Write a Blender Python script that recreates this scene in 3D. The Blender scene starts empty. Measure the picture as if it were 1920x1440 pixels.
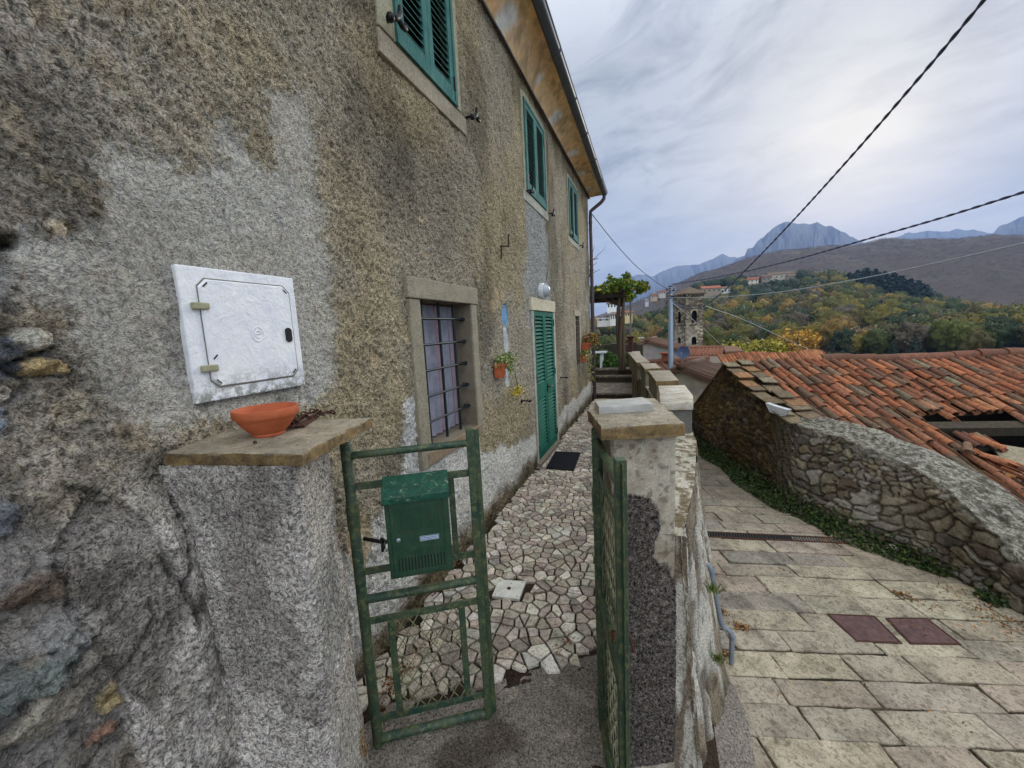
import bpy, math, random
import numpy as np
from mathutils import Vector, Matrix
R = math.radians
random.seed(7)
RNG = np.random.default_rng(11)
SC = bpy.context.scene
COL = SC.collection

# ------------------------------------------------------------------ camera
CAM = np.array([1.39, 0.0, 1.70])
_dn = np.array([280, 5497, 746.0]); _dn /= np.linalg.norm(_dn)
_vp = np.array([272, -113, 746.0]); _vp -= _dn * _vp.dot(_dn); _vp /= np.linalg.norm(_vp)
_up = -_dn
MC = np.stack([np.cross(_vp, _up), _vp, _up])          # camera (right, down, forward) -> world
cd = bpy.data.cameras.new('camera'); cam = bpy.data.objects.new('camera', cd); COL.objects.link(cam)
cd.sensor_width = 36; cd.lens = 746 / 1920 * 36; cd.clip_start = 0.05; cd.clip_end = 20000
mw = Matrix.Identity(4)
for i in range(3):
    mw[i][0] = MC[i][0]; mw[i][1] = -MC[i][1]; mw[i][2] = -MC[i][2]; mw[i][3] = CAM[i]
cam.matrix_world = mw
SC.camera = cam


def ray(px, py): return MC @ np.array([px - 960, py - 720, 746.0])
def onX(px, py, x=0): d = ray(px, py); return CAM + (x - CAM[0]) / d[0] * d
def onY(px, py, y): d = ray(px, py); return CAM + (y - CAM[1]) / d[1] * d
def onZ(px, py, z=0): d = ray(px, py); return CAM + (z - CAM[2]) / d[2] * d
def azel(px, py):
    d = ray(px, py); return math.atan2(d[0], d[1]), math.atan2(d[2], math.hypot(d[0], d[1]))


def L3(r, g, b):
    f = lambda c: (c / 12.92 if c <= .04045 else ((c + .055) / 1.055) ** 2.4)
    return (f(r / 255), f(g / 255), f(b / 255))

# ------------------------------------------------------------------ view
SC.view_settings.view_transform = 'Standard'; SC.view_settings.look = 'None'
SC.view_settings.exposure = 0.42; SC.view_settings.gamma = 1
SC.render.engine = 'CYCLES'


# ------------------------------------------------------------------ node helper
class NT:
    def __init__(s, nt): s.nt = nt
    def node(s, t, ins=None, **kw):
        n = s.nt.nodes.new(t)
        for k, v in kw.items(): setattr(n, k, v)
        for k, v in (ins or {}).items():
            i = n.inputs[k]
            if isinstance(v, bpy.types.NodeSocket): s.nt.links.new(v, i)
            else:
                if hasattr(i.default_value, '__len__') and len(i.default_value) == 4 and len(v) == 3: v = (*v, 1)
                i.default_value = v
        return n
    def co(s, k='Object'): return s.node('ShaderNodeTexCoord').outputs[k]
    def map(s, v, scale=(1, 1, 1), rot=(0, 0, 0), loc=(0, 0, 0)):
        return s.node('ShaderNodeMapping', {'Vector': v, 'Scale': scale, 'Rotation': rot, 'Location': loc}).outputs[0]
    def noise(s, v, scale, detail=4, rough=.55, dist=0, out=0):
        return s.node('ShaderNodeTexNoise', {'Vector': v, 'Scale': scale, 'Detail': detail, 'Roughness': rough, 'Distortion': dist}).outputs[out]
    def vor(s, v, scale, feature='F1', out=0, rnd=1):
        n = s.node('ShaderNodeTexVoronoi', feature=feature)
        s.nt.links.new(v, n.inputs['Vector']); n.inputs['Scale'].default_value = scale; n.inputs['Randomness'].default_value = rnd
        return n.outputs[out]
    def ramp(s, f, stops, interp='LINEAR'):
        n = s.node('ShaderNodeValToRGB', {'Fac': f}); cr = n.color_ramp; cr.interpolation = interp
        while len(cr.elements) < len(stops): cr.elements.new(.5)
        for e, (p, c) in zip(cr.elements, stops):
            e.position = p; e.color = (c, c, c, 1) if isinstance(c, (int, float)) else (*c[:3], 1)
        return n.outputs[0]
    def mix(s, f, a, b, mode='MIX'):
        n = s.node('ShaderNodeMix', data_type='RGBA', blend_type=mode)
        for i, v in ((0, f), (6, a), (7, b)):
            if isinstance(v, bpy.types.NodeSocket): s.nt.links.new(v, n.inputs[i])
            elif i == 0: n.inputs[0].default_value = v
            else: n.inputs[i].default_value = (v, v, v, 1) if isinstance(v, (int, float)) else (*v[:3], 1)
        return n.outputs[2]
    def math(s, op, a, b=0.0, c=0.0, clamp=False):
        n = s.node('ShaderNodeMath', operation=op, use_clamp=clamp)
        for i, v in enumerate((a, b, c)):
            if isinstance(v, bpy.types.NodeSocket): s.nt.links.new(v, n.inputs[i])
            else: n.inputs[i].default_value = v
        return n.outputs[0]
    def attr(s, name, out=0): return s.node('ShaderNodeAttribute', attribute_name=name).outputs[out]
    def bump(s, h, strength=.5, dist=.01, normal=None):
        ins = {'Height': h, 'Strength': strength, 'Distance': dist}
        if normal: ins['Normal'] = normal
        return s.node('ShaderNodeBump', ins).outputs[0]
    def sep(s, v): return s.node('ShaderNodeSeparateXYZ', {0: v}).outputs


def material(name, fn, rough=.85, metal=0.0, spec=.3):
    m = bpy.data.materials.new(name); m.use_nodes = True
    nt = m.node_tree; nt.nodes.clear()
    n = NT(nt)
    p = n.node('ShaderNodeBsdfPrincipled'); o = n.node('ShaderNodeOutputMaterial')
    nt.links.new(p.outputs[0], o.inputs[0])
    p.inputs['Roughness'].default_value = rough; p.inputs['Metallic'].default_value = metal
    p.inputs['Specular IOR Level'].default_value = spec
    r = fn(n)
    c, nrm = (r if isinstance(r, tuple) and len(r) == 2 and (r[1] is None or isinstance(r[1], bpy.types.NodeSocket)) else (r, None))
    if isinstance(c, bpy.types.NodeSocket): nt.links.new(c, p.inputs['Base Color'])
    else: p.inputs['Base Color'].default_value = (*c[:3], 1)
    if nrm is not None: nt.links.new(nrm, p.inputs['Normal'])
    m['p'] = 1
    return m


# ------------------------------------------------------------------ world + sun
SUN_AZ, SUN_EL = azel(1590, 268)
w = bpy.data.worlds.new('World'); SC.world = w; w.use_nodes = True
wn = NT(w.node_tree); w.node_tree.nodes.clear()
sky = wn.node('ShaderNodeTexSky', sky_type='NISHITA'); sky.sun_disc = False
sky.sun_elevation = SUN_EL; sky.sun_rotation = SUN_AZ; sky.dust_density = 3; sky.air_density = 1.2
gv = wn.co('Generated')
gz = wn.sep(gv)[2]
sd = (math.sin(SUN_AZ) * math.cos(SUN_EL), math.cos(SUN_AZ) * math.cos(SUN_EL), math.sin(SUN_EL))
# cloud deck: project direction on a plane overhead so that streaks get finer towards the horizon
zc = wn.math('ADD', wn.math('MAXIMUM', gz, 0.0), .16)
xy = wn.node('ShaderNodeVectorMath', {0: gv, 1: wn.node('ShaderNodeCombineXYZ', {0: zc, 1: zc, 2: 1.0}).outputs[0]}, operation='DIVIDE').outputs[0]
xy = wn.map(xy, (1, 1, .0), (0, 0, R(35)))
n1 = wn.noise(wn.map(xy, (1.0, 1.25, 1)), 1.6, 8, .6, .3)
n2 = wn.noise(wn.map(xy, (1.1, 1.6, 1), loc=(4.4, 1.7, 0)), 2.4, 9, .64, .5)
elev = wn.ramp(gz, [(0.0, L3(150, 168, 196)), (.09, L3(160, 175, 197)), (.2, L3(176, 186, 199)), (.36, L3(190, 197, 205)), (.55, L3(204, 208, 212)), (1, L3(225, 227, 230))])
lightc = wn.mix(wn.ramp(n1, [(.36, 0.0), (.66, .85)]), elev, L3(216, 221, 224))
dark = wn.math('MULTIPLY', wn.ramp(n2, [(.47, 0.0), (.66, .85)]), wn.ramp(gz, [(.13, 0.0), (.3, 1.0)]))
lightc = wn.mix(dark, lightc, L3(148, 156, 166))
dotn = wn.node('ShaderNodeVectorMath', {0: gv, 1: sd}, operation='DOT_PRODUCT').outputs['Value']
gn = wn.math('MULTIPLY', wn.math('SUBTRACT', n1, .5), .022)
gl = wn.ramp(wn.math('ADD', dotn, gn), [(.95, 0.0), (.984, .14), (.996, .45), (1.0, .8)])
lightc = wn.mix(gl, lightc, L3(244, 244, 232))
# overcast dome brighter overhead (CIE overcast sky); brightness behind the viewer is added fill
boost = wn.ramp(gz, [(.42, 1.0), (.72, 1.0)])
bz = wn.math('ADD', 1.0, wn.math('MULTIPLY', wn.ramp(gz, [(.5, 0.0), (.9, 1.0)]), 2.0))
back = wn.ramp(wn.math('ADD', wn.math('MULTIPLY', wn.node('ShaderNodeVectorMath', {0: gv, 1: (.5, -.8, .3)}, operation='DOT_PRODUCT').outputs['Value'], .5), .5), [(.5, 0.0), (1.0, 1.0)])
bz = wn.math('ADD', bz, wn.math('MULTIPLY', back, 2.4))
cl = wn.node('ShaderNodeVectorMath', {0: lightc, 'Scale': wn.math('MULTIPLY', bz, 7.4)}, operation='SCALE').outputs[0]
skc = wn.mix(.94, sky.outputs[0], cl)
bg = wn.node('ShaderNodeBackground', {'Color': skc, 'Strength': .1})
wo = wn.node('ShaderNodeOutputWorld', {'Surface': bg.outputs[0]})

sl = bpy.data.lights.new('sun', 'SUN'); sl.energy = 1.7; sl.angle = R(12); sl.color = (1, .96, .88)
so = bpy.data.objects.new('sun', sl); COL.objects.link(so)
so.rotation_euler = Vector(sd).to_track_quat('Z', 'Y').to_euler()


# ------------------------------------------------------------------ numpy noise
def _h(ix, iy, iz, s):
    n = (ix.astype(np.int64) * 374761393 + iy.astype(np.int64) * 668265263 + iz.astype(np.int64) * 2147483647 + s * 974634777) & 0x7fffffff
    n = ((n ^ (n >> 13)) * 1274126177) & 0x7fffffff
    n = ((n ^ (n >> 15)) * 668265263) & 0x7fffffff
    n = n ^ (n >> 14)
    return (n & 0xffff) / 65535.0
def vnoise(x, y, s=0):
    x = np.asarray(x, float); y = np.asarray(y, float)
    ix = np.floor(x); iy = np.floor(y); fx = x - ix; fy = y - iy
    fx = fx * fx * fx * (fx * (fx * 6 - 15) + 10); fy = fy * fy * fy * (fy * (fy * 6 - 15) + 10)
    z = np.zeros_like(ix)
    a = _h(ix, iy, z, s); b = _h(ix + 1, iy, z, s); c = _h(ix, iy + 1, z, s); d = _h(ix + 1, iy + 1, z, s)
    return (a * (1 - fx) + b * fx) * (1 - fy) + (c * (1 - fx) + d * fx) * fy
def fbm(x, y, o=4, s=0, g=.5):
    t = 0; a = 1; n = 0
    for i in range(o):
        t = t + a * vnoise(x * 2 ** i + 17.3 * i, y * 2 ** i - 9.1 * i, s + i); n += a; a *= g
    return t / n
def sstep(a, b, x):
    t = np.clip((x - a) / (b - a), 0, 1); return t * t * (3 - 2 * t)
def cells(x, y, s=0, jit=.8):
    ix = np.floor(x); iy = np.floor(y)
    f1 = np.full(np.shape(x), 9.0); f2 = f1.copy(); idv = np.zeros(np.shape(x)); cx = f1.copy(); cy = f1.copy()
    for dx in (-1, 0, 1):
        for dy in (-1, 0, 1):
            jx = ix + dx; jy = iy + dy; z = np.zeros_like(jx)
            px = jx + .5 + (_h(jx, jy, z, s) - .5) * jit; py = jy + .5 + (_h(jx, jy, z + 1, s) - .5) * jit
            d = np.hypot(px - x, py - y); i_ = _h(jx, jy, z + 2, s)
            m = d < f1
            f2 = np.where(m, f1, np.minimum(f2, d)); idv = np.where(m, i_, idv); cx = np.where(m, px, cx); cy = np.where(m, py, cy)
            f1 = np.where(m, d, f1)
    return f1, f2, idv, cx, cy
def sdpoly(x, y, poly):
    """negative inside"""
    p = np.array(poly); d = np.full(np.shape(x), 1e9); ins = np.zeros(np.shape(x), bool)
    for i in range(len(p)):
        a = p[i]; b = p[(i + 1) % len(p)]; e = b - a
        t = np.clip(((x - a[0]) * e[0] + (y - a[1]) * e[1]) / (e.dot(e) + 1e-12), 0, 1)
        d = np.minimum(d, np.hypot(x - a[0] - t * e[0], y - a[1] - t * e[1]))
        c = ((a[1] > y) != (b[1] > y)); q = a[0] + (y - a[1]) * e[0] / (e[1] if abs(e[1]) > 1e-12 else 1e-12)
        ins ^= c & (x < q)
    return np.where(ins, -d, d)


# ------------------------------------------------------------------ object helpers
def tag(o, label=None, cat=None, group=None, kind=None):
    if label: o['label'] = label
    if cat: o['category'] = cat
    if group: o['group'] = group
    if kind: o['kind'] = kind
    return o
def thing(name, loc, label, cat, group=None, rz=0):
    o = bpy.data.objects.new(name, None); COL.objects.link(o); o.location = loc; o.rotation_euler = (0, 0, rz)
    o.empty_display_size = .1
    return tag(o, label, cat, group)
def kids(o): return [c for c in bpy.data.objects if c.parent == o]
def copy_tree(o, parent=None, label=None, group=None):
    c = o.copy(); COL.objects.link(c); c.parent = parent
    if label: c['label'] = label
    if group: c['group'] = group
    for k in kids(o): copy_tree(k, c)
    return c
def wloc(o):
    p = Vector((0, 0, 0))
    while o is not None: p += o.location; o = o.parent
    return p
def link(me, name, parent=None, local=False):
    """mesh in world coordinates -> object under parent (unrotated parents); local=True keeps coordinates"""
    o = bpy.data.objects.new(name, me); COL.objects.link(o)
    if parent is not None:
        o.parent = parent
        if not local:
            p = wloc(parent); n = len(me.vertices); a = np.empty(n * 3); me.vertices.foreach_get('co', a)
            a = a.reshape(-1, 3) - np.array(p); me.vertices.foreach_set('co', a.ravel())
    return o
def np_mesh(name, V, F, col=None, attrs=None, mats=(), mi=None, smooth=True):
    """V (n,3); F (m,k) uniform face size; col (n,3|m,3)"""
    V = np.ascontiguousarray(V, float); F = np.ascontiguousarray(F, np.int32); me = bpy.data.meshes.new(name)
    k = F.shape[1]; me.vertices.add(len(V)); me.vertices.foreach_set('co', V.ravel())
    me.loops.add(F.size); me.loops.foreach_set('vertex_index', F.ravel())
    me.polygons.add(len(F)); me.polygons.foreach_set('loop_start', np.arange(0, F.size, k, dtype=np.int32))
    if mi is not None: me.polygons.foreach_set('material_index', np.ascontiguousarray(mi, np.int32))
    me.polygons.foreach_set('use_smooth', np.full(len(F), smooth))
    me.update(calc_edges=True)
    if col is not None:
        col = np.asarray(col, float); c4 = np.ones((len(col), 4)); c4[:, :3] = col
        if len(col) == len(V) and len(V) != len(F):
            a = me.attributes.new('Col', 'FLOAT_COLOR', 'POINT'); a.data.foreach_set('color', c4.ravel())
        else:
            a = me.attributes.new('Col', 'FLOAT_COLOR', 'CORNER'); a.data.foreach_set('color', np.repeat(c4, k, 0).ravel())
    for n, v in (attrs or {}).items():
        a = me.attributes.new(n, 'FLOAT', 'POINT'); a.data.foreach_set('value', np.ascontiguousarray(v, float).ravel())
    for m in mats: me.materials.append(m)
    return me
def gridF(n, m, keep=None):
    i = np.arange(n - 1)[:, None] * m + np.arange(m - 1)[None, :]
    F = np.stack([i, i + m, i + m + 1, i + 1], -1)
    if keep is not None: F = F[keep]
    return F.reshape(-1, 4)


class MB:
    def __init__(s): s.v = []; s.f = []; s.c = []; s.m = []
    def add(s, vs, fs, col=None, mi=0):
        o = len(s.v); s.v.extend([tuple(map(float, p)) for p in vs])
        for f in fs: s.f.append([i + o for i in f]); s.c.append(col or (1, 1, 1)); s.m.append(mi)
        return s
    def box(s, a, b, col=None, mi=0, jit=0):
        (x0, y0, z0), (x1, y1, z1) = a, b
        return s.hexa([(x0, y0, z0), (x1, y0, z0), (x1, y1, z0), (x0, y1, z0), (x0, y0, z1), (x1, y0, z1), (x1, y1, z1), (x0, y1, z1)], col, mi, jit)
    def hexa(s, v, col=None, mi=0, jit=0):
        if jit: v = [tuple(c + random.uniform(-jit, jit) for c in p) for p in v]
        return s.add(v, [(0, 3, 2, 1), (4, 5, 6, 7), (0, 1, 5, 4), (1, 2, 6, 5), (2, 3, 7, 6), (3, 0, 4, 7)], col, mi)
    def bar(s, p, q, wd, hg=None, up=(0, 0, 1), col=None, mi=0):
        p = Vector(p); q = Vector(q); d = (q - p).normalized(); hg = hg or wd
        u = Vector(up); sx = d.cross(u)
        if sx.length < 1e-4: sx = d.cross(Vector((1, 0, 0)))
        sx.normalize(); u = sx.cross(d)
        v = []
        for e in (p, q):
            for a, b in ((-1, -1), (1, -1), (1, 1), (-1, 1)): v.append(e + sx * a * wd / 2 + u * b * hg / 2)
        return s.add(v, [(0, 1, 2, 3), (7, 6, 5, 4), (0, 4, 5, 1), (1, 5, 6, 2), (2, 6, 7, 3), (3, 7, 4, 0)], col, mi)
    def tube(s, pts, r, n=8, col=None, mi=0, cap=True, closed=False):
        pts = [Vector(p) for p in pts]; rs = r if hasattr(r, '__len__') else [r] * len(pts)
        rings = []; up = Vector((0, 0, 1)); prev = None
        for i, p in enumerate(pts):
            if closed: d = pts[(i + 1) % len(pts)] - pts[i - 1]
            else: d = pts[min(i + 1, len(pts) - 1)] - pts[max(i - 1, 0)]
            d.normalize()
            sx = prev - d * prev.dot(d) if prev is not None else (d.cross(up) if abs(d.dot(up)) < .95 else d.cross(Vector((1, 0, 0))))
            sx.normalize(); prev = sx; u = sx.cross(d)
            rings.append([p + (sx * math.cos(2 * math.pi * k / n) + u * math.sin(2 * math.pi * k / n)) * rs[i] for k in range(n)])
        v = [q for g in rings for q in g]; f = []
        m = len(rings)
        for i in range(m if closed else m - 1):
            j = (i + 1) % m
            for k in range(n): f.append((i * n + k, i * n + (k + 1) % n, j * n + (k + 1) % n, j * n + k))
        if cap and not closed: f.append(tuple(range(n))[::-1]); f.append(tuple((m - 1) * n + k for k in range(n)))
        return s.add(v, f, col, mi)
    def lathe(s, prof, c=(0, 0, 0), n=32, axis='z', col=None, mi=0, rot=None):
        v = []; f = []
        for r, z in prof:
            for k in range(n):
                a = 2 * math.pi * k / n; p = Vector((r * math.cos(a), r * math.sin(a), z))
                if axis == 'x': p = Vector((z, r * math.cos(a), r * math.sin(a)))
                if rot is not None: p = rot @ p
                v.append(p + Vector(c))
        for i in range(len(prof) - 1):
            for k in range(n): f.append((i * n + k, i * n + (k + 1) % n, (i + 1) * n + (k + 1) % n, (i + 1) * n + k))
        return s.add(v, f, col, mi)
    def prism(s, poly, z0, z1, col=None, mi=0, bev=0):
        n = len(poly)
        if bev:
            c = np.mean(np.array([(p[0], p[1]) for p in poly]), 0)
            q = [(c[0] + (p[0] - c[0]) * (1 - bev), c[1] + (p[1] - c[1]) * (1 - bev)) for p in poly]
            v = [(p[0], p[1], z0) for p in poly] + [(p[0], p[1], z1 - (z1 - z0) * .3) for p in poly] + [(p[0], p[1], z1) for p in q]
            f = [tuple(range(2 * n, 3 * n))]
            for k in range(n):
                j = (k + 1) % n
                f += [(k, j, n + j, n + k), (n + k, n + j, 2 * n + j, 2 * n + k)]
        else:
            v = [(p[0], p[1], z0) for p in poly] + [(p[0], p[1], z1) for p in poly]
            f = [tuple(range(n))[::-1], tuple(range(n, 2 * n))] + [(k, (k + 1) % n, n + (k + 1) % n, n + k) for k in range(n)]
        return s.add(v, f, col, mi)
    def build(s, name, mats, parent=None, smooth=False, bevel=0, local=False, seg=2, auto=None):
        me = bpy.data.meshes.new(name); me.from_pydata(s.v, [], s.f); me.update()
        cs = []
        for f, c in zip(s.f, s.c): cs += [(*c[:3], 1)] * len(f)
        a = me.attributes.new('Col', 'FLOAT_COLOR', 'CORNER'); a.data.foreach_set('color', np.array(cs, float).ravel())
        for m in (mats if isinstance(mats, (list, tuple)) else [mats]): me.materials.append(m)
        me.polygons.foreach_set('material_index', s.m)
        if smooth:
            me.polygons.foreach_set('use_smooth', [True] * len(me.polygons))
            if auto is not None:
                try: me.set_sharp_from_angle(angle=R(auto))
                except Exception: pass
        o = link(me, name, parent, local)
        if bevel:
            b = o.modifiers.new('b', 'BEVEL'); b.width = bevel; b.segments = seg; b.limit_method = 'ANGLE'; b.angle_limit = R(35)
        return o


def jitcol(c, a=.12, h=.04):
    k = 1 + random.uniform(-a, a); return tuple(max(.003, x * k * (1 + random.uniform(-h, h))) for x in c)


def rough_slab(poly, z0, z1, step=.03, amp=.006, seed=0, skew=0):
    """stone slab with chipped edges: rings around the outline + top. poly CCW (x,y) -> V,F quads/tris as MB"""
    pts = []
    n = len(poly)
    for i in range(n):
        a = np.array(poly[i], float); b = np.array(poly[(i + 1) % n], float); k = max(1, int(np.linalg.norm(b - a) / step))
        for j in range(k): pts.append(a + (b - a) * j / k)
    P = np.array(pts); c = P.mean(0); N = len(P)
    rings = [(z0, -.5), (z0, 0), (z0 + (z1 - z0) * .3, 0), (z0 + (z1 - z0) * .72, 0), (z1 - .001, .35), (z1, 1)]
    m = MB(); V = []
    for ri, (z, ins) in enumerate(rings):
        for i, p in enumerate(P):
            d = (c - p) / np.linalg.norm(c - p)
            off = (fbm(np.array(p[0] * 28. + ri * .9), np.array(p[1] * 28. + z * 60), 3, seed) - .5) * amp * 2.2
            if ins < 0: q = c + (p - c) * .3
            else: q = p + d * (ins * .006 + off + .002)
            V.append((q[0], q[1], z + (fbm(np.array(p[0] * 30.), np.array(p[1] * 30.), 2, seed + 5 + ri) - .5) * amp * (.9 if ri in (2, 3, 4) else .3)))
    f = []
    for r in range(len(rings) - 1):
        for i in range(N): f.append((r * N + i, r * N + (i + 1) % N, (r + 1) * N + (i + 1) % N, (r + 1) * N + i))
    f.append(tuple((len(rings) - 1) * N + i for i in range(N)))
    m.add(V, f)
    return m

# ------------------------------------------------------------------ materials
def m_grain(name, scale=1.0, contrast=(.35, 1.45), bumpd=.006, rough=.95, hue=(1, 1, 1), strength=.9):
    """mineral render: colour from the mesh, darkened in the pits of its own grain"""
    def fn(n):
        co = n.co(); a = n.attr('Col'); g = n.attr('grain', 2)
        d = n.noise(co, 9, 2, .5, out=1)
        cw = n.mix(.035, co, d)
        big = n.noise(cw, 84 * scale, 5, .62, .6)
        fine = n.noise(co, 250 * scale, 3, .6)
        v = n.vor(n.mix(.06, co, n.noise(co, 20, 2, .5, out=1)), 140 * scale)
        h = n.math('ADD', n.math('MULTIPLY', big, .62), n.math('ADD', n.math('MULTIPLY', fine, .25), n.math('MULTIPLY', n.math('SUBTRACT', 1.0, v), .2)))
        f = n.ramp(h, [(.43, contrast[0]), (.50, .74), (.56, 1.0), (.655, contrast[1])])  # dark pits: pit shade painted into the colour along with real dirt
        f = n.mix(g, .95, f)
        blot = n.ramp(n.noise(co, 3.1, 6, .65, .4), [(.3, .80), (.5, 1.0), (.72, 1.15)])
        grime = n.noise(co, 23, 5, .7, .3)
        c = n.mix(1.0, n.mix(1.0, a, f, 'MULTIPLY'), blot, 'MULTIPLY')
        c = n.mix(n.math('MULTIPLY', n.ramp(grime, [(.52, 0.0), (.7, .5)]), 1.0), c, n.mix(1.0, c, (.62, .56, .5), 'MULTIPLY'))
        tint = n.noise(co, 38, 3, .6, out=1)
        c = n.mix(.07, c, n.mix(1.0, c, n.mix(1.0, tint, 2.0, 'MULTIPLY'), 'MULTIPLY'))
        hh = n.math('MULTIPLY', h, n.math('ADD', n.math('MULTIPLY', g, .8), .2))
        return c, n.bump(hh, strength, bumpd * 2)
    return material(name, fn, rough, spec=.15)

M = {}
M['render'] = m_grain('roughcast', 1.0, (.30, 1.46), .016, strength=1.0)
M['render_fine'] = m_grain('fine_render', 1.4, (.3, 1.5), .008)
M['rubble'] = m_grain('rubble_stone', .7, (.45, 1.35), .006)
M['concrete'] = m_grain('old_concrete', 1.3, (.30, 1.6), .006)
def f_street(n):
    co = n.co(); a = n.attr('Col')
    st = n.noise(co, 6, 8, .7, .6); fine = n.noise(co, 120, 4, .7); pit = n.noise(co, 42, 5, .7, .8)
    c = n.mix(1.0, a, n.ramp(st, [(.33, .5), (.5, 1.0), (.68, 1.28)]), 'MULTIPLY')
    c = n.mix(n.ramp(n.noise(n.map(co, loc=(4, 4, 0)), 2.2, 6, .7, .5), [(.45, 0.0), (.68, .6)]), c, n.mix(1.0, c, (.60, .58, .56), 'MULTIPLY'))
    c = n.mix(1.0, c, n.ramp(fine, [(.3, .72), (.5, 1.0), (.7, 1.25)]), 'MULTIPLY')
    c = n.mix(n.ramp(pit, [(.50, 0.0), (.60, .75)]), c, n.mix(1.0, c, (.40, .36, .30), 'MULTIPLY'))
    h = n.math('ADD', n.math('MULTIPLY', pit, -.6), n.math('MULTIPLY', fine, .5))
    return c, n.bump(h, .55, .005)
M['street'] = material('paving_stone', f_street, .8, spec=.3)
M['mosaic'] = material('crazy_paving', f_street, .75, spec=.35)
def f_slab(n):
    co = n.co(); st = n.noise(co, 14, 7, .7, .5); fine = n.noise(co, 150, 4, .7); li = n.noise(n.map(co, loc=(3, 1, 7)), 26, 6, .75, .4)
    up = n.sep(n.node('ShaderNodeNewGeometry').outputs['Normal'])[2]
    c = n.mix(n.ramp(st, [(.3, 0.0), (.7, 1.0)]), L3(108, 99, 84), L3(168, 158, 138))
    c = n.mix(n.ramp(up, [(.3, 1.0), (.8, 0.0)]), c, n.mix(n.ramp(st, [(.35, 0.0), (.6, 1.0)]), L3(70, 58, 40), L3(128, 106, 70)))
    c = n.mix(n.ramp(li, [(.54, 0.0), (.66, .75)]), c, L3(132, 108, 66))
    c = n.mix(n.ramp(n.noise(co, 60, 4, .7), [(.56, 0.0), (.66, .7)]), c, L3(60, 52, 44))
    return n.mix(1.0, c, n.ramp(fine, [(.3, .7), (.6, 1.15)]), 'MULTIPLY'), n.bump(n.math('ADD', fine, n.math('MULTIPLY', st, .8)), .6, .004)
M['slab'] = material('weathered_stone_slab', f_slab, .85)
def f_slab2(n):
    co = n.co(); st = n.noise(co, 8, 6, .7, .5); fine = n.noise(co, 120, 4, .7)
    c = n.mix(n.ramp(st, [(.35, 0.0), (.65, 1.0)]), L3(146, 134, 112), L3(188, 184, 172))
    c = n.mix(n.ramp(n.noise(co, 30, 5, .7), [(.52, 0.0), (.66, .6)]), c, L3(98, 84, 64))
    return n.mix(1.0, c, n.ramp(fine, [(.3, .8), (.6, 1.1)]), 'MULTIPLY'), n.bump(fine, .5, .003)
M['pale_slab'] = material('pale_cap_stone', f_slab2, .75)
def f_paint(base, worn, rust, amt=.55):
    def fn(n):
        co = n.co(); s = n.noise(n.map(co, (1, 1, 1)), 9, 6, .65, .4); t = n.noise(co, 38, 7, .75, .6); u = n.noise(co, 160, 4, .7)
        c = n.mix(n.ramp(s, [(.36, 0.0), (.72, .75)]), base, worn)
        c = n.mix(n.ramp(t, [(.50, 0.0), (.60, amt)]), c, n.mix(1.0, worn, (1.35, 1.3, 1.1), 'MULTIPLY'))
        c = n.mix(n.ramp(n.noise(n.map(co, loc=(5, 5, 5)), 30, 7, .78, .6), [(.565, 0.0), (.63, .85)]), c, rust)
        c = n.mix(1.0, c, n.ramp(u, [(.3, .8), (.6, 1.12)]), 'MULTIPLY')
        return c, n.bump(n.math('ADD', t, n.math('MULTIPLY', u, .4)), .35, .0015)
    return fn
M['green'] = material('worn_green_paint', f_paint(L3(16, 52, 42), L3(84, 90, 60), L3(74, 50, 30), .8), .55, spec=.4)
M['green_box'] = material('mailbox_green_paint', f_paint(L3(12, 52, 38), L3(40, 70, 48), L3(54, 50, 32), .35), .45, spec=.45)
M['green_lid'] = material('scuffed_lid_paint', f_paint(L3(10, 54, 42), L3(24, 78, 60), L3(120, 138, 112), .8), .5)
def f_shut(n):
    co = n.co(); s = n.noise(co, 5, 5, .6); t = n.noise(n.map(co, (1, 1, .15)), 60, 5, .7)
    c = n.mix(n.ramp(s, [(.3, 0.0), (.7, 1.0)]), L3(46, 94, 90), L3(76, 122, 116))
    return n.mix(n.ramp(t, [(.5, 0.0), (.7, .35)]), c, L3(122, 160, 148)), n.bump(t, .25, .001)
M['shutter'] = material('teal_shutter_paint', f_shut, .85, spec=.1)
def f_shut2(n):
    co = n.co(); s = n.noise(co, 5, 5, .6); t = n.noise(n.map(co, (1, 1, .15)), 60, 5, .7)
    c = n.mix(n.ramp(s, [(.3, 0.0), (.7, 1.0)]), L3(14, 82, 68), L3(26, 104, 84))
    return n.mix(n.ramp(t, [(.5, 0.0), (.7, .2)]), c, L3(70, 130, 110)), n.bump(t, .25, .001)
M['door_green'] = material('door_green_paint', f_shut2, .8, spec=.15)
def flat(name, c, rough=.6, metal=0, var=.25, sc=30, bump=.2, spec=.3):
    def fn(n):
        co = n.co(); a = n.noise(co, sc, 5, .65)
        return n.mix(1.0, c, n.ramp(a, [(.25, 1 - var), (.5, 1.0), (.75, 1 + var)]), 'MULTIPLY'), n.bump(a, bump, .002)
    return material(name, fn, rough, metal, spec)
M['iron'] = flat('black_iron', (.012, .012, .014), .5, .3)
M['rust'] = flat('rusty_iron', L3(70, 44, 34), .85, 0, .5, 60, .6)
M['bars'] = flat('dark_green_iron', L3(24, 38, 42), .5, .2)
M['dark'] = flat('dark_void', (.006, .006, .008), .9)
M['gutter'] = flat('painted_gutter', L3(84, 92, 104), .4, .2, .2, 8, .1, .5)
M['pipe_brown'] = flat('brown_downpipe', L3(72, 60, 62), .45, .1, .2, 10, .1, .4)
M['pvc'] = flat('grey_pvc', L3(110, 117, 124), .5, 0, .18, 25, .1, .5)
M['metal'] = flat('galvanised_steel', L3(150, 166, 184), .4, .3, .15, 14, .1, .5)
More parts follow.
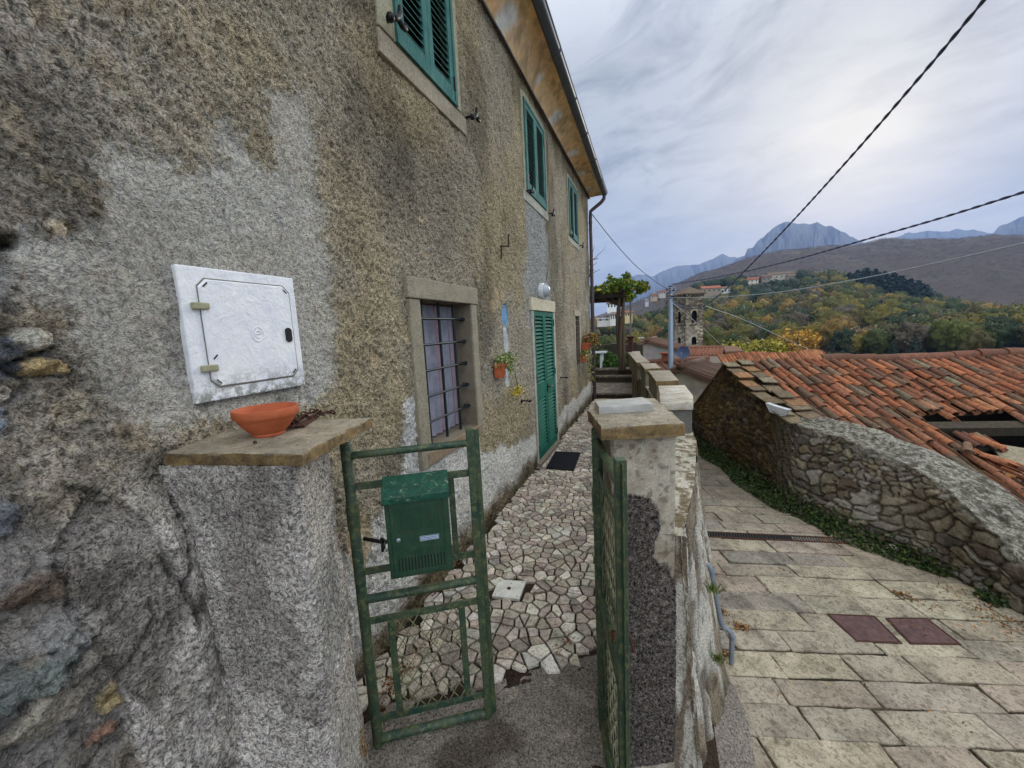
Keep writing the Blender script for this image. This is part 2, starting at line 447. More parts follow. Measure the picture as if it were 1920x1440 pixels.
def f_cab(n):
    co = n.co(); a = n.noise(co, 26, 6, .62, 1.4); b = n.noise(co, 150, 3, .6); d = n.noise(co, 9, 6, .75, .5)
    z = n.sep(co)[2]
    c = n.mix(n.ramp(d, [(.35, 0.0), (.65, 1.0)]), L3(214, 216, 222), L3(236, 236, 234))
    gr = n.math('MULTIPLY', n.ramp(z, [(.01, 1.0), (.11, 0.0)]), n.ramp(n.noise(co, 34, 6, .75), [(.44, 0.0), (.56, 1.0)]))
    c = n.mix(n.math('MULTIPLY', gr, .8), c, L3(92, 98, 78))
    return c, n.bump(n.math('ADD', a, n.math('MULTIPLY', b, .15)), .7, .006)
M['cabinet'] = material('white_cabinet_paint', f_cab, .5, spec=.4)
M['olive'] = flat('olive_hinge', L3(148, 146, 118), .6)
def f_pot(n):
    co = n.co(); a = n.noise(n.map(co, (.4, .4, 5)), 22, 5, .6); b = n.noise(co, 9, 5, .7)
    c = n.mix(n.ramp(b, [(.3, 0.0), (.7, 1.0)]), L3(160, 80, 46), L3(190, 102, 64))
    return n.mix(1.0, c, n.ramp(a, [(.3, .86), (.7, 1.1)]), 'MULTIPLY'), n.bump(a, .3, .0015)
M['pot'] = material('terracotta', f_pot, .7)
def f_tile(n):
    co = n.co(); a = n.attr('Col'); b = n.noise(co, 26, 6, .7, .4); l = n.noise(n.map(co, loc=(2, 8, 1)), 14, 7, .75, .6)
    c = n.mix(1.0, a, n.ramp(b, [(.28, .6), (.5, 1.0), (.75, 1.3)]), 'MULTIPLY')
    c = n.mix(n.ramp(l, [(.47, 0.0), (.62, .62)]), c, L3(84, 74, 58))
    c = n.mix(n.ramp(n.noise(co, 55, 5, .7), [(.52, 0.0), (.64, .7)]), c, (.03, .024, .02))
    c = n.mix(.24, c, (.085, .062, .045))
    c = n.mix(n.ramp(n.noise(n.map(co, loc=(9, 2, 4)), 75, 5, .7), [(.60, 0.0), (.70, .6)]), c, L3(176, 160, 120))
    return c, n.bump(b, .5, .004)
M['tile'] = material('roof_tile_clay', f_tile, .9, spec=.12)
def f_wood(n):
    co = n.co(); a = n.attr('Col'); b = n.noise(n.map(co, (2, 2, 18)), 9, 6, .7, .3); d = n.noise(co, 40, 5, .7)
    c = n.mix(1.0, a, n.ramp(b, [(.3, .55), (.5, 1.0), (.7, 1.25)]), 'MULTIPLY')
    return n.mix(1.0, c, n.ramp(d, [(.3, .7), (.6, 1.1)]), 'MULTIPLY'), n.bump(b, .6, .004)
M['wood'] = material('weathered_wood', f_wood, .9, spec=.1)
def f_leaf(n):
    a = n.attr('Col'); b = n.noise(n.co(), 3, 3, .6)
    return n.mix(1.0, a, n.ramp(b, [(.3, .75), (.7, 1.25)]), 'MULTIPLY')
M['leaf'] = material('foliage', f_leaf, .7, spec=.2)
def f_plain(n): return n.mix(1.0, n.attr('Col'), n.ramp(n.noise(n.co(), 12, 5, .7), [(.3, .78), (.7, 1.2)]), 'MULTIPLY'), n.bump(n.noise(n.co(), 40, 4, .7), .4, .004)
M['plain'] = material('painted_surface', f_plain, .8)
def f_far(n): return n.mix(1.0, n.attr('Col'), n.ramp(n.noise(n.co(), .6, 6, .7), [(.3, .75), (.7, 1.2)]), 'MULTIPLY')
M['far'] = material('far_surface', f_far, .9, spec=.1)
def f_glass(n): return (.02, .022, .026)
M['glass'] = material('window_glass', f_glass, .1, spec=.5)


def leafcloud(C_, size, cols, rng, flat_=0.0, aspect=.6):
    """random leaf quads (bent at the middle) about points C_ -> V,F,colour per face"""
    n = len(C_); d = rng.normal(size=(n, 3)); d /= np.linalg.norm(d, axis=1)[:, None]
    e = rng.normal(size=(n, 3)); e[:, 2] *= (1 - flat_); d[:, 2] *= (1 - flat_ * .7)
    d /= np.linalg.norm(d, axis=1)[:, None]
    e -= d * (e * d).sum(1)[:, None]; e /= np.linalg.norm(e, axis=1)[:, None]
    s = np.asarray(size) * rng.uniform(.6, 1.3, n); s = s[:, None]
    V = np.stack([C_ - d * s * .5, C_ + e * s * aspect * .5, C_ + d * s * .5, C_ - e * s * aspect * .5], 1).reshape(-1, 3)
    F = np.arange(n * 4).reshape(n, 4)
    return V, F, cols


# ------------------------------------------------------------------ the long house
house = thing('plastered_house', (0, 4, 0), 'old two-storey house with grey-brown roughcast wall, green shutters and orange eaves along the paved path', 'house')
HY0, HY1, HZ1 = -2.4, 9.0, 4.46
OPEN = [  # y0,y1,z0,z1, depth
    (2.155, 2.868, .95, 1.915, .22), (4.60, 5.56, .06, 1.915, .10), (7.20, 7.60, .99, 1.89, .22),
    (2.13, 2.86, 3.33, 4.22, .10), (4.53, 5.38, 3.24, 4.22, .10), (6.89, 7.66, 3.22, 4.14, .10)]
def spaced(segs, snap):
    out = []
    for a, b, s in segs: out += list(np.linspace(a, b, max(2, int((b - a) / s)), endpoint=False))
    out.append(segs[-1][1]); out = np.array(out)
    for q in snap: out[np.argmin(abs(out - q))] = q
    return np.unique(out)
ys = spaced([(HY0, .2, .04), (.2, 2.4, .0065), (2.4, 4.2, .0095), (4.2, 6, .014), (6, HY1, .02)], [o[0] for o in OPEN] + [o[1] for o in OPEN])
zs = spaced([(-.5, -.1, .03), (-.1, 3.0, .0085), (3.0, HZ1, .011)], [o[2] for o in OPEN] + [o[3] for o in OPEN])
Yg, Zg = np.meshgrid(ys, zs, indexing='ij')

PATCH = [(1.286, 2.674), (1.40, 2.75), (1.488, 2.733), (1.50, 2.6), (1.47, 2.45), (1.47, 2.3), (1.43, 2.184), (1.44, 1.95), (1.46, 1.75), (1.44, 1.50), (1.3, 1.437), (.83, 1.45), (.74, 1.44), (.60, 1.52),
         (.60, 1.66), (.557, 1.781), (.502, 1.83), (.49, 1.93), (.52, 1.99), (.65, 1.99), (.69, 2.068), (.70, 2.193), (.78, 2.262), (.86, 2.22), (.96, 2.21), (1.0, 2.29), (1.05, 2.30), (1.07, 2.432), (1.14, 2.46), (1.2, 2.36), (1.26, 2.45)]
d1 = (fbm(Yg * 5, Zg * 5, 5, 3) - .5) * .16 + (fbm(Yg * 28, Zg * 28, 3, 4) - .5) * .05
dg = (fbm(Yg * 70, Zg * 70, 2, 5) - .5)
patch = sstep(.035, -.035, sdpoly(Yg, Zg, PATCH) + d1 + dg * .09)
STRIP = [(4.42, 1.98), (4.5, 3.3), (5.42, 3.3), (5.5, 2.5), (5.42, 2.08), (5.3, 1.95)]
STRIP = [(4.38, 1.7), (4.36, 2.1), (4.30, 2.3), (4.50, 2.6), (4.45, 3.22), (5.40, 3.22), (5.45, 2.5), (5.52, 2.1), (5.52, 1.95)]
strip = sstep(.06, -.06, sdpoly(Yg, Zg, STRIP) + d1 * 1.2 + dg * .1)
WB = [(1.0, -.6), (1.15, .62), (1.75, .80), (1.92, 1.00), (1.95, 1.33), (2.06, 1.36), (2.10, .92), (2.9, .86), (2.97, .68), (3.6, .56), (4.53, .44), (6.5, .44), (9.1, .47), (9.1, -.6)]
white = sstep(.035, -.035, sdpoly(Yg, Zg, WB) + d1 * 1.1)
white *= sstep(.06, .22, Zg + d1 * .8)                       # washed away near the path
low = sstep(.30, .05, Zg + d1 * 1.5)
def blob(y, z, ry, rz, k=1.0):
    return sstep(1.15, .85, np.hypot((Yg - y) / ry, (Zg - z) / rz) + d1 * 5 * k)
och = np.zeros_like(Yg)
for b in [(3.52, 2.03, .05, .09), (3.40, 1.93, .07, .055), (3.66, 2.03, .045, .06), (2.02, 1.97, .025, .03), (3.10, 2.15, .05, .035), (2.02, 1.71, .045, .05), (1.72, 1.585, .04, .03),
          (2.28, 2.42, .025, .02), (1.47, .72, .085, .16), (1.95, 2.13, .02, .02), (*onX(118, 425)[1:], .022, .018), (*onX(800, 478)[1:], .02, .02)]:
    if b[2] > 0: och = np.maximum(och, blob(*b, .8))
blue = blob(3.71, 1.83, .085, .12, .5)
niche = np.maximum(blob(3.70, 1.62, .085, .14, .4), np.maximum(blob(3.68, 1.30, .05, .10, .6), blob(3.68, 1.20, .07, .05, .6)))
pts = [(-40, 405), (20, 452), (36, 520), (45, 590), (98, 628), (128, 690), (112, 760), (70, 830), (64, 900), (105, 985), (135, 1090), (165, 1180), (232, 1262), (262, 1480), (-40, 1480)]
RUB = [tuple(onX(px, py, .04 if py < 720 else .17)[1:]) for px, py in pts]
rub = sstep(.012, -.012, sdpoly(Yg, Zg, RUB) + d1 * .25)
q_ = onX(205, 1300, .19); rub = np.maximum(rub, sstep(1.1, .9, np.hypot((Yg - q_[1]) / .035, (Zg - q_[2]) / .045) + d1 * 3))   # bare stone lower down
# displacement
D = (fbm(Yg * 1.1, Zg * 1.1, 3, 40) - .5) * .035 + (fbm(Yg * 6, Zg * 6, 3, 41) - .5) * (.016 + .022 * sstep(1.1, .6, Yg) * sstep(2.0, 1.4, Zg))
near = sstep(4.0, 1.5, Yg)
gr = fbm(Yg * 78, Zg * 78, 2, 42, .62); gr2 = fbm(Yg * 24 + gr, Zg * 24, 2, 44)
coarse = 1 - .55 * patch - .35 * white * (1 - near) - .8 * blue - .75 * niche
D += ((gr - .5) * .020 + (gr2 - .5) * .012) * np.clip(coarse, .1, 1)
pits = sstep(.62, .74, fbm(Yg * 13, Zg * 17, 3, 46)) * sstep(1.9, .9, Yg) * (1 - patch)
D -= pits * .006
D -= patch * .007 + strip * .004 + och * .007 + blue * .012 + niche * .012
# the foot of the wall swells out in front of the gate pier and is hollow under the meter cabinet
wl = sstep(1.46, 1.02, Zg + (fbm(Yg * 4, Zg * 4, 3, 47) - .5) * .25); wy = sstep(.90, .62, Yg)
D += .17 * wl * wy + .05 * sstep(.9, .2, Zg) * wy
ledge = [onX(px, py, .17)[1:] for px, py in ((150, 1020), (205, 945), (262, 950), (300, 1000), (330, 1052), (362, 1110), (352, 1180), (330, 1260), (300, 1330), (250, 1300), (180, 1180), (140, 1090))]
lm = sstep(.012, -.002, sdpoly(Yg, Zg, [tuple(q) for q in ledge]) + d1 * .2)
D -= lm * .040
D += white * low * .01
# masonry showing at the corner
u = Yg * 1.0 + (fbm(Yg * 3, Zg * 3, 2, 50) - .5) * .12; v = Zg + (fbm(Yg * 3, Zg * 3, 2, 51) - .5) * .10
u = u + (fbm(Yg * 11, Zg * 11, 3, 53) - .5) * .10; v = v + (fbm(Yg * 9 + 3, Zg * 12, 3, 54) - .5) * .09
f1, f2, cid, _, _ = cells(u / .19, v / .10, 5, .95)
mud = sstep(.44, .56, fbm(Yg * 5.5, Zg * 7, 4, 55))
bulge = np.clip((f2 - f1) * 5.0, 0, 1) * (1 - mud)
D += rub * (-.026 + .022 * bulge + (cid - .5) * .030 * (1 - mud) + (fbm(Yg * 9, Zg * 16, 5, 56, .6) - .5) * .06 + (fbm(Yg * 30, Zg * 45, 4, 52) - .5) * .02)
STONES = [  # single stones and pockets showing at the broken corner: px, py, half sizes (m), colour, relief
    (66, 634, .035, .026, (206, 200, 184), .016), (92, 690, .040, .022, (204, 178, 128), .018), (62, 742, .034, .022, (212, 206, 196), .012), (28, 800, .045, .040, (140, 148, 158), .014), (22, 668, .030, .05, (104, 108, 114), .0),
    (120, 424, .024, .016, (206, 192, 166), .006), (206, 1312, .022, .032, (176, 156, 112), .014), (196, 1378, .030, .012, (160, 122, 102), .010), (60, 985, .028, .045, (120, 122, 126), .012), (20, 1010, .022, .016, (170, 142, 96), .008),
    (90, 1120, .05, .03, (116, 100, 84), .016), (60, 1290, .07, .03, (120, 126, 120), .018), (150, 1260, .035, .02, (136, 130, 120), .012), (40, 905, .022, .016, (70, 68, 66), -.02), (8, 452, .030, .018, (34, 26, 18), -.05)]
stm = []
for px, py, ry, rz, sc_, rl in STONES:
    q_ = onX(px, py, .02 if py < 720 else .17); dd_ = np.hypot((Yg - q_[1]) / ry, (Zg - q_[2]) / rz) + (fbm(Yg * 34, Zg * 34, 3, int(px)) - .5) * .8
    mk = sstep(1.12, .95, dd_); stm.append((mk, sc_)); D += mk * (rl + (fbm(Yg * 40, Zg * 60, 3, int(py)) - .5) * .008) - sstep(1.5, 1.1, dd_) * (1 - mk) * .010
CRK = [[(372, 900), (362, 960), (374, 1030), (362, 1100), (380, 1180)], [(300, 1130), (308, 1160), (290, 1200), (262, 1250), (228, 1290)], [(190, 925), (262, 940), (300, 985), (322, 1045), (345, 1085)]]
crk_ = np.zeros_like(D)
for ln in CRK:
    P_ = [onX(px, py, .02 if py < 720 else .17)[1:] for px, py in ln]
    for a, b in zip(P_[:-1], P_[1:]):
        e = b - a; t = np.clip(((Yg - a[0]) * e[0] + (Zg - a[1]) * e[1]) / e.dot(e), 0, 1); crk_ = np.maximum(crk_, sstep(.009, .003, np.hypot(Yg - a[0] - t * e[0], Zg - a[1] - t * e[1]) + (fbm(Yg * 30, Zg * 30, 3, 48) - .5) * .016))
D -= crk_ * .012
# base colour
def C3(c): return np.array(L3(*c))
base = C3((182, 171, 149))[None, None] * np.ones(Yg.shape + (3,))
warm = sstep(.35, .65, fbm(Yg * 1.3, Zg * 1.3, 4, 60))[..., None]
base = base * (1 - warm) + C3((188, 173, 140)) * warm
bn = sstep(1.15, .5, Yg + d1)[..., None]
base = base * (1 - bn * .8) + C3((180, 171, 159)) * bn * .8
dk = (sstep(.48, .70, fbm(Yg * 1.6, Zg * 1.1, 5, 61)) * .42)[..., None]
base = base * (1 - dk)
dirt = (np.exp(-((Yg - 2.6) / .55) ** 2 - ((Zg - 2.75) / .42) ** 2) * .34)[..., None]   # soot-dark growth under the first window
base = base * (1 - dirt) + C3((70, 62, 44)) * dirt * .6
li = sstep(.56, .66, fbm(Yg * 9, Zg * 9, 4, 62))[..., None] * sstep(1.6, .8, Yg)[..., None] * .4
base = base * (1 - li) + C3((176, 160, 130)) * li
def put(mask, c, k=1.0):
    global base
    m_ = (np.clip(mask, 0, 1) * k)[..., None]; base = base * (1 - m_) + C3(c) * m_
put(patch * (.72 + .28 * sstep(.35, .6, fbm(Yg * 4, Zg * 4, 4, 6))), (194, 191, 182), .9); put(strip, (184, 186, 184), .8)
put(white, (232, 230, 222), .92)
put(low * sstep(.9, 1.6, Yg), (120, 106, 78), .75)
put(low * sstep(.5, .62, fbm(Yg * 7, Zg * 9, 4, 63)), (52, 48, 34), .6)
put(och, (198, 176, 138), .85); put(blue, (112, 160, 196), .95); put(niche, (200, 202, 204), .9)
# near foot: pale pinkish lime with dark growth
foot = sstep(1.40, 1.22, Zg + d1 * 1.2) * sstep(.98, .82, Yg) * (1 - rub)
put(foot, (234, 225, 214), .88)
put(foot * sstep(.50, .66, fbm(Yg * 5 + 3, Zg * 3.5, 6, 64, .62)), (128, 117, 108), .55)
put(lm, (142, 134, 126), .7)
put(sstep(1.75, 1.45, Zg) * sstep(.56, .72, fbm(Yg * 8, Zg * 8, 4, 65)) * sstep(1.5, 1.0, Yg), (60, 54, 44), .6)
pal = np.array([L3(*c) for c in [(124, 122, 118), (134, 132, 128), (104, 98, 90), (150, 142, 128), (164, 150, 122), (120, 112, 98), (112, 112, 114), (140, 130, 112)]])
rc = pal[(cid * 7.99).astype(int)] * 1.3 * (.75 + .5 * fbm(Yg * 20, Zg * 34, 4, 66))[..., None]
orx = .5 * sstep(.6, .68, fbm(Yg * 8, Zg * 8, 3, 67))[..., None]; rc = rc * (1 - orx * .6) + C3((176, 134, 66)) * orx * .6
gap = sstep(.12, .02, f2 - f1)[..., None]; rc = rc * (1 - gap * .4)
mc_ = C3((160, 153, 145)) * (.7 + .6 * fbm(Yg * 14, Zg * 22, 4, 57))[..., None]; rc = rc * (1 - mud[..., None] * .85) + mc_ * mud[..., None] * .85
base = base * (1 - rub[..., None]) + rc * rub[..., None]
for mk, sc_ in stm:
    k_ = mk[..., None] * .92; base = base * (1 - k_) + C3(sc_) * (.7 + .6 * fbm(Yg * 30, Zg * 44, 4, 58))[..., None] * k_
base = base * (1 - crk_[..., None] * .6)
grain = np.clip(1 - .30 * patch - .30 * rub - .8 * blue - .6 * niche - .3 * white - .4 * och, .1, 1)
V = np.stack([D, Yg, Zg], -1)
yc = (ys[:-1] + ys[1:]) / 2; zc_ = (zs[:-1] + zs[1:]) / 2
YC, ZC = np.meshgrid(yc, zc_, indexing='ij'); keep = np.ones(YC.shape, bool)
for y0, y1, z0, z1, dp in OPEN: keep &= ~((YC > y0) & (YC < y1) & (ZC > z0) & (ZC < z1))
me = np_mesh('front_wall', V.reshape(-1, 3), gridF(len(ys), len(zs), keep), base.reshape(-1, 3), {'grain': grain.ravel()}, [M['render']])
wallo = link(me, 'wall', house)
wallo['label'] = 'rough grey-brown plastered front wall with pale cement patches and bare stones'
def dwall(y, z):
    return float(D[np.argmin(abs(ys - y)), np.argmin(abs(zs - z))])

# reveals, back masses, far end wall
g = L3(150, 140, 122)
for y0, y1, z0, z1, dp in OPEN:
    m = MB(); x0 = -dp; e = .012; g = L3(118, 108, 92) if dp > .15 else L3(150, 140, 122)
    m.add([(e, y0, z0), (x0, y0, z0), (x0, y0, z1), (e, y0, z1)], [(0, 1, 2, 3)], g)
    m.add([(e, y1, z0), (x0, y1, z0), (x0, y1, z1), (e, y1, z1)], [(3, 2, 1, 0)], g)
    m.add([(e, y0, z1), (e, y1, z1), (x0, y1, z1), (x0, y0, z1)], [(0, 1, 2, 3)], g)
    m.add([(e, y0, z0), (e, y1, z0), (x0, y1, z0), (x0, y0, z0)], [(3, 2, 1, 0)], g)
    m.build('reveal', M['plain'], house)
m = MB(); m.box((-5, HY0, -.5), (-.30, HY1, HZ1), L3(140, 130, 112))
m.box((-.30, HY1 - .03, -.5), (-.004, HY1 - .001, HZ1), L3(150, 140, 120))
m.build('rear_mass', M['plain'], house)

# eaves: cove soffit, roof, gutter
YR0, YR1 = HY0 - .2, 9.12
def gz_(y): return 4.80 + (y - 4.0) * (4.50 - 4.80) / 5.0
yy = np.linspace(YR0, YR1, 240); tt = np.linspace(0, 1, 12)
YY, TT = np.meshgrid(yy, tt, indexing='ij')
ze = 4.44; XX = .015 + .27 * TT
ZZ = ze + (gz_(YY) - .045 - ze) * (np.sin(TT * math.pi / 2) ** .8)
ZZ = ZZ + (fbm(YY * 5, TT * 4, 3, 70) - .5) * .012
cc = C3((234, 200, 152))[None, None] * np.ones(YY.shape + (3,))
k_ = sstep(.42, .62, fbm(YY * 1.2, TT * 1.6, 4, 71))[..., None]; cc = cc * (1 - k_) + C3((228, 184, 132)) * k_
k_ = (sstep(.50, .60, fbm(YY * 2.1 + 7, TT * 2.2, 4, 72)) * .3)[..., None]; cc = cc * (1 - k_) + C3((206, 176, 150)) * k_
for (yb, tb, ry, rt) in ((3.9, .22, .12, .3), (5.75, .30, .10, .28), (6.9, .3, .10, .3), (7.75, .3, .08, .25), (8.6, .25, .12, .3), (4.9, .3, .05, .2)):
    k_ = sstep(1.15, .9, np.hypot((YY - yb - (TT - .2) * .25) / ry, (TT - tb) / rt) + (fbm(YY * 9, TT * 5, 3, 73) - .5) * .7)[..., None]; cc = cc * (1 - k_) + C3((232, 228, 220)) * k_
k_ = (sstep(.58, .64, fbm(YY * 6, TT * 3, 4, 74)) * .5)[..., None]; cc = cc * (1 - k_ * .6)
me = np_mesh('soffit', np.stack([XX, YY, ZZ], -1).reshape(-1, 3), gridF(240, 12)[:, ::-1], cc.reshape(-1, 3), None, [M['plain']])
so_ = link(me, 'eaves_soffit', house); so_['label'] = 'orange painted cove soffit with peeling white patches'
m = MB()
for i in range(40):       # moulding where soffit meets wall
    a = YR0 + (YR1 - YR0) * i / 40; b = YR0 + (YR1 - YR0) * (i + 1) / 40
    m.box((-.02, a, ze - .028), (.034 + random.uniform(0, .004), b, ze + .004), jitcol(L3(112, 100, 84), .2))
m.build('eaves_moulding', M['plain'], house)
gm = MB(); NG = 14
for i, y in enumerate(np.linspace(YR0, YR1 + .04, 26)):
    for k in range(NG + 1):
        a = math.pi * (1.0 + k / NG); r = .062
        gm.v.append((.335 + r * math.cos(a) * 1.0, float(y), gz_(y) + .0 + r * math.sin(a)))
for i in range(25):
    for k in range(NG):
        a = i * (NG + 1) + k; gm.f.append([a, a + 1, a + NG + 2, a + NG + 1]); gm.c.append((1, 1, 1)); gm.m.append(0)
gm.add([(.335 + .062 * math.cos(math.pi * (1 + k / NG)), YR1 + .04, gz_(YR1) + .062 * math.sin(math.pi * (1 + k / NG))) for k in range(NG + 1)], [tuple(range(NG + 1))])
for y in np.arange(-1.5, 9.1, .9):
    gm.tube([(.335 + .066 * math.cos(a), y, gz_(y) + .066 * math.sin(a)) for a in np.linspace(math.pi, 2 * math.pi, 12)], .006, 5)
gm.tube([(.40, YR0, gz_(YR0)), (.40, YR1 + .04, gz_(YR1 + .04))], .008, 6)
gut = gm.build('gutter', M['gutter'], house, True, auto=40)
gut['label'] = 'blue-grey half-round metal gutter'
m = MB()
for (x0, z0, x1, z1) in ((.30, 0.035, -2.6, 1.35),):
    for (a, b) in ((0, 0),):
        ya, yb = YR0, YR1
        m.hexa([(x0, ya, gz_(ya) + .0), (x0, yb, gz_(yb) + .0), (x1, yb, gz_(yb) + z1), (x1, ya, gz_(ya) + z1),
                (x0, ya, gz_(ya) + .09), (x0, yb, gz_(yb) + .09), (x1, yb, gz_(yb) + z1 + .09), (x1, ya, gz_(ya) + z1 + .09)], L3(150, 84, 58))
m.box((-5, HY0, HZ1), (-.05, HY1, 4.5), L3(150, 84, 58))
m.hexa([(-5.4, YR0, 4.6), (-5.4, YR1, 4.4), (-2.6, YR1, gz_(YR1) + 1.35), (-2.6, YR0, gz_(YR0) + 1.35), (-5.4, YR0, 4.7), (-5.4, YR1, 4.5), (-2.6, YR1, gz_(YR1) + 1.44), (-2.6, YR0, gz_(YR0) + 1.44)], L3(150, 84, 58))
m.add([(-5, HY1, 4.46), (-.02, HY1, 4.46), (.25, HY1, gz_(HY1) - .03), (-2.6, HY1, gz_(HY1) + 1.3)], [(0, 1, 2, 3)], L3(150, 140, 120))
m.build('roof', M['tile'], house)

# downpipe
dp_ = MB()
dp_.tube([(.335, 9.13, gz_(9.1) - .06), (.33, 9.12, gz_(9.1) - .12), (.27, 9.10, 4.30), (.12, 9.06, 4.19), (.055, 9.03, 4.13), (.05, 9.02, 4.02), (.05, 9.02, 2.0), (.052, 9.02, .02)], .038, 12)
for z in (3.9, 2.9, 1.9, .9): dp_.tube([(.05, 9.02, z - .02), (.05, 9.02, z + .02)], .045, 12)
dpo = dp_.build('downpipe', M['pipe_brown'], house, True, auto=40)

# stone surrounds
def stone(a, b, c, name, lab=None, jit=.003, bev=.006, mat='render_fine'):
    m = MB(); m.box(a, b, L3(*c), 0, jit); o = m.build(name, M[mat], house, bevel=bev)
    if lab: o['label'] = lab
    return o
# grain attribute absent on plain meshes: those use 'stonef' below
def f_stone(n):
    co = n.co(); a = n.attr('Col'); b = n.noise(co, 110, 4, .7); d = n.noise(co, 12, 6, .7, .4)
    c = n.mix(1.0, a, n.ramp(d, [(.3, .75), (.7, 1.15)]), 'MULTIPLY')
    return n.mix(1.0, c, n.ramp(b, [(.35, .6), (.52, 1.0), (.7, 1.25)]), 'MULTIPLY'), n.bump(n.math('ADD', b, d), .6, .004)
M['stone'] = material('dressed_stone', f_stone, .9, spec=.15)
stone((-.15, 2.02, 1.918), (.034, 2.99, 2.045), (150, 142, 122), 'lintel', 'pecked grey stone lintel over barred window', mat='stone')
stone((-.10, 2.035, .86), (.026, 2.152, 1.916), (148, 140, 120), 'jamb', mat='stone')
stone((-.10, 2.872, .86), (.026, 2.975, 1.916), (150, 142, 122), 'jamb', mat='stone')
stone((-.24, 2.10, .865), (.030, 2.94, .948), (138, 120, 98), 'window_sill', mat='stone')
stone((-.06, 4.50, 1.918), (.022, 5.66, 2.07), (206, 196, 168), 'lintel', 'pale smooth lintel over green shuttered door', mat='stone')
stone((-.06, 4.525, .0), (.016, 4.596, 1.916), (170, 166, 152), 'jamb', mat='stone')
stone((-.06, 5.563, .0), (.016, 5.64, 1.916), (184, 180, 166), 'jamb', mat='stone')
stone((-.1, 4.52, -.02), (.05, 5.62, .055), (128, 120, 104), 'door_sill', mat='stone')
stone((-.03, 7.10, 1.892), (.018, 7.70, 1.99), (172, 162, 136), 'lintel', mat='stone')
stone((-.03, 7.13, .94), (.014, 7.197, 1.89), (176, 168, 146), 'jamb', mat='stone')
stone((-.03, 7.603, .94), (.014, 7.67, 1.89), (176, 168, 146), 'jamb', mat='stone')
for (ya, yb, za, zb, s) in ((1.98, 3.02, 3.20, 4.30, 0), (4.42, 5.50, 3.13, 4.32, 1), (6.78, 7.78, 3.12, 4.24, 1)):
    y0, y1, z0, z1 = [(o[0], o[1], o[2], o[3]) for o in OPEN if ya < o[0] < yb and o[2] > 3][0]
    c = (164, 158, 134)
    stone((-.04, ya, za), (.012, yb, z0 - .004), (160, 150, 130) if s == 0 else (176, 176, 160), 'window_sill', mat='stone')
    stone((-.04, ya if s == 0 else y0 - .07, z0 - .002), (.017, y0 - .003, z1 + .05), c if s == 0 else (160, 156, 132), 'jamb', mat='stone')
    stone((-.04, y1 + .003, z0 - .002), (.017, y1 + .08, z1 + .05), (160, 156, 132), 'jamb', mat='stone')
    stone((-.04, y0 - .003, z1 + .003), (.015, y1 + .003, z1 + .07), (160, 156, 132), 'lintel', mat='stone')

def shutter_leaf(y0, y1, z0, z1, x, mat, parent, nm, hinge_side, slope=1, mid=None, pitch=.042, fw=.055):
    m = MB(); t = .03
    m.box((x, y0, z0), (x + t, y0 + fw, z1)); m.box((x, y1 - fw, z0), (x + t, y1, z1))
    m.box((x + .001, y0 + fw, z0), (x + t - .001, y1 - fw, z0 + fw * 1.6)); m.box((x + .001, y0 + fw, z1 - fw), (x + t - .001, y1 - fw, z1))
    zones = [(z0 + fw * 1.6, z1 - fw)]
    if mid:
        m.box((x + .001, y0 + fw, mid[0]), (x + t - .001, y1 - fw, mid[1])); zones = [(z0 + fw * 1.6, mid[0]), (mid[1], z1 - fw)]
    for a, b in zones:
        k = int((b - a) / pitch)
        for i in range(k):
            zc = a + (i + .5) * (b - a) / k
            m.hexa([(x + .003, y0 + fw, zc + .012), (x + t - .003, y0 + fw, zc - .016), (x + t - .003, y1 - fw, zc - .016), (x + .003, y1 - fw, zc + .012),
                    (x + .003, y0 + fw, zc + .018), (x + t - .003, y0 + fw, zc - .010), (x + t - .003, y1 - fw, zc - .010), (x + .003, y1 - fw, zc + .018)])
    o = m.build(nm, mat, parent, bevel=.002, seg=1)
    h = MB()
    for zz in (z0 + .12, z1 - .12) if not mid else (z0 + .14, (z0 + z1) / 2 + .1, z1 - .14):
        yh = y0 if hinge_side < 0 else y1
        h.box((x + t, yh - .012, zz - .04), (x + t + .008, yh + .012, zz + .04)); h.tube([(x + t + .004, yh, zz - .045), (x + t + .004, yh, zz + .045)], .008, 6)
    h.build('hinge', M['iron'], o)
    return o
for i, o_ in enumerate(OPEN[3:]):
    y0, y1, z0, z1, _ = o_
    win = MB(); xb = -.02
    for a, b in (((xb, y0 + .001, z0 + .001), (.030, y0 + .03, z1 - .001)), ((xb, y1 - .03, z0 + .001), (.030, y1 - .001, z1 - .001)), ((xb, y0 + .03, z1 - .03), (.029, y1 - .03, z1 - .001)), ((xb, y0 + .03, z0 + .001), (.029, y1 - .03, z0 + .02))): win.box(a, b)
    win.box((-.09, y0, z0), (-.085, y1, z1), mi=1)
    wo_ = win.build('window', [M['shutter'], M['dark']], house)
    ym = (y0 + y1) / 2
    shutter_leaf(y0 + .032, ym - .002, z0 + .022, z1 - .032, -.006, M['shutter'], wo_, 'shutter', -1)
    shutter_leaf(ym + .002, y1 - .032, z0 + .022, z1 - .032, -.006, M['shutter'], wo_, 'shutter', 1)
y0, y1, z0, z1, _ = OPEN[1]; ym = (y0 + y1) / 2
db = MB(); db.box((-.075, y0, z0), (-.07, y1, z1)); db = db.build('door', M['dark'], house)
for a, b, s in ((y0 + .006, ym - .002, -1), (ym + .002, y1 - .006, 1)):
    shutter_leaf(a, b, z0 + .01, z1 - .004, -.02, M['door_green'], db, 'shutter', s, mid=(.82, 1.0), pitch=.046, fw=.06)
m = MB(); m.box((.012, ym + .015, .86), (.02, ym + .045, .97)); m.tube([(.02, ym + .03, .93), (.06, ym + .03, .93), (.065, ym + .11, .93)], .007, 6)
m.build('handle', M['iron'], db)

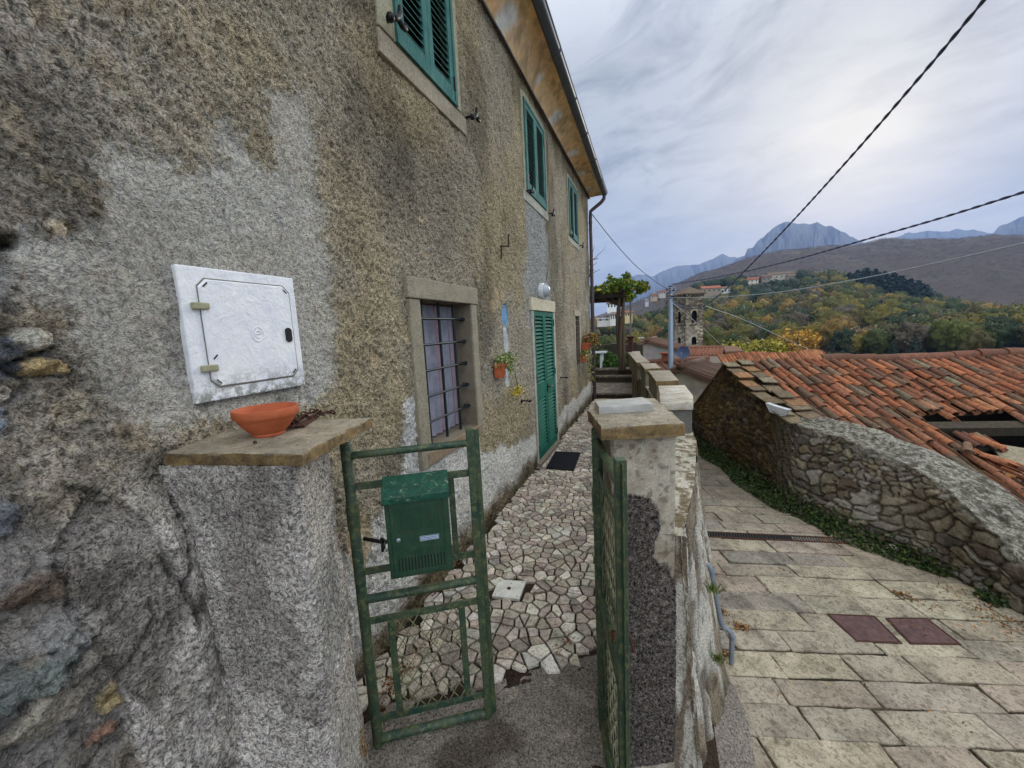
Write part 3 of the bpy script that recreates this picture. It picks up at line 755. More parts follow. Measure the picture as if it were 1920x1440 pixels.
# barred window
wb = MB()
y0, y1, z0, z1, _ = OPEN[0]
for a, b in (((-.2, y0, z0), (-.16, y0 + .05, z1)), ((-.2, y1 - .05, z0), (-.16, y1, z1)), ((-.2, y0 + .05, z1 - .05), (-.161, y1 - .05, z1)), ((-.2, y0 + .05, z0), (-.161, y1 - .05, z0 + .06)), ((-.198, (y0 + y1) / 2 - .03, z0), (-.163, (y0 + y1) / 2 + .03, z1))):
    wb.box(a, b, L3(120, 66, 52))
wbo = wb.build('window', M['wood'], house)
# curtain with soft folds
yy = np.linspace(y0 + .01, y1 - .01, 90); zz = np.linspace(z0 + .01, z1 - .01, 30); A, B = np.meshgrid(yy, zz, indexing='ij')
ph = (A - y0) / (y1 - y0)
XX = -.150 + .010 * np.sin(ph * 46 + .6 * np.sin(B * 4)) + .004 * np.sin(ph * 113)
cu = np.ones(A.shape + (3,)) * C3((150, 150, 162))
for c0 in (.02, .31, .36, .62, .67, .97):
    k_ = sstep(.028, .012, abs(ph - c0))[..., None] * .5; cu = cu * (1 - k_) + C3((166, 112, 110)) * k_
me = np_mesh('curtain', np.stack([XX, A, B], -1).reshape(-1, 3), gridF(90, 30), cu.reshape(-1, 3), None, [M['plain']])
cuo = link(me, 'curtain', wbo); cuo['label'] = 'sheer lilac curtain with faded pink stripes'
gr_ = MB()
for y in (2.275, 2.50, 2.71): gr_.tube([(-.055, y, z0 - .01), (-.055, y, z1 + .01)], .0105, 8)
for k in range(5):
    z = z0 + .165 + k * .172
    gr_.tube([(-.045, y0 - .02, z), (-.045, y1 - .035, z)], .0085, 8)
    gr_.lathe([(0, -.02), (.013, -.018), (.016, 0), (.013, .014), (0, .018)], (-.045, y1 - .025, z), 10, rot=Matrix.Rotation(R(90), 3, 'X'))
    gr_.tube([(-.045, y1 - .03, z), (-.10, y1 + .01, z)], .007, 6)
gr_.build('window_grille', M['bars'], wbo, True, auto=50)
m = MB(); y0, y1, z0, z1, _ = OPEN[2]
m.box((-.10, y0, z0), (-.09, y1, z1), L3(92, 92, 66))
wn_ = m.build('window', M['plain'], house)
m = MB()
for z in np.linspace(z0 + .08, z1 - .08, 8): m.bar((.004, y0 - .02, z), (.004, y1 + .01, z), .010, .012)
m.tube([(-.02, (y0 + y1) / 2, z0), (-.02, (y0 + y1) / 2, z1)], .008, 6)
m.build('window_grille', M['rust'], wn_)

# ------------------------------------------------------------------ fittings on the wall
def holdback(y, z, lab, s=1.0, x=.01):
    """iron shutter dog: bracket with a pivoting figure"""
    t = thing('shutter_holdback', (x, y, z), lab, 'shutter holdback', 'black iron shutter holdbacks on the house wall')
    m = MB(); m.tube([(x - .03, y, z), (x + .05, y, z + .004), (x + .075, y + .0, z - .002)], .009 * s, 8); m.build('bracket', M['iron'], t, True)
    m = MB(); xx = x + .075
    m.tube([(xx, y - .055 * s, z - .035 * s), (xx + .004, y - .02 * s, z - .012 * s), (xx, y, z), (xx, y + .02 * s, z + .028 * s), (xx, y + .022 * s, z + .06 * s)], [.013 * s, .016 * s, .014 * s, .012 * s, .009 * s], 8)
    m.tube([(xx, y, z), (xx, y + .03 * s, z - .018 * s), (xx, y + .055 * s, z - .012 * s), (xx, y + .06 * s, z + .01 * s)], [.013 * s, .012 * s, .014 * s, .008 * s], 8)
    m.lathe([(0, -.02 * s), (.017 * s, -.012 * s), (.02 * s, 0), (.015 * s, .014 * s), (0, .02 * s)], (xx, y - .06 * s, z - .038 * s), 10)
    m.build('catch', M['iron'], t, True)
    return t
for px, py, lb, s in ((727, 40, 'black iron shutter holdback left of the nearest upper window', 1.2), (878, 220, 'black iron shutter holdback below right of the nearest upper window', 1.1),
                      (988, 358, 'small iron shutter holdback left of the middle upper window', 1), (1029, 401, 'small iron shutter holdback right of the middle upper window', 1),
                      (1068, 441, 'tiny iron shutter holdback left of the farthest upper window', 1), (1087, 461, 'tiny iron shutter holdback right of the farthest upper window', 1)):
    p = onX(px, py, .02); holdback(p[1], p[2], lb, s)
def wallhook(y, z, lab, dy=.14):
    t = thing('door_holdback', (0, y, z), lab, 'holdback', 'iron arms that hold the door shutters')
    m = MB(); m.tube([(-.02, y, z), (.10, y, z + .004)], .008, 8); m.tube([(.10, y, z), (.10, y + dy * .2, z), (.10, y + dy, z + .006)], [.016, .013, .006], 8); m.build('arm', M['iron'], t, True)
    m = MB(); m.lathe([(0, -.006), (.022, -.004), (.022, .004), (0, .006)], (.012, y, z), 12, 'x'); m.build('rosette', M['iron'], t, True)
p = onX(985, 752, .05); wallhook(p[1], p[2], 'black iron door holdback left of the green shuttered door', .2)
p = onX(1056, 708, .05); wallhook(p[1], p[2], 'black iron door holdback right of the green shuttered door', .25)
p = onX(703, 1013, .06)
t = thing('iron_wall_catch', (0, p[1], p[2]), 'black forked iron catch in bare stone behind the green mailbox', 'wall catch')
m = MB(); m.tube([(-.03, p[1], p[2]), (.11, p[1] + .01, p[2] - .01), (.13, p[1] + .13, p[2] - .02)], .010, 8); m.build('arm', M['iron'], t, True)
m = MB()
for s in (-1, 1): m.tube([(.11, p[1], p[2]), (.12, p[1] - .015, p[2] + s * .02), (.125, p[1] - .03, p[2] + s * .035)], [.010, .011, .006], 8)
m.build('fork', M['iron'], t, True)
# hook bar
m = MB(); m.bar((.02, 3.60, 2.36), (.03, 3.60, 2.49), .02, .012, (1, 0, 0)); m.bar((.02, 3.60, 2.48), (.05, 3.74, 2.50), .022, .014); m.bar((.05, 3.735, 2.49), (.055, 3.735, 2.61), .02, .012, (1, 0, 0))
o = m.build('iron_hook_bar', M['rust'], None, bevel=.002); tag(o, 'rusty bent iron bar fixed high on the wall between window and door', 'iron bar')
# lamp
p = onX(1022, 545, .06)
t = thing('bulkhead_lamp', (0, p[1], p[2]), 'round white glass bulkhead lamp above the green door', 'wall lamp')
m = MB(); m.lathe([(0, -.02), (.095, -.02), (.10, .0), (.095, .035), (.085, .04)], (0.01, p[1], p[2]), 28, 'x'); m.build('housing', flat('grey_white_enamel', L3(206, 208, 210), .4), t, True, auto=40)
m = MB(); m.lathe([(.083, .038), (.078, .07), (.055, .10), (.02, .113), (0, .115)], (0.01, p[1], p[2]), 28, 'x'); m.build('glass', flat('frosted_glass', L3(168, 174, 178), .25, 0, .05, 10, .05, .6), t, True)
# cables on the wall
def cable_on(pts, r, name, lab, mat='render_cable', parent=None):
    m = MB(); m.tube(pts, r, 6); o = m.build(name, M[mat], parent, True); tag(o, lab, 'cable', 'cables clipped to the house wall'); return o
M['render_cable'] = flat('painted_cable', L3(132, 122, 104), .7)
M['cable_dark'] = flat('dark_cable', L3(60, 60, 70), .6)
M['wire'] = flat('overhead_cable', L3(74, 80, 104), .6)
M['wire_pale'] = flat('pale_cable', L3(150, 156, 160), .6)
yl = 5.16
cable_on([(.022, 5.56, 4.42), (.024, 5.56, 3.3), (.024, 5.50, 2.8), (.026, 5.3, 2.45), (.03, 5.2, 2.32)], .006, 'lamp_cable', 'thin painted cable running down to the bulkhead lamp')
pts = []
for i in range(60):
    y = -2 + i * 11 / 59; pts.append((.045, y, ze - .035 - .012 * abs(math.sin(i * .9)) + random.uniform(-.004, .004)))
cable_on(pts, .009, 'eaves_cable', 'dark cable clipped along under the eaves', 'cable_dark')
p = onX(1116, 500, 0); q = onX(1090, 615, .01)
m = MB(); m.tube([(.03, 8.55, 2.02), (.03, 8.42, 2.00), (.03, 8.30, 1.55)], .009, 6); o = m.build('vent_pipe', M['render_cable'], None, True); tag(o, 'thin pale pipe bent down on the wall near the house corner', 'pipe')

# meter cabinet
cy0, cy1, cz0, cz1 = .832, 1.256, 1.516, 1.952
mc = thing('meter_cabinet', (.0, cy0, cz0), 'white metal meter cabinet with olive hinges set in the rough wall', 'meter cabinet')
x0 = .007
m = MB(); m.box((-.02, cy0, cz0), (x0, cy1, cz1)); m.build('frame', M['cabinet'], mc, bevel=.004)
dy0, dy1, dz0, dz1 = cy0 + .055, cy1 - .032, cz0 + .045, cz1 - .038
def rrect(a, b, c, d, ch): return [(a + ch, c), (b - ch, c), (b, c + ch), (b, d - ch), (b - ch, d), (a + ch, d), (a, d - ch), (a, c + ch)]
m = MB(); pl = rrect(dy0, dy1, dz0, dz1, .025); po = rrect(dy0 - .004, dy1 + .004, dz0 - .004, dz1 + .004, .026)
n_ = len(pl); m.add([(x0 + .001, *q) for q in pl] + [(x0 + .007, *q) for q in rrect(dy0 + .004, dy1 - .004, dz0 + .004, dz1 - .004, .024)], [(k, (k + 1) % n_, n_ + (k + 1) % n_, n_ + k) for k in range(n_)] + [tuple(range(n_, 2 * n_))])
door_ = m.build('door', M['cabinet'], mc)
m = MB(); m.add([(x0 + .0008, *q) for q in po], [tuple(range(8))]); m.build('door_gap', flat('gap_grey', L3(120, 118, 104), .8), mc)  # flat grey outline showing around the door edge
for z in (cz0 + .11, cz1 - .125):
    m = MB(); m.box((x0, dy0 - .03, z - .011), (x0 + .015, dy0 + .022, z + .011)); m.build('hinge', M['olive'], mc, bevel=.004)
for (y, z, a) in ((dy0 + .02, dz1 - .018, 45), (dy1 - .02, dz1 - .02, -45), (dy0 + .02, dz0 + .018, -45), (dy1 - .02, dz0 + .02, 45), (dy0 + .02, dz0 + .10, 45)):
    m = MB(); c_, s_ = math.cos(R(a)) * .010, math.sin(R(a)) * .010
    m.bar((x0 + .0075, y - c_, z - s_), (x0 + .0075, y + c_, z + s_), .004, .002, (1, 0, 0)); m.build('screw_slot', M['iron'], mc)
m = MB(); lk = (dy1 - .028, (dz0 + dz1) / 2 - .012)
m.lathe([(0, 0), (.014, 0), (.014, .006), (0, .006)], (x0 + .006, lk[0], lk[1] + .014), 16, 'x'); m.lathe([(0, 0), (.014, 0), (.014, .006), (0, .006)], (x0 + .006, lk[0], lk[1] - .014), 16, 'x')
m.box((x0 + .006, lk[0] - .0135, lk[1] - .014), (x0 + .0118, lk[0] + .0135, lk[1] + .014)); m.build('lock', M['iron'], mc)
m = MB(); cyc, czc = (dy0 + dy1) / 2 + .012, (dz0 + dz1) / 2 - .006
m.tube([(x0 + .007, cyc + .022 * math.cos(a), czc + .026 * math.sin(a)) for a in np.linspace(0, 2 * math.pi, 24, endpoint=False)], .0022, 5, closed=True)
m.tube([(x0 + .007, cyc - .010, czc + .001), (x0 + .007, cyc + .011, czc + .001)] + [(x0 + .007, cyc + .011 * math.cos(a), czc + .013 * math.sin(a)) for a in np.linspace(.1, 5.4, 14)], .002, 5)
m.build('emblem', M['cabinet'], mc, True)

# ------------------------------------------------------------------ ground plans
INN = [(1.5, 1.36), (2.0, 1.38), (2.65, 1.41), (3.8, 1.38), (5.3, 1.22), (6.6, 1.05), (9.2, .86), (11.5, .74)]     # inner face of the terrace parapet (y, x)
OUT = [(1.4, 1.47), (2.0, 1.56), (2.65, 1.62), (3.8, 1.58), (5.3, 1.44), (6.6, 1.30), (9.2, 1.06), (11.5, .94)]
BOT = [(1.0, 1.50), (1.4, 1.56), (1.6, 1.61), (2.0, 1.745), (2.65, 1.77), (3.7, 1.80), (5.7, 1.885), (7.0, 1.88), (9.2, 1.7), (11.5, 1.5)]  # foot on the street side
def ip(tab, y): t = np.array(tab); return np.interp(y, t[:, 0], t[:, 1])
def zstreet(x, y): return -.15 - .0894 * (x - 1.75) - .0191 * (y - 2.03)

# crazy paving: Voronoi pieces cut by hand
def voronoi(seeds, region, gap, nb=14):
    """region(x,y)->bool ; returns list of shrunk convex polygons"""
    S = np.array(seeds); out = []
    for i in range(len(S)):
        p = S[i]
        if not region(p[0], p[1]): continue
        d = np.hypot(*(S - p).T); idx = np.argsort(d)[1:nb]
        rr = d[idx[3]] * 1.3; poly = [(p[0] + rr * math.cos(a), p[1] + rr * math.sin(a)) for a in np.linspace(0, 2 * math.pi, 9)[:-1]]
        for j in idx:
            q = S[j]; nx, ny = q - p; L = math.hypot(nx, ny); nx /= L; ny /= L; c = L / 2 - gap / 2
            new = []
            for k in range(len(poly)):
                a = poly[k]; b = poly[(k + 1) % len(poly)]
                da = (a[0] - p[0]) * nx + (a[1] - p[1]) * ny - c; dbb = (b[0] - p[0]) * nx + (b[1] - p[1]) * ny - c
                if da <= 0: new.append(a)
                if (da < 0) != (dbb < 0): t = da / (da - dbb); new.append((a[0] + t * (b[0] - a[0]), a[1] + t * (b[1] - a[1])))
            poly = new
            if len(poly) < 3: break
        if len(poly) >= 3: out.append(poly)
    return out
E0, E1 = onZ(1118, 1236, 0), onZ(700, 1335, 0)
def edge_y(x): return E1[1] + (E0[1] - E1[1]) * (x - E1[0]) / (E0[0] - E1[0])
COVER = [tuple(onZ(px, py, 0)[:2]) for px, py in ((935, 1089), (987, 1093), (974, 1127), (922, 1121))]
def incover(x, y): return float(sdpoly(np.array(x), np.array(y), COVER)) < .012
seeds = []
st = .079
for j, y in enumerate(np.arange(1.0, 9.15, st * .86)):
    for x in np.arange(-.05 + (j % 2) * st / 2, 1.5, st):
        seeds.append((x + random.uniform(-.040, .040), y + random.uniform(-.037, .037)))
reg = lambda x, y: edge_y(x) + .02 < y < 9.0 and .0 < x < ip(INN, y) + .02 and not incover(x, y)
def zpath(x, y): return .010 * (fbm(np.array(x * 3.0), np.array(y * 3.0), 2, 80) - .5)
m = MB()
mcols = [(188, 177, 158), (196, 186, 168), (204, 195, 178), (178, 166, 150), (190, 174, 160), (212, 205, 190), (166, 154, 140)]
for poly in voronoi(seeds, reg, .011):
    if len(poly) < 3: continue
    c = np.mean(np.array(poly), 0)
    # drop tiny edges
    q = [poly[i] for i in range(len(poly)) if math.dist(poly[i], poly[i - 1]) > .006]
    if len(q) < 3: continue
    ti = random.uniform(-.012, .012), random.uniform(-.012, .012); h = .012 + random.uniform(-.003, .003) + float(zpath(*c))
    n_ = len(q); inn = [(c[0] + (a - c[0]) * .93, c[1] + (b - c[1]) * .93) for a, b in q]
    zf = lambda a, b, z: z + (a - c[0]) * ti[0] * 8 * .25 + (b - c[1]) * ti[1] * 8 * .25
    vs = [(a, b, -.012) for a, b in q] + [(a, b, zf(a, b, h - .003)) for a, b in q] + [(a, b, zf(a, b, h)) for a, b in inn]
    f = [tuple(range(2 * n_, 3 * n_))]
    for k in range(n_): j = (k + 1) % n_; f += [(k, j, n_ + j, n_ + k), (n_ + k, n_ + j, 2 * n_ + j, 2 * n_ + k)]
    m.add(vs, f, jitcol(L3(*random.choice(mcols)), .22))
path = m.build('path', M['mosaic']); tag(path, kind='structure')
# bedding between the pieces and the ramp in front of the gate
gx = np.linspace(-.08, 1.62, 120); gy = np.linspace(.9, 9.1, 420); A, B = np.meshgrid(gx, gy, indexing='ij')
Z = zpath_ = .010 * (fbm(A * 3, B * 3, 2, 80) - .5) + (fbm(A * 40, B * 40, 3, 81) - .5) * .006 - .001
Z = np.where(B < edge_y(A) - .05, Z - .05, Z - .003)
bc = np.ones(A.shape + (3,)) * C3((66, 54, 42)); k_ = sstep(.45, .62, fbm(A * 9, B * 9, 4, 82))[..., None]; bc = bc * (1 - k_) + C3((58, 46, 36)) * k_
k_ = (sstep(.14, .02, A - D[0, 0] * 0 + (fbm(A * 12, B * 12, 3, 83) - .5) * .12))[..., None]; bc = bc * (1 - k_) + C3((48, 42, 30)) * k_
me = np_mesh('path_bedding', np.stack([A, B, Z], -1).reshape(-1, 3), gridF(120, 420), bc.reshape(-1, 3), {'grain': np.ones(A.size)}, [M['concrete']]); o = link(me, 'path_bedding'); tag(o, kind='structure')

gx = np.linspace(-.2, 2.35, 330); gy = np.linspace(-1.2, 2.35, 420); A, B = np.meshgrid(gx, gy, indexing='ij')
eY = edge_y(A)
Z = -.004 - .055 * np.clip(eY - B, 0, 3) - .03 * sstep(.0, .9, eY - B)
zs_ = zstreet(A, B)
wx = ip(BOT, B); fil = sstep(-.10, .30, A - wx - .02 + (B - 1.55) * .26 * 1.6)
Z = Z * (1 - fil) + (zs_ - .02) * fil
Z = np.where((A > wx + .02) & (B > 2.0), zs_ - .03, Z)
Z += (fbm(A * 4, B * 4, 3, 84) - .5) * .014 + (fbm(A * 45, B * 45, 3, 85) - .5) * .007
Z = np.where(B > eY + .04, Z - .04, Z)
bc = np.ones(A.shape + (3,)) * C3((128, 120, 110)); k_ = sstep(.45, .68, fbm(A * 3, B * 3, 5, 86))[..., None]; bc = bc * (1 - k_) + C3((88, 80, 72)) * k_
k_ = sstep(.6, .72, fbm(A * 11, B * 11, 3, 87))[..., None] * .6; bc = bc * (1 - k_) + C3((160, 150, 136)) * k_
me = np_mesh('concrete_ramp', np.stack([A, B, Z], -1).reshape(-1, 3), gridF(330, 420), bc.reshape(-1, 3), {'grain': np.ones(A.size)}, [M['concrete']]); o = link(me, 'concrete_ramp'); tag(o, kind='structure')

# street
E2 = np.array([.943, .334]); E1v = np.array([-.334, .943])
m = MB(); y_ = -4.0; row = 0
scol = [(154, 144, 124), (160, 150, 128), (148, 138, 120), (144, 134, 116), (164, 154, 132), (152, 142, 124), (140, 132, 118), (156, 142, 124)]
o0 = np.array([1.75, 2.03]); WALLP = [(4.35, 1.2), (4.15, 2.2), (3.90, 2.95), (3.673, 3.382), (3.435, 3.971), (3.086, 4.277), (2.63, 5.05), (2.45, 5.56), (2.27, 6.07), (2.0, 6.77), (1.75, 7.4), (1.4, 8.2)]
GR = [np.array((1.80, 3.64)), np.array((2.96, 4.03))]
MH = [[onZ(px, py, 0)[:2] for px, py in q] for q in ()]
def on_street(px, py):
    n = np.array([.0894, .0191, 1.0]); d = ray(px, py); P0 = np.array([1.75, 2.03, -.15]); t = n.dot(P0 - CAM) / n.dot(d); return CAM + t * d
MH1 = [on_street(*q) for q in ((1549, 1153), (1640, 1157), (1692, 1209), (1606, 1206))]
MH2 = [on_street(*q) for q in ((1660, 1161), (1738, 1161), (1803, 1211), (1706, 1210))]
def near_poly(p, poly, dd): return float(sdpoly(np.array(p[0]), np.array(p[1]), [(q[0], q[1]) for q in poly])) < dd
GRP = [(1.80, 3.62), (2.98, 4.02), (2.95, 4.12), (1.77, 3.72)]
while y_ < 7.5:
    hgt = random.choice([.155, .17, .185, .20]); x_ = -2.6 + random.uniform(0, .4)
    while x_ < 4.6:
        wd = random.uniform(.30, .62)
        c = o0 + E2 * (x_ + wd / 2 - .6) + E1v * (y_ + hgt / 2)
        ok = c[0] > ip(BOT, c[1]) - .35 and c[0] < 4.6 and c[1] > -2.8
        if ok:
            g_ = .0042; cs = []
            for (a, b) in ((g_, g_), (wd - g_, g_), (wd - g_, hgt - g_), (g_, hgt - g_)):
                q = o0 + E2 * (x_ + a - .6 + random.uniform(-.006, .006)) + E1v * (y_ + b + random.uniform(-.005, .005) + .008 * math.sin(x_ * 2.3 + row)); cs.append(q)
            # subdivide the outline for chipped edges, cut out iron covers
            pts = []
            for k in range(4):
                a, b = cs[k], cs[(k + 1) % 4]; nn = 6 if k % 2 == 0 else 3
                for t in range(nn): q = a + (b - a) * t / nn; pts.append(q + np.array([random.gauss(0, .003), random.gauss(0, .003)]))
            h = random.uniform(-.004, .005) + .005; cc_ = sum(pts) / len(pts)
            bad = False
            for P_ in (MH1, MH2, GRP):
                if near_poly(cc_, P_, .0) : bad = True
            n_ = len(pts); inn = [cc_ + (q - cc_) * .975 for q in pts]
            zz = lambda q, d: float(zstreet(q[0], q[1])) + d
            vs = [(*q, zz(q, -.02)) for q in pts] + [(*q, zz(q, h - .004)) for q in pts] + [(*q, zz(q, h)) for q in inn]
            f = [tuple(range(2 * n_, 3 * n_))]
            for k in range(n_): j = (k + 1) % n_; f += [(k, j, n_ + j, n_ + k), (n_ + k, n_ + j, 2 * n_ + j, 2 * n_ + k)]
            col = jitcol(L3(*random.choice(scol)), .08, .02)
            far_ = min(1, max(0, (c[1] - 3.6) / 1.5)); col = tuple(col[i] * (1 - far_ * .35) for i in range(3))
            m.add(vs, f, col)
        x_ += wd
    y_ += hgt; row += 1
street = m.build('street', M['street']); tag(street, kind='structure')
gx = np.linspace(1.0, 5.2, 200); gy = np.linspace(-3, 9.5, 420); A, B = np.meshgrid(gx, gy, indexing='ij')
Z = zstreet(A, B) - .003 + (fbm(A * 30, B * 30, 3, 88) - .5) * .004
Z = np.where(A < ip(BOT, B) - .3, Z - .2, Z)
bc = np.ones(A.shape + (3,)) * C3((84, 74, 58)); k_ = sstep(.45, .65, fbm(A * 7, B * 7, 4, 89))[..., None]; bc = bc * (1 - k_) + C3((52, 46, 36)) * k_
me = np_mesh('street_bedding', np.stack([A, B, Z], -1).reshape(-1, 3), gridF(200, 420), bc.reshape(-1, 3), {'grain': np.ones(A.size)}, [M['concrete']]); o = link(me, 'street_bedding'); tag(o, kind='structure')

# iron covers
def f_hatch(n):
    co = n.co(); b = n.noise(co, 30, 5, .7); ch = n.node('ShaderNodeTexChecker', {'Vector': n.map(co, rot=(0, 0, R(64))), 'Scale': 95}).outputs[1]
    return n.mix(n.ramp(b, [(.35, 0.0), (.65, 1.0)]), L3(74, 54, 52), L3(104, 78, 74)), n.bump(ch, .6, .003)
M['hatch'] = material('checkered_iron', f_hatch, .75, .1)
for P_, lb in ((MH1, 'brown checkered iron cover, the left one of the pair in the street'), (MH2, 'brown checkered iron cover with dry bits on it, the right one of the pair')):
    c = sum(P_) / 4
    t = thing('manhole_cover', tuple(c), lb, 'manhole cover', 'iron covers in the street')
    m = MB()
    top = [(*q[:2], float(zstreet(*q[:2])) + .011) for q in P_]; bt = [(*q[:2], float(zstreet(*q[:2])) - .01) for q in P_]
    inn = [tuple(np.array(c) + (np.array(q) - c) * .93) for q in top]
    i2 = [(a, b, float(zstreet(a, b)) + .011) for a, b, _ in inn]; i3 = [(a, b, float(zstreet(a, b)) + .007) for a, b, _ in inn]
    m.add(bt + top + i2 + i3, [(k, (k + 1) % 4, 4 + (k + 1) % 4, 4 + k) for k in range(4)] + [(4 + k, 4 + (k + 1) % 4, 8 + (k + 1) % 4, 8 + k) for k in range(4)] + [(8 + k, 8 + (k + 1) % 4, 12 + (k + 1) % 4, 12 + k) for k in range(4)])
    m.build('frame', M['rust'], t)
    i4 = [tuple(np.array(c) + (np.array(q) - np.array(c)) * .90) for q in top]; i4 = [(a, b, float(zstreet(a, b)) + .0105) for a, b, _ in i4]
    m = MB(); m.add(i4 + [(a, b, z - .01) for a, b, z in i4], [(0, 1, 2, 3)] + [(4 + k, 4 + (k + 1) % 4, (k + 1) % 4, k) for k in range(4)]); m.build('plate', M['hatch'], t)
# drain grate across the street
t = thing('drain_grate', (2.37, 3.85, float(zstreet(2.37, 3.85))), 'long narrow iron drain grate laid across the street', 'drain grate')
a = np.array([1.775, 3.655]); b = np.array([2.965, 4.06]); dv = (b - a) / np.linalg.norm(b - a); nv = np.array([-dv[1], dv[0]]); L_ = np.linalg.norm(b - a); W_ = .085
m = MB(); q = lambda s, w_, z: (*(a + dv * s + nv * w_), float(zstreet(*(a + dv * s + nv * w_))) + z)
m.add([q(0, -W_ / 2, .0062), q(L_, -W_ / 2, .0062), q(L_, W_ / 2, .0062), q(0, W_ / 2, .0062)], [(0, 1, 2, 3)]); m.build('channel', M['dark'], t)
m = MB()
for w_ in (-W_ / 2, W_ / 2): m.bar(q(0, w_, .011), q(L_, w_, .011), .010, .012)
m.build('frame', M['rust'], t)
m = MB(); k = 0
for s in np.arange(.01, L_ - .03, .024): m.bar(q(s, -W_ / 2, .011), q(s + .03, W_ / 2, .011), .009, .008)
o = m.build('bars', flat('grate_iron', L3(58, 56, 54), .6, .3), t); o['kind'] = 'stuff'

# tile cover in the path
c = np.mean(np.array(COVER), 0)
t = thing('inspection_cover', (c[0], c[1], 0), 'square white marble inspection cover set in the crazy paving', 'inspection cover')
m = MB(); m.prism([tuple(c + (np.array(q) - c) * .98) for q in COVER][::-1] if False else [tuple(c + (np.array(q) - c) * .98) for q in COVER], -.01, .014, L3(214, 212, 200)); m.build('plate', M['plain'], t, bevel=.002)
m = MB(); m.lathe([(.013, 0), (.013, .003), (.009, .004), (.006, .002), (0, .002)], (c[0], c[1], .0142), 16); m.build('lifting_ring', M['rust'], t)
for q in COVER:
    q = c + (np.array(q) - c) * .78; m = MB(); m.lathe([(.004, 0), (.003, .0015), (0, .002)], (q[0], q[1], .0142), 8); m.build('screw', M['iron'], t)
# door mat
t = thing('door_mat', (.25, 4.86, .02), 'dark ribbed door mat before the green door', 'door mat')
mq = [onZ(px, py, .02)[:2] for px, py in ((1041, 847), (1089, 849), (1076, 883), (1023, 878))]; mq = np.array(mq)
m = MB()
def mp(u, v): return mq[0] * (1 - u) * (1 - v) + mq[1] * u * (1 - v) + mq[2] * u * v + mq[3] * (1 - u) * v
m.prism([mp(0, 0), mp(1, 0), mp(1, 1), mp(0, 1)][::-1], .012, .024)
for i in range(26):
    v0 = i / 26; m.prism([mp(.02, v0 + .008), mp(.98, v0 + .008), mp(.98, v0 + .028), mp(.02, v0 + .028)][::-1], .0242, .030)
m.build('rubber_mat', flat('black_rubber', (.012, .012, .018), .6), t)

# ------------------------------------------------------------------ left gate pier
pier = thing('gate_pier', (.05, 1.1, 0), 'thick roughcast gate pier grown out of the house wall, under a wide stone slab', 'gate pier')
key = [(-.15, .64), (.0, .675), (.16, .708), (.30, .738), (.410, .764), (.440, .795), (.412, .86), (.352, .97), (.290, 1.055), (.255, 1.085), (.16, 1.09), (.05, 1.07), (-.1, 1.04)]
def catmull(P, n):
    P = [np.array(p, float) for p in P]; P = [2 * P[0] - P[1]] + P + [2 * P[-1] - P[-2]]; out = []
    for i in range(1, len(P) - 2):
        for t in np.linspace(0, 1, n, endpoint=False):
            a, b, c, d = P[i - 1:i + 3]; out.append(.5 * ((2 * b) + (-a + c) * t + (2 * a - 5 * b + 4 * c - d) * t * t + (-a + 3 * b - 3 * c + d) * t ** 3))
    out.append(P[-2]); return np.array(out)
K = catmull(key, 26); zz = np.linspace(-.25, 1.366, 230)
T, Zp = np.meshgrid(np.arange(len(K)), zz, indexing='ij'); KX = K[:, 0][T]; KY = K[:, 1][T]
tx = np.gradient(K[:, 0]); ty = np.gradient(K[:, 1]); ln = np.hypot(tx, ty); NX = (ty / ln)[T]; NY = (-tx / ln)[T]
arc = np.concatenate([[0], np.cumsum(np.hypot(np.diff(K[:, 0]), np.diff(K[:, 1])))])[T]
frontw = sstep(.42, .1, KX) * (KY < .80)
fl = .05 * sstep(1.2, -.1, Zp) * frontw + .012 * sstep(.9, 0, Zp)
gr = fbm(arc * 75, Zp * 75, 3, 90, .62)
dd = fl + (gr - .5) * .013 + (fbm(arc * 7, Zp * 5, 3, 91) - .5) * .022 + (fbm(arc * 26, Zp * 26, 2, 92) - .5) * .010
PX = KX + NX * dd; PY = KY + NY * dd
side = sstep(.79, .84, KY + 0 * KX) * sstep(.28, .33, KX)
bc = np.ones(T.shape + (3,)) * C3((222, 214, 204)); k_ = (sstep(.40, .66, fbm(arc * 4.5, Zp * 2.6, 5, 93, .65)) * .6)[..., None]; bc = bc * (1 - k_) + C3((128, 119, 112)) * k_
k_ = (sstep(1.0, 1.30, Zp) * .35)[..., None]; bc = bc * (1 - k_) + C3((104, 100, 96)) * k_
k_ = (side * (.9 - .4 * sstep(.5, .62, fbm(arc * 6, Zp * 5, 4, 94))))[..., None]; bc = bc * (1 - k_) + C3((216, 208, 194)) * k_
k_ = sstep(.64, .70, fbm(arc * 8 + 5, Zp * 8, 3, 95))[..., None] * sstep(.35, .1, Zp)[..., None] * .7; bc = bc * (1 - k_) + C3((168, 128, 50)) * k_
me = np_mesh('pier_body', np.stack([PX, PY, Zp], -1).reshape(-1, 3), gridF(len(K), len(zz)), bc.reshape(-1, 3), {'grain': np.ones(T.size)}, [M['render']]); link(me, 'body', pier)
ZC = 1.400
cap = [onZ(px, py, ZC)[:2] for px, py in ((303, 851), (566, 851), (697, 783))]
capp = [tuple(cap[0]), tuple(cap[1]), tuple(cap[2]), (-.10, 1.06)]
rough_slab(capp, ZC - .034, ZC, .025, .008, 7).build('cap_slab', M['slab'], pier, True, auto=50)
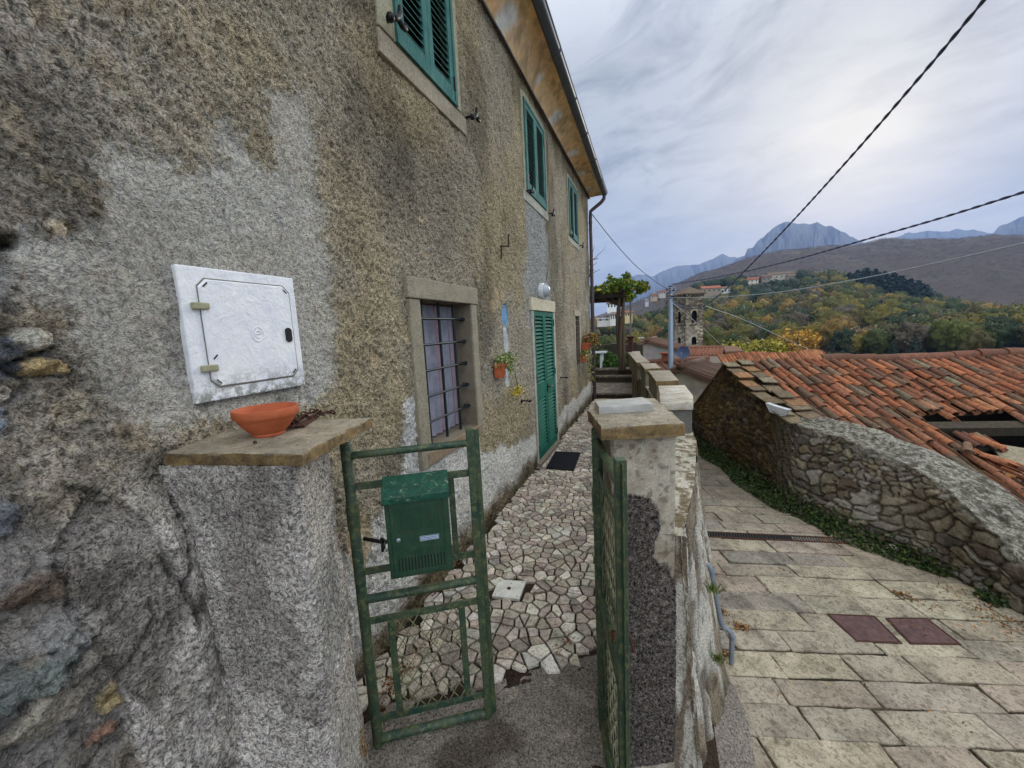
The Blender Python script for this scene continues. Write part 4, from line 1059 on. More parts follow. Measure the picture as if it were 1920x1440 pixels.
# bowl
bp = onZ(486, 820, ZC); b0 = np.array([bp[0] - .0, bp[1] + .035, ZC])
t = thing('terracotta_bowl', tuple(b0), 'round orange terracotta bowl on the slab of the left gate pier', 'bowl')
Rb = .0
lft, rgt = onY(421, 775, b0[1]), onY(546, 768, b0[1]); RR = abs(rgt[0] - lft[0]) / 2 * .62
prof = [(0, .004), (RR * .44, .004), (RR * .47, 0), (RR * .50, .004), (RR * .50, .010), (RR * .62, RR * .22), (RR * .80, RR * .44), (RR * .90, RR * .62), (RR * .93, RR * .66), (RR * .965, RR * .665), (RR * .985, RR * .70), (RR * 1.0, RR * .92), (RR * .985, RR * .95), (RR * .94, RR * .95), (RR * .92, RR * .92), (RR * .86, RR * .66), (RR * .72, RR * .42), (RR * .5, RR * .24), (0, RR * .2)]
m = MB(); m.lathe(prof, tuple(b0), 64); bo = m.build('bowl', M['pot'], t, True, auto=35)
# rusty chain on a flat iron
p = onZ(600, 786, ZC)
t = thing('rusty_chain', tuple(p), 'heap of brown rusty chain beside the terracotta bowl', 'chain')
cp = [onZ(*q, ZC + .008) for q in ((628, 776), (612, 774), (596, 778), (584, 786), (572, 782), (560, 790), (552, 798), (541, 794), (535, 800), (548, 802), (562, 797), (548, 788), (566, 780), (590, 772), (606, 779))]
for i in range(len(cp) - 1):
    a, b = Vector(cp[i]), Vector(cp[i + 1]); k = max(1, int((b - a).length / .021))
    for j in range(k):
        c = a + (b - a) * (j + .5) / k; d = (b - a).normalized(); s = Vector((-d.y, d.x, 0)); u = Vector((0, 0, 1))
        w_ = s if (i + j) % 2 else (u * .8 + s * .4).normalized()
        m = MB(); m.tube([c + d * .0145 * math.cos(q) + w_ * .0085 * math.sin(q) + u * (.003 if (i + j) % 2 else .006) for q in np.linspace(0, 2 * math.pi, 12, endpoint=False)], .0032, 6, closed=True)
        m.build('link', M['rust'], t, True)
t = thing('flat_iron_bar', tuple(onZ(590, 792, ZC)), 'short flat rusty iron bar lying under the chain', 'iron bar')
m = MB(); a, b = onZ(562, 800, ZC + .005), onZ(590, 781, ZC + .005); m.bar(a, b, .03, .008); a, b = onZ(552, 778, ZC + .005), onZ(590, 772, ZC + .005); m.build('bar', M['rust'], t, bevel=.001)
# pebble
m = MB(); p = onZ(478, 829, ZC + .004); m.lathe([(0, -.005), (.005, -.003), (.006, 0), (.004, .004), (0, .005)], tuple(p), 8); o = m.build('pebble', M['rust'], None, True); tag(o, 'tiny dark pebble on the slab in front of the bowl', 'pebble')

# ------------------------------------------------------------------ right gate pier
rp = thing('gate_pier', (1.3, 1.6, 0), 'slim square concrete gate pier with dark pebble render on its foot', 'gate pier')
cor = np.array([(1.236, 1.372), (1.452, 1.432), (1.366, 1.90), (1.13, 1.845)])
def boxring(cor, n, rad=.012):
    out = []
    for k in range(4):
        a = cor[k]; b = cor[(k + 1) % 4]; L = np.linalg.norm(b - a); d = (b - a) / L
        for t in np.linspace(rad, L - rad, int(L / .006)): out.append(a + d * t)
        out.append(b - d * rad * .3 + 0 * d)
    return np.array(out)
Kp = boxring(cor, 0); Kp = np.vstack([Kp, Kp[:1]]); zz = np.linspace(-.22, 1.315, 250)
T, Zp = np.meshgrid(np.arange(len(Kp)), zz, indexing='ij'); KX = Kp[:, 0][T]; KY = Kp[:, 1][T]; cc = cor.mean(0)
arc = np.concatenate([[0], np.cumsum(np.hypot(np.diff(Kp[:, 0]), np.diff(Kp[:, 1])))])[T]
# dark pebble-dash outline on the front face, from the photograph
def onPlane(px, py, A_, B_):
    A_ = np.array([*A_, 0.]); B_ = np.array([*B_, 0.]); d = B_ - A_; L = np.linalg.norm(d); d /= L; nn = np.array([d[1], -d[0], 0]); r = ray(px, py); t = nn.dot(A_ - CAM) / nn.dot(r); q = CAM + t * r; return ((q - A_).dot(d), q[2])
PB = [onPlane(px, py, cor[0], cor[1]) for px, py in ((1120, 915), (1180, 925), (1215, 935), (1228, 960), (1232, 990), (1220, 1015), (1218, 1045), (1245, 1058), (1258, 1090), (1275, 1115), (1278, 1400), (1265, 1426), (1180, 1436), (1120, 1436))]
dpb = (fbm(arc * 40, Zp * 40, 3, 96) - .5) * .018
peb = sstep(.003, -.003, sdpoly(arc, Zp, PB) + dpb) * (arc < .235)
peb = np.maximum(peb, (arc > .75) * sstep(.93, .90, Zp + dpb))
nx = KX - cc[0]; ny = KY - cc[1]; nl = np.hypot(nx, ny)
grp = fbm(arc * 95, Zp * 95, 2, 97)
dd = peb * (.006 + (grp - .5) * .014) + (1 - peb) * ((fbm(arc * 20, Zp * 20, 4, 98) - .5) * .006 - .001)
edge = np.minimum(np.minimum(abs(arc - 0), abs(arc - .224)), 1)
PX = KX + nx / nl * dd; PY = KY + ny / nl * dd
bc = np.ones(T.shape + (3,)) * C3((174, 166, 150)); k_ = (sstep(.42, .62, fbm(arc * 14, Zp * 8, 5, 99)) * .6)[..., None]; bc = bc * (1 - k_) + C3((138, 126, 108)) * k_
k_ = (sstep(.60, .68, fbm(arc * 50, Zp * 50, 3, 100)) * .6)[..., None]; bc = bc * (1 - k_) + C3((92, 82, 68)) * k_
bc = bc * (1 - peb[..., None]) + C3((104, 96, 90)) * peb[..., None]
M['pebble'] = m_grain('pebble_dash', 1.0, (.12, 2.3), .014, strength=1.0)
mi_ = (peb[:-1, :-1] > .5).astype(int).reshape(-1)
me = np_mesh('pier_body', np.stack([PX, PY, Zp], -1).reshape(-1, 3), gridF(len(Kp), len(zz)), bc.reshape(-1, 3), {'grain': .25 + .75 * peb.ravel()}, [M['concrete'], M['pebble']], mi_); o = link(me, 'body', rp); o['label'] = 'pale concrete shaft with dark pebble render on its lower half'
ZR = 1.362
pc = [tuple(onZ(px, py, ZR)[:2]) for px, py in ((1101, 768), (1127, 802), (1285, 794), (1228, 746), (1114, 748))]
rough_slab(pc, 1.318, ZR, .02, .008, 9).build('cap_slab', M['slab'], rp, True, auto=50)
sp = [tuple(onZ(px, py, 1.392)[:2]) for px, py in ((1114, 752), (1122, 763), (1227, 757), (1206, 744))]
m = rough_slab(sp, ZR + .001, 1.392, .02, .0025, 10)
M['block'] = flat('grey_block_stone', L3(158, 157, 150), .7, 0, .22, 18, .3)
o = m.build('grey_block', M['block'], None, True, auto=50); tag(o, 'flat grey stone block lying on the cap of the right gate pier', 'stone block')

# ------------------------------------------------------------------ terrace parapet
tw = thing('terrace_wall', (1.5, 5, 0), 'peeling whitewashed terrace wall with capped piers between path and street', 'wall')
yy = np.linspace(1.42, 11.4, 900); yy = 1.42 + (yy - 1.42) ** 1.0
ss = np.linspace(0, 1, 110); A, S_ = np.meshgrid(yy, ss, indexing='ij')
xt = ip(OUT, A) + .0; xb = ip(BOT, A); ztop = .955 - .0 * A; zbot = zstreet(xb, A) - .06
t_ = 1 - S_; prof = t_ ** 1.35
X_ = xt + (xb - xt) * prof; Zw = zbot + (ztop - zbot) * S_
ridg = fbm(A * 6, Zw * 2.2, 4, 101); ridg2 = fbm(A * 30, Zw * 8, 4, 102)
bandp = np.exp(-((A - 2.2) / .22) ** 2) * sstep(.65, .45, Zw); X_ -= bandp * .010
X_ += (1 - .85 * bandp) * ((ridg - .5) * .05 * (1 - S_ * .5) + (ridg2 - .5) * .022) + (fbm(A * 70, Zw * 70, 2, 103) - .5) * .008
crk = sstep(.62, .70, fbm(A * 9, Zw * 1.6, 4, 104)); X_ -= crk * .018
bc = np.ones(A.shape + (3,)) * C3((196, 190, 176)); k_ = sstep(.42, .60, fbm(A * 8, Zw * 3.0, 5, 105))[..., None]; bc = bc * (1 - k_) + C3((142, 128, 108)) * k_
k_ = (crk * .75)[..., None]; bc = bc * (1 - k_) + C3((70, 56, 42)) * k_
k_ = (sstep(.60, .70, fbm(A * 20, Zw * 12, 4, 106)) * .6)[..., None]; bc = bc * (1 - k_) + C3((64, 56, 46)) * k_
k_ = (sstep(.06, -.14, Zw + .05 * (ridg - .5)) * .5)[..., None]; bc = bc * (1 - k_) + C3((72, 70, 48)) * k_
me = np_mesh('outer_face', np.stack([X_, A, Zw], -1).reshape(-1, 3), gridF(900, 110), bc.reshape(-1, 3), {'grain': np.ones(A.size) * .8}, [M['render_fine']]); o = link(me, 'outer_face', tw); o['label'] = 'battered outer face with flaking white and brown render'
xi = ip(INN, A); Zw = -.1 + (.955 + .1) * S_
X_ = xi - (fbm(A * 20, Zw * 8, 4, 107) - .5) * .012
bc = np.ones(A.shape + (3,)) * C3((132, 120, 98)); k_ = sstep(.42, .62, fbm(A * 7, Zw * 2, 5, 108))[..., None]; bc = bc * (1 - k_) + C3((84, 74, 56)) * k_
me = np_mesh('inner_face', np.stack([X_, A, Zw], -1).reshape(-1, 3), gridF(900, 110)[:, ::-1], bc.reshape(-1, 3), {'grain': np.ones(A.size) * .8}, [M['render_fine']]); link(me, 'inner_face', tw)
w_ = np.linspace(0, 1, 24); A2, W2 = np.meshgrid(yy, w_, indexing='ij'); X2 = ip(INN, A2) + (ip(OUT, A2) - ip(INN, A2)) * W2
Z2 = .955 + (fbm(A2 * 16, X2 * 16, 4, 109) - .5) * .012
bc = np.ones(A2.shape + (3,)) * C3((190, 184, 166)); k_ = sstep(.45, .6, fbm(A2 * 26, X2 * 26, 5, 110, .6))[..., None]; bc = bc * (1 - k_) + C3((120, 106, 82)) * k_
me = np_mesh('coping', np.stack([X2, A2, Z2], -1).reshape(-1, 3), gridF(900, 24)[:, ::-1], bc.reshape(-1, 3), {'grain': np.ones(A2.size) * .7}, [M['render_fine']]); link(me, 'coping', tw)
capq = [(((1234, 723), (1284, 722), (1300, 741), (1300, 754), (1238, 756)), 1.17), (((1215, 695), (1256, 694), (1273, 713), (1230, 715)), 1.165), (((1200, 681), (1229, 681), (1240, 690), (1209, 692)), 1.165), (((1177, 660), (1196, 660), (1219, 679), (1194, 680)), 1.17)]
for i, (q, zt) in enumerate(capq):
    P_ = [onZ(px, py, zt)[:2] for px, py in q]
    P_ = P_[::-1]
    th = .045 if i else .05
    rough_slab([tuple(a) for a in P_], zt - th, zt, .03 if i < 3 else .08, .004, 20 + i).build('cap', M['pale_slab'] if i == 0 else M['slab'], tw, True, auto=50)
    c = sum(P_) / len(P_); bodyp = [tuple(c + (a - c) * .93) for a in P_]
    m = MB(); m.prism(bodyp, .90 if i else .80, zt - th - .001, L3(*((104, 102, 96) if i == 0 else (120, 110, 90)))); m.build('pier', M['stone'], tw, bevel=.006)

zz = np.linspace(-.3, .955, 120); ww = np.linspace(0, 1, 40); A3, B3 = np.meshgrid(ww, zz, indexing='ij'); y0_ = 1.425
xr = ip(OUT, y0_) + (ip(BOT, y0_) - ip(OUT, y0_)) * (1 - (B3 + .3) / 1.255) ** 1.35 + .012; X3 = 1.36 + (xr - 1.36) * A3; Y3 = y0_ + .02 * (1 - A3) + (fbm(X3 * 30, B3 * 9, 4, 111) - .5) * .02
bc = np.ones(A3.shape + (3,)) * C3((200, 194, 180)); k_ = sstep(.45, .6, fbm(X3 * 30, B3 * 6, 5, 112))[..., None]; bc = bc * (1 - k_) + C3((128, 114, 96)) * k_
me = np_mesh('end_face', np.stack([X3, Y3, B3], -1).reshape(-1, 3), gridF(40, 120), bc.reshape(-1, 3), {'grain': np.ones(A3.size) * .8}, [M['render_fine']]); link(me, 'end_face', tw)
# pvc pipe on the street side
def xface(y, z):
    zb_ = float(zstreet(ip(BOT, y), y)) - .06; t = 1 - np.clip((z - zb_) / (.955 - zb_), 0, 1); return float(ip(OUT, y) + (ip(BOT, y) - ip(OUT, y)) * t ** 1.35)
def on_face(px, py, off):
    best = None
    for y in np.linspace(4.2, 1.5, 400):
        p = onY(px, py, y); e = p[0] - xface(y, p[2]) - off
        if best is None or abs(e) < best[0]: best = (abs(e), p)
    return best[1]
yp_ = 2.2
pts = [np.array([xface(yp_, .40) - .03, yp_, .405]), np.array([xface(yp_, .40) + .006, yp_, .40])] + [np.array([xface(yp_, z_) + .016, yp_, z_]) for z_ in (.37, .28, .18, .08)]
q_ = pts[-1]; pts += [q_ + np.array([.012, -.004, -.022]), q_ + np.array([.040, -.014, -.034]), q_ + np.array([.052, -.018, -.056]), q_ + np.array([.052, -.018, -.22])]
t = thing('drain_pipe', tuple(pts[-1]), 'grey plastic drain pipe with elbows at the foot of the terrace wall', 'drain pipe')
m = MB(); m.tube(pts, .0125, 12); m.build('pipe', M['pvc'], t, True, auto=50)
for i in (2, 3, 6, 8):
    m = MB(); d = (pts[i] - pts[i - 1]); d = d / np.linalg.norm(d); m.tube([pts[i] - d * .014, pts[i] + d * .014], .0158, 12); m.build('coupling', M['pvc'], t, True, auto=50)

# ------------------------------------------------------------------ gate leaves
def leaf_frame(A_, B_):
    A_ = Vector((*A_, 0)); B_ = Vector((*B_, 0)); d = (B_ - A_).normalized(); nrm = Vector((d.y, -d.x, 0))
    return (lambda u, z, w=0: A_ + d * u + Vector((0, 0, z)) + nrm * w), d, nrm, (B_ - A_).length
def mesh_panel(P_, u0, u1, z0, z1, name, parent, du=.048, dz=.072, flip=0):
    m = MB(); rng = random.Random(3 + flip)
    # diamond wire mesh: wavy wires in both diagonals
    k = (z1 - z0) / dz * du
    for s in (-1, 1):
        st_ = u0 - k if s > 0 else u0
        u = st_
        while u < u1 + (k if s < 0 else 0):
            pts = []
            for i in range(25):
                f = i / 24; uu = u + s * k * f; z = z0 + (z1 - z0) * f
                if u0 <= uu <= u1: pts.append(P_(uu, z, .004 * s + .0022 * math.sin(f * 3.14 * (z1 - z0) / dz * 2)))
            if len(pts) > 1: m.tube(pts, .0023, 5)
            u += du
    return m.build(name, M['rust_green'], parent, True)
M['rust_green'] = flat('rusty_green_wire', L3(112, 112, 86), .7, 0, .4, 40)
def gate(A_, B_, label, panels, boxleaf, name='gate_leaf'):
    P_, d, nrm, L = leaf_frame(A_, B_); t = thing(name, (A_[0], A_[1], 0), label, 'gate', 'leaves of the green iron gate')
    m = MB(); m.tube([P_(0, -.035), P_(0, 0), P_(0, 1.30), P_(0, 1.306)], [.019, .021, .021, .017], 16); hp = m.build('hinge_post', M['green'], t, True, auto=50)
    m = MB(); m.tube([P_(0, .96), P_(0, 1.06)], .0245, 16); m.build('hinge_sleeve', M['green'], hp, True, auto=50)
    m = MB(); m.bar(P_(L - .016, -.01), P_(L - .016, 1.335 if not boxleaf else 1.315), .032, .030, tuple(d)); m.bar(P_(L - .002, -.0), P_(L - .002, 1.33 if not boxleaf else 1.31), .004, .046, tuple(d)); m.build('closing_post', M['green'], t, bevel=.003)
    rails = [(1.255, .013, 1), (1.13, .012, 0), (.775, .012, 0), (.655, .015, 1), (.558, .014, 0), (.105, .014, 0), (.012, .016, 1)]
    for z, r, rd in rails:
        m = MB()
        if rd: m.tube([P_(.016, z), P_(L - .03, z)], r * 1.15, 12)
        else: m.bar(P_(.016, z), P_(L - .03, z), .008, .030)
        m.build('rail', M['green'], t, rd == 1, bevel=0 if rd else .002, auto=50 if rd else None)
    us = (.10, .39)
    for z0, z1, hasmesh in panels:
        for u in us:
            m = MB(); m.bar(P_(u, z0 + .015), P_(u, z1 - .015), .008, .028, tuple(d)); m.build('upright', M['green'], t, bevel=.002)
        if hasmesh: mesh_panel(P_, us[0] + .012, us[1] - .012, z0 + .012, z1 - .012, 'wire_mesh', t, flip=int(z0 * 10))
    return t, P_, d, nrm, L
g1, P_, d, nrm, L = gate((.275, 1.16), (.69, 1.42), 'green iron gate leaf carrying the mailbox, beside the house', [(.105, .558, True)], True)
m = MB(); m.bar(P_(.385, .79), P_(.385, 1.115), .008, .024, tuple(d)); m.build('upright', M['green'], g1, bevel=.002)
g2, P2, d2, nrm2, L2 = gate((1.168, 1.530), (1.298, 1.075), 'green iron gate leaf swung open against the right pier', [(.655, 1.13, True), (.105, .558, True)], False)
m = MB(); m.tube([P2(.30, .70, -.03), P2(.30, .675, -.05), P2(.36, .655, -.055)], .006, 8); m.tube([P2(.33, .62), P2(.33, .70)], .012, 8); m.build('latch', M['rust'], g2, True)

# mailbox on the leaf
t = thing('mailbox', tuple(P_(.25, .77)), 'dark green metal mailbox with name plate on the gate leaf', 'mailbox')
u0, u1, z0, z1 = .128, .366, .775, 1.112; W0, W1 = .010, .088     # nrm points to the street side
def mbx(m, ua, ub, za, zb, wa, wb): m.hexa([P_(ua, za, wa), P_(ub, za, wa), P_(ub, za, wb), P_(ua, za, wb), P_(ua, zb, wa), P_(ub, zb, wa), P_(ub, zb, wb), P_(ua, zb, wb)])
m = MB(); mbx(m, u0, u1, z0, z1 - .008, W0, W1); m.build('body', M['green_box'], t, bevel=.004)
m = MB()
lid = [P_(u0 - .006, 1.150, W0), P_(u1 + .006, 1.150, W0), P_(u1 + .006, 1.094, W1 + .014), P_(u0 - .006, 1.094, W1 + .014)]
lid2 = [p_ + Vector((0, 0, .010)) for p_ in lid]
m.hexa([lid[0], lid[1], lid[2], lid[3], lid2[0], lid2[1], lid2[2], lid2[3]])
mbx(m, u0 - .006, u1 + .006, 1.080, 1.1035, W1 + .011, W1 + .0145)
m.hexa([P_(u0 - .003, 1.095, W0 + .001), P_(u0 + .001, 1.095, W0 + .001), P_(u0 + .001, 1.095, W1), P_(u0 - .003, 1.095, W1), P_(u0 - .003, 1.150, W0 + .001), P_(u0 + .001, 1.150, W0 + .001), P_(u0 + .001, 1.104, W1), P_(u0 - .003, 1.104, W1)])
m.hexa([P_(u1 - .001, 1.095, W0 + .001), P_(u1 + .003, 1.095, W0 + .001), P_(u1 + .003, 1.095, W1), P_(u1 - .001, 1.095, W1), P_(u1 - .001, 1.150, W0 + .001), P_(u1 + .003, 1.150, W0 + .001), P_(u1 + .003, 1.104, W1), P_(u1 - .001, 1.104, W1)])
m.build('lid', M['green_lid'], t, bevel=.003)
m = MB(); mbx(m, u0 + .016, u1 - .024, z0 + .012, z1 - .024, W1, W1 + .005); dr = m.build('door', M['green_box'], t, bevel=.004)
m = MB()
for k in range(15):
    u = u0 + .034 + k * .0122
    mbx(m, u, u + .0042, z0 + .03, z0 + .082 if k % 1 == 0 else 0, W1 + .0045, W1 + .0056)
m.build('vent_slots', M['dark'], dr)
m = MB()
for k in range(15):
    u = u0 + .0335 + k * .0122
    mbx(m, u, u + .005, z0 + .19, z0 + .285, W1 + .005, W1 + .0066); mbx(m, u, u + .005, z0 + .082, z0 + .112, W1 + .005, W1 + .0066)
m.build('pressed_ribs', M['green_box'], dr, bevel=.0008, seg=1)
m = MB(); rot = Matrix(((d.x, nrm.x, 0), (d.y, nrm.y, 0), (0, 0, 1))) @ Matrix.Rotation(R(-90), 3, 'X')
m.lathe([(0, 0), (.0085, 0), (.0085, .004), (.006, .006), (0, .006)], tuple(P_(u0 + .042, z0 + .158, W1 + .005)), 20, rot=rot); m.build('lock', flat('nickel', L3(150, 160, 160), .35, .7), dr, True, auto=40)
npm = MB(); mbx(npm, .247, .322, .915, .937, W1 + .005, W1 + .0075); npl = npm.build('name_plate', flat('plate_frame', L3(120, 132, 132), .4, .4), dr, bevel=.009, seg=3)
npm = MB(); mbx(npm, .252, .317, .919, .933, W1 + .0078, W1 + .0083); npm.build('name_card', flat('paper_card', L3(176, 190, 214), .7, 0, .1, 90), npl)
m = MB(); rg = random.Random(5)
for r_ in range(2):
    u = .2545
    while u < .313:
        l = rg.uniform(.0015, .0045); mbx(m, u, u + l, .9215 + .006 * (1 - r_), .9245 + .006 * (1 - r_), W1 + .0084, W1 + .0087); u += l + .0012
m.build('handwriting', flat('ink', (.03, .035, .07), .8), npl)

# ------------------------------------------------------------------ rubble wall and gable on the far side of the street
TOPZ = [-.62, -.42, -.20, .0, .36, .53, .63, .87, 1.07, .42, .05, -.1]
BACKZ = [-.50, -.30, -.12, .09, .43, .60, .66, .87, 1.07, .42, .05, -.1]
WP = np.array(WALLP)
Wc = catmull(WALLP, 40); tz = catmull([(a, b) for a, b in zip(TOPZ, BACKZ)], 40)
sl_ = np.concatenate([[0], np.cumsum(np.hypot(*np.diff(Wc, axis=0).T))])
sN = np.arange(0, sl_[-1], .0115)
WX = np.interp(sN, sl_, Wc[:, 0]); WY = np.interp(sN, sl_, Wc[:, 1]); ZF = np.interp(sN, sl_, tz[:, 0]); ZB = np.interp(sN, sl_, tz[:, 1])
ZF += (fbm(sN * 4, sN * 0, 4, 120) - .5) * .07; ZB = np.maximum(ZB, ZF) + (fbm(sN * 5, sN * 0 + 3, 4, 121) - .5) * .05
gx_ = np.gradient(WX, sN); gy_ = np.gradient(WY, sN); k_ = np.ones(41) / 41
gx_ = np.convolve(np.pad(gx_, 20, 'edge'), k_, 'valid'); gy_ = np.convolve(np.pad(gy_, 20, 'edge'), k_, 'valid'); gl_ = np.hypot(gx_, gy_); OX = -gy_ / gl_; OY = gx_ / gl_
gab = sstep(4.75, 5.15, WY)      # share of the gable house
TH = .34
q = np.concatenate([np.linspace(0, 1, 120, endpoint=False), np.linspace(1, 2, 44, endpoint=False), np.linspace(2, 3, 12)])
I, Q = np.meshgrid(np.arange(len(sN)), q, indexing='ij')
zf = ZF[I]; zb = ZB[I]; sv = sN[I]; z0_ = -.62
cp_ = np.clip(Q - 1, 0, 1)
off = np.where(Q <= 1, 0, np.where(Q <= 2, cp_ * TH, TH))
archz = zf + (zb - zf) * sstep(0, 1, cp_) + .02 * np.sin(cp_ * math.pi) * (1 - gab[I])
zq = np.where(Q <= 1, z0_ + (zf - z0_) * Q, np.where(Q <= 2, archz, zb + (z0_ - zb) * (Q - 2)))
off = off - .03 * (1 - gab[I]) * np.clip((zf - zq) / 1.0, 0, 1) * (Q <= 1)
gi = gab[I]
su = .155 * (1 - gi) + .085 * gi; szv = .098 * (1 - gi) + .062 * gi
uu = sv + (fbm(sv * 4, zq * 4, 3, 122) - .5) * .16 + (fbm(sv * 18, zq * 18, 3, 135) - .5) * .055; vv = zq + (fbm(sv * 4, zq * 4, 3, 123) - .5) * .12 + (fbm(sv * 18, zq * 18, 3, 136) - .5) * .045 + sv * .22 * (1 - gi)
f1, f2, cid, _, _ = cells(uu / .155, vv / .098, 7, .85)
g1_, g2_, gid, _, _ = cells(uu / .082, vv / .055, 8, .85)
f1 = f1 * (1 - gi) + g1_ * gi; ff = (f2 - f1) * (1 - gi) + (g2_ - g1_) * gi; cid = np.where(gi > .5, gid, cid)
small = (sstep(.44, .56, fbm(sv * 3.6, zq * 3.6 + 4, 3, 124)) > .5) & (gi <= .5)      # patches of small infill stones
ff = np.where(small, g2_ - g1_, ff); cid = np.where(small, gid, cid)
bul = np.clip((ff - .06) * 5.0, 0, 1) ** .8
capm = sstep(.90, 1.04, Q + (fbm(sv * 5, zq * 5, 4, 125) - .5) * .28) * (1 - gi)
disp = (1 - capm) * (.026 * bul - .014 + (cid - .5) * .022 + (fbm(sv * 34, zq * 34, 4, 126) - .5) * .012) + capm * ((fbm(sv * 26, off * 30 + zq * 26, 4, 127) - .5) * .030 + (fbm(sv * 5, off * 6, 3, 128) - .5) * .05)
nxx = np.where(Q <= 1, 1.0, np.cos(np.clip(Q - 1, 0, 1) * math.pi)); nzz = np.where(Q <= 1, 0.0, np.sin(np.clip(Q - 1, 0, 1) * math.pi)); nxx = np.where(Q > 2, -1, nxx)
X_ = WX[I] - OX[I] * off + OX[I] * disp * nxx; Y_ = WY[I] - OY[I] * off + OY[I] * disp * nxx; Z_ = zq + disp * nzz
pal = np.array([L3(*c) for c in [(120, 112, 98), (108, 99, 86), (138, 129, 110), (152, 147, 134), (98, 92, 85), (126, 114, 92), (114, 106, 97), (104, 92, 80), (128, 122, 112), (142, 133, 112)]])
ci = (cid * 9.99).astype(int); rc = pal[ci] * (.72 + .56 * fbm(sv * 26, zq * 30, 4, 129))[..., None]
palg = np.array([L3(*c) for c in [(84, 72, 54), (98, 82, 54), (72, 60, 46), (112, 98, 66), (64, 56, 46), (104, 84, 58), (90, 80, 66), (122, 108, 80), (78, 64, 44), (96, 90, 76)]])
rg_ = palg[ci] * (.7 + .6 * fbm(sv * 26, zq * 30, 4, 130))[..., None]; G3 = gi[..., None]; rc = rc * (1 - G3) + rg_ * G3
k_ = (sstep(.26, .10, ff + (fbm(sv * 30, zq * 30, 3, 137) - .5) * .2) * .75)[..., None]; rc = rc * 1.1 * (1 - k_) + C3((94, 85, 70)) * k_
k_ = (sstep(.08, .02, ff) * .5)[..., None]; rc = rc * (1 - k_) + C3((34, 28, 22)) * k_
k_ = (sstep(.52, .66, fbm(sv * 3, zq * 2.4, 5, 131)) * .5 * (gi + .2))[..., None]; rc = rc * (1 - k_) + C3((104, 84, 46)) * k_
k_ = (sstep(.5, .68, fbm(sv * 1.6 + 4, zq * 1.2, 5, 132)) * .55)[..., None]; rc = rc * (1 - k_ * .6)
lich = fbm(sv * 42, off * 42 + zq * 42, 4, 133, .65)[..., None]; cc_ = C3((98, 94, 82)) * (1 - sstep(.42, .58, lich)) + C3((148, 144, 130)) * sstep(.42, .58, lich)
k_ = sstep(.58, .68, fbm(sv * 16, off * 18, 5, 134, .65))[..., None] * .7; cc_ = cc_ * (1 - k_) + C3((62, 58, 46)) * k_
rc = rc * (1 - capm[..., None]) + cc_ * capm[..., None]
GI0 = int(np.searchsorted(-gab[::-1][::-1] * -1, .5)) if False else int(np.argmax(gab > .5))
def sub(i0, i1, name, parent, lab=None):
    sl2 = slice(i0, i1); Vv = np.stack([X_[sl2], Y_[sl2], Z_[sl2]], -1); n0 = Vv.shape[0]
    me = np_mesh(name, Vv.reshape(-1, 3), gridF(n0, len(q))[:, ::-1], rc[sl2].reshape(-1, 3), {'grain': (.5 + .5 * capm[sl2]).ravel()}, [M['rubble']])
    return link(me, name, parent)
rw = thing('rubble_wall', (3.4, 4.0, -.3), 'dry-looking rubble stone wall with rounded lichen-grey top on the far side of the street', 'wall')
sub(0, GI0 + 1, 'masonry', rw)
gh = thing('ruined_barn', (3.6, 6.0, -.3), 'ruined low stone barn with sagging collapsed terracotta tile roof beyond the street wall', 'barn')
sub(GI0, len(sN), 'gable_wall', gh)

# roof plane
KS = 1.08
RP = CAM + KS * (np.array([2.2, 5.62, 1.2387]) - CAM) - np.array([0, 0, .10])
ra, rs, rb, rpit = .26567, -.0225, .36927, .42474
RR_ = np.array([math.cos(ra), math.sin(ra), rs]); RD = np.array([math.sin(rb) * math.cos(rpit), -math.cos(rb) * math.cos(rpit), -math.sin(rpit)]); RN = np.cross(RD, RR_); RN /= np.linalg.norm(RN)
if RN[2] < 0: RN = -RN
def sag(u, v): return -.05 * math.exp(-((u - 1.9) / .6) ** 2 - ((v - 1.0) / .4) ** 2) - .03 * math.exp(-((u - .9) / .35) ** 2 - ((v - 1.4) / .5) ** 2) + .02 * math.sin(u * 2.1 + v)
def RO(u, v, h=0): return RP + RR_ * u + RD * v + RN * (h + sag(u, v))
HOLE = [(a * KS, b * KS) for a, b in [(1.40, .98), (1.60, 1.10), (2.04, .98), (2.17, 1.12), (3.1, 1.20), (3.1, 2.9), (1.42, 2.9), (1.20, 1.95), (1.22, 1.5), (1.30, 1.2)]]
def behind(u, v, mgn=.20):
    p = RO(u, v); d = np.hypot(Wc[:, 0] - p[0], Wc[:, 1] - p[1]); i = int(np.argmin(d)); j = min(max(i, 1), len(Wc) - 2); t = Wc[j + 1] - Wc[j - 1]; t /= np.linalg.norm(t); n_ = np.array([-t[1], t[0]])
    return ((p[0] - Wc[i][0]) * n_[0] + (p[1] - Wc[i][1]) * n_[1]) < -mgn
tcol = [(168, 98, 64), (156, 88, 58), (174, 104, 68), (132, 76, 54), (148, 94, 68), (184, 112, 74), (112, 72, 58), (158, 102, 76), (124, 96, 76), (104, 82, 66), (182, 120, 84)]
tgrey = [(132, 122, 98), (108, 98, 80), (140, 120, 98), (96, 86, 72)]
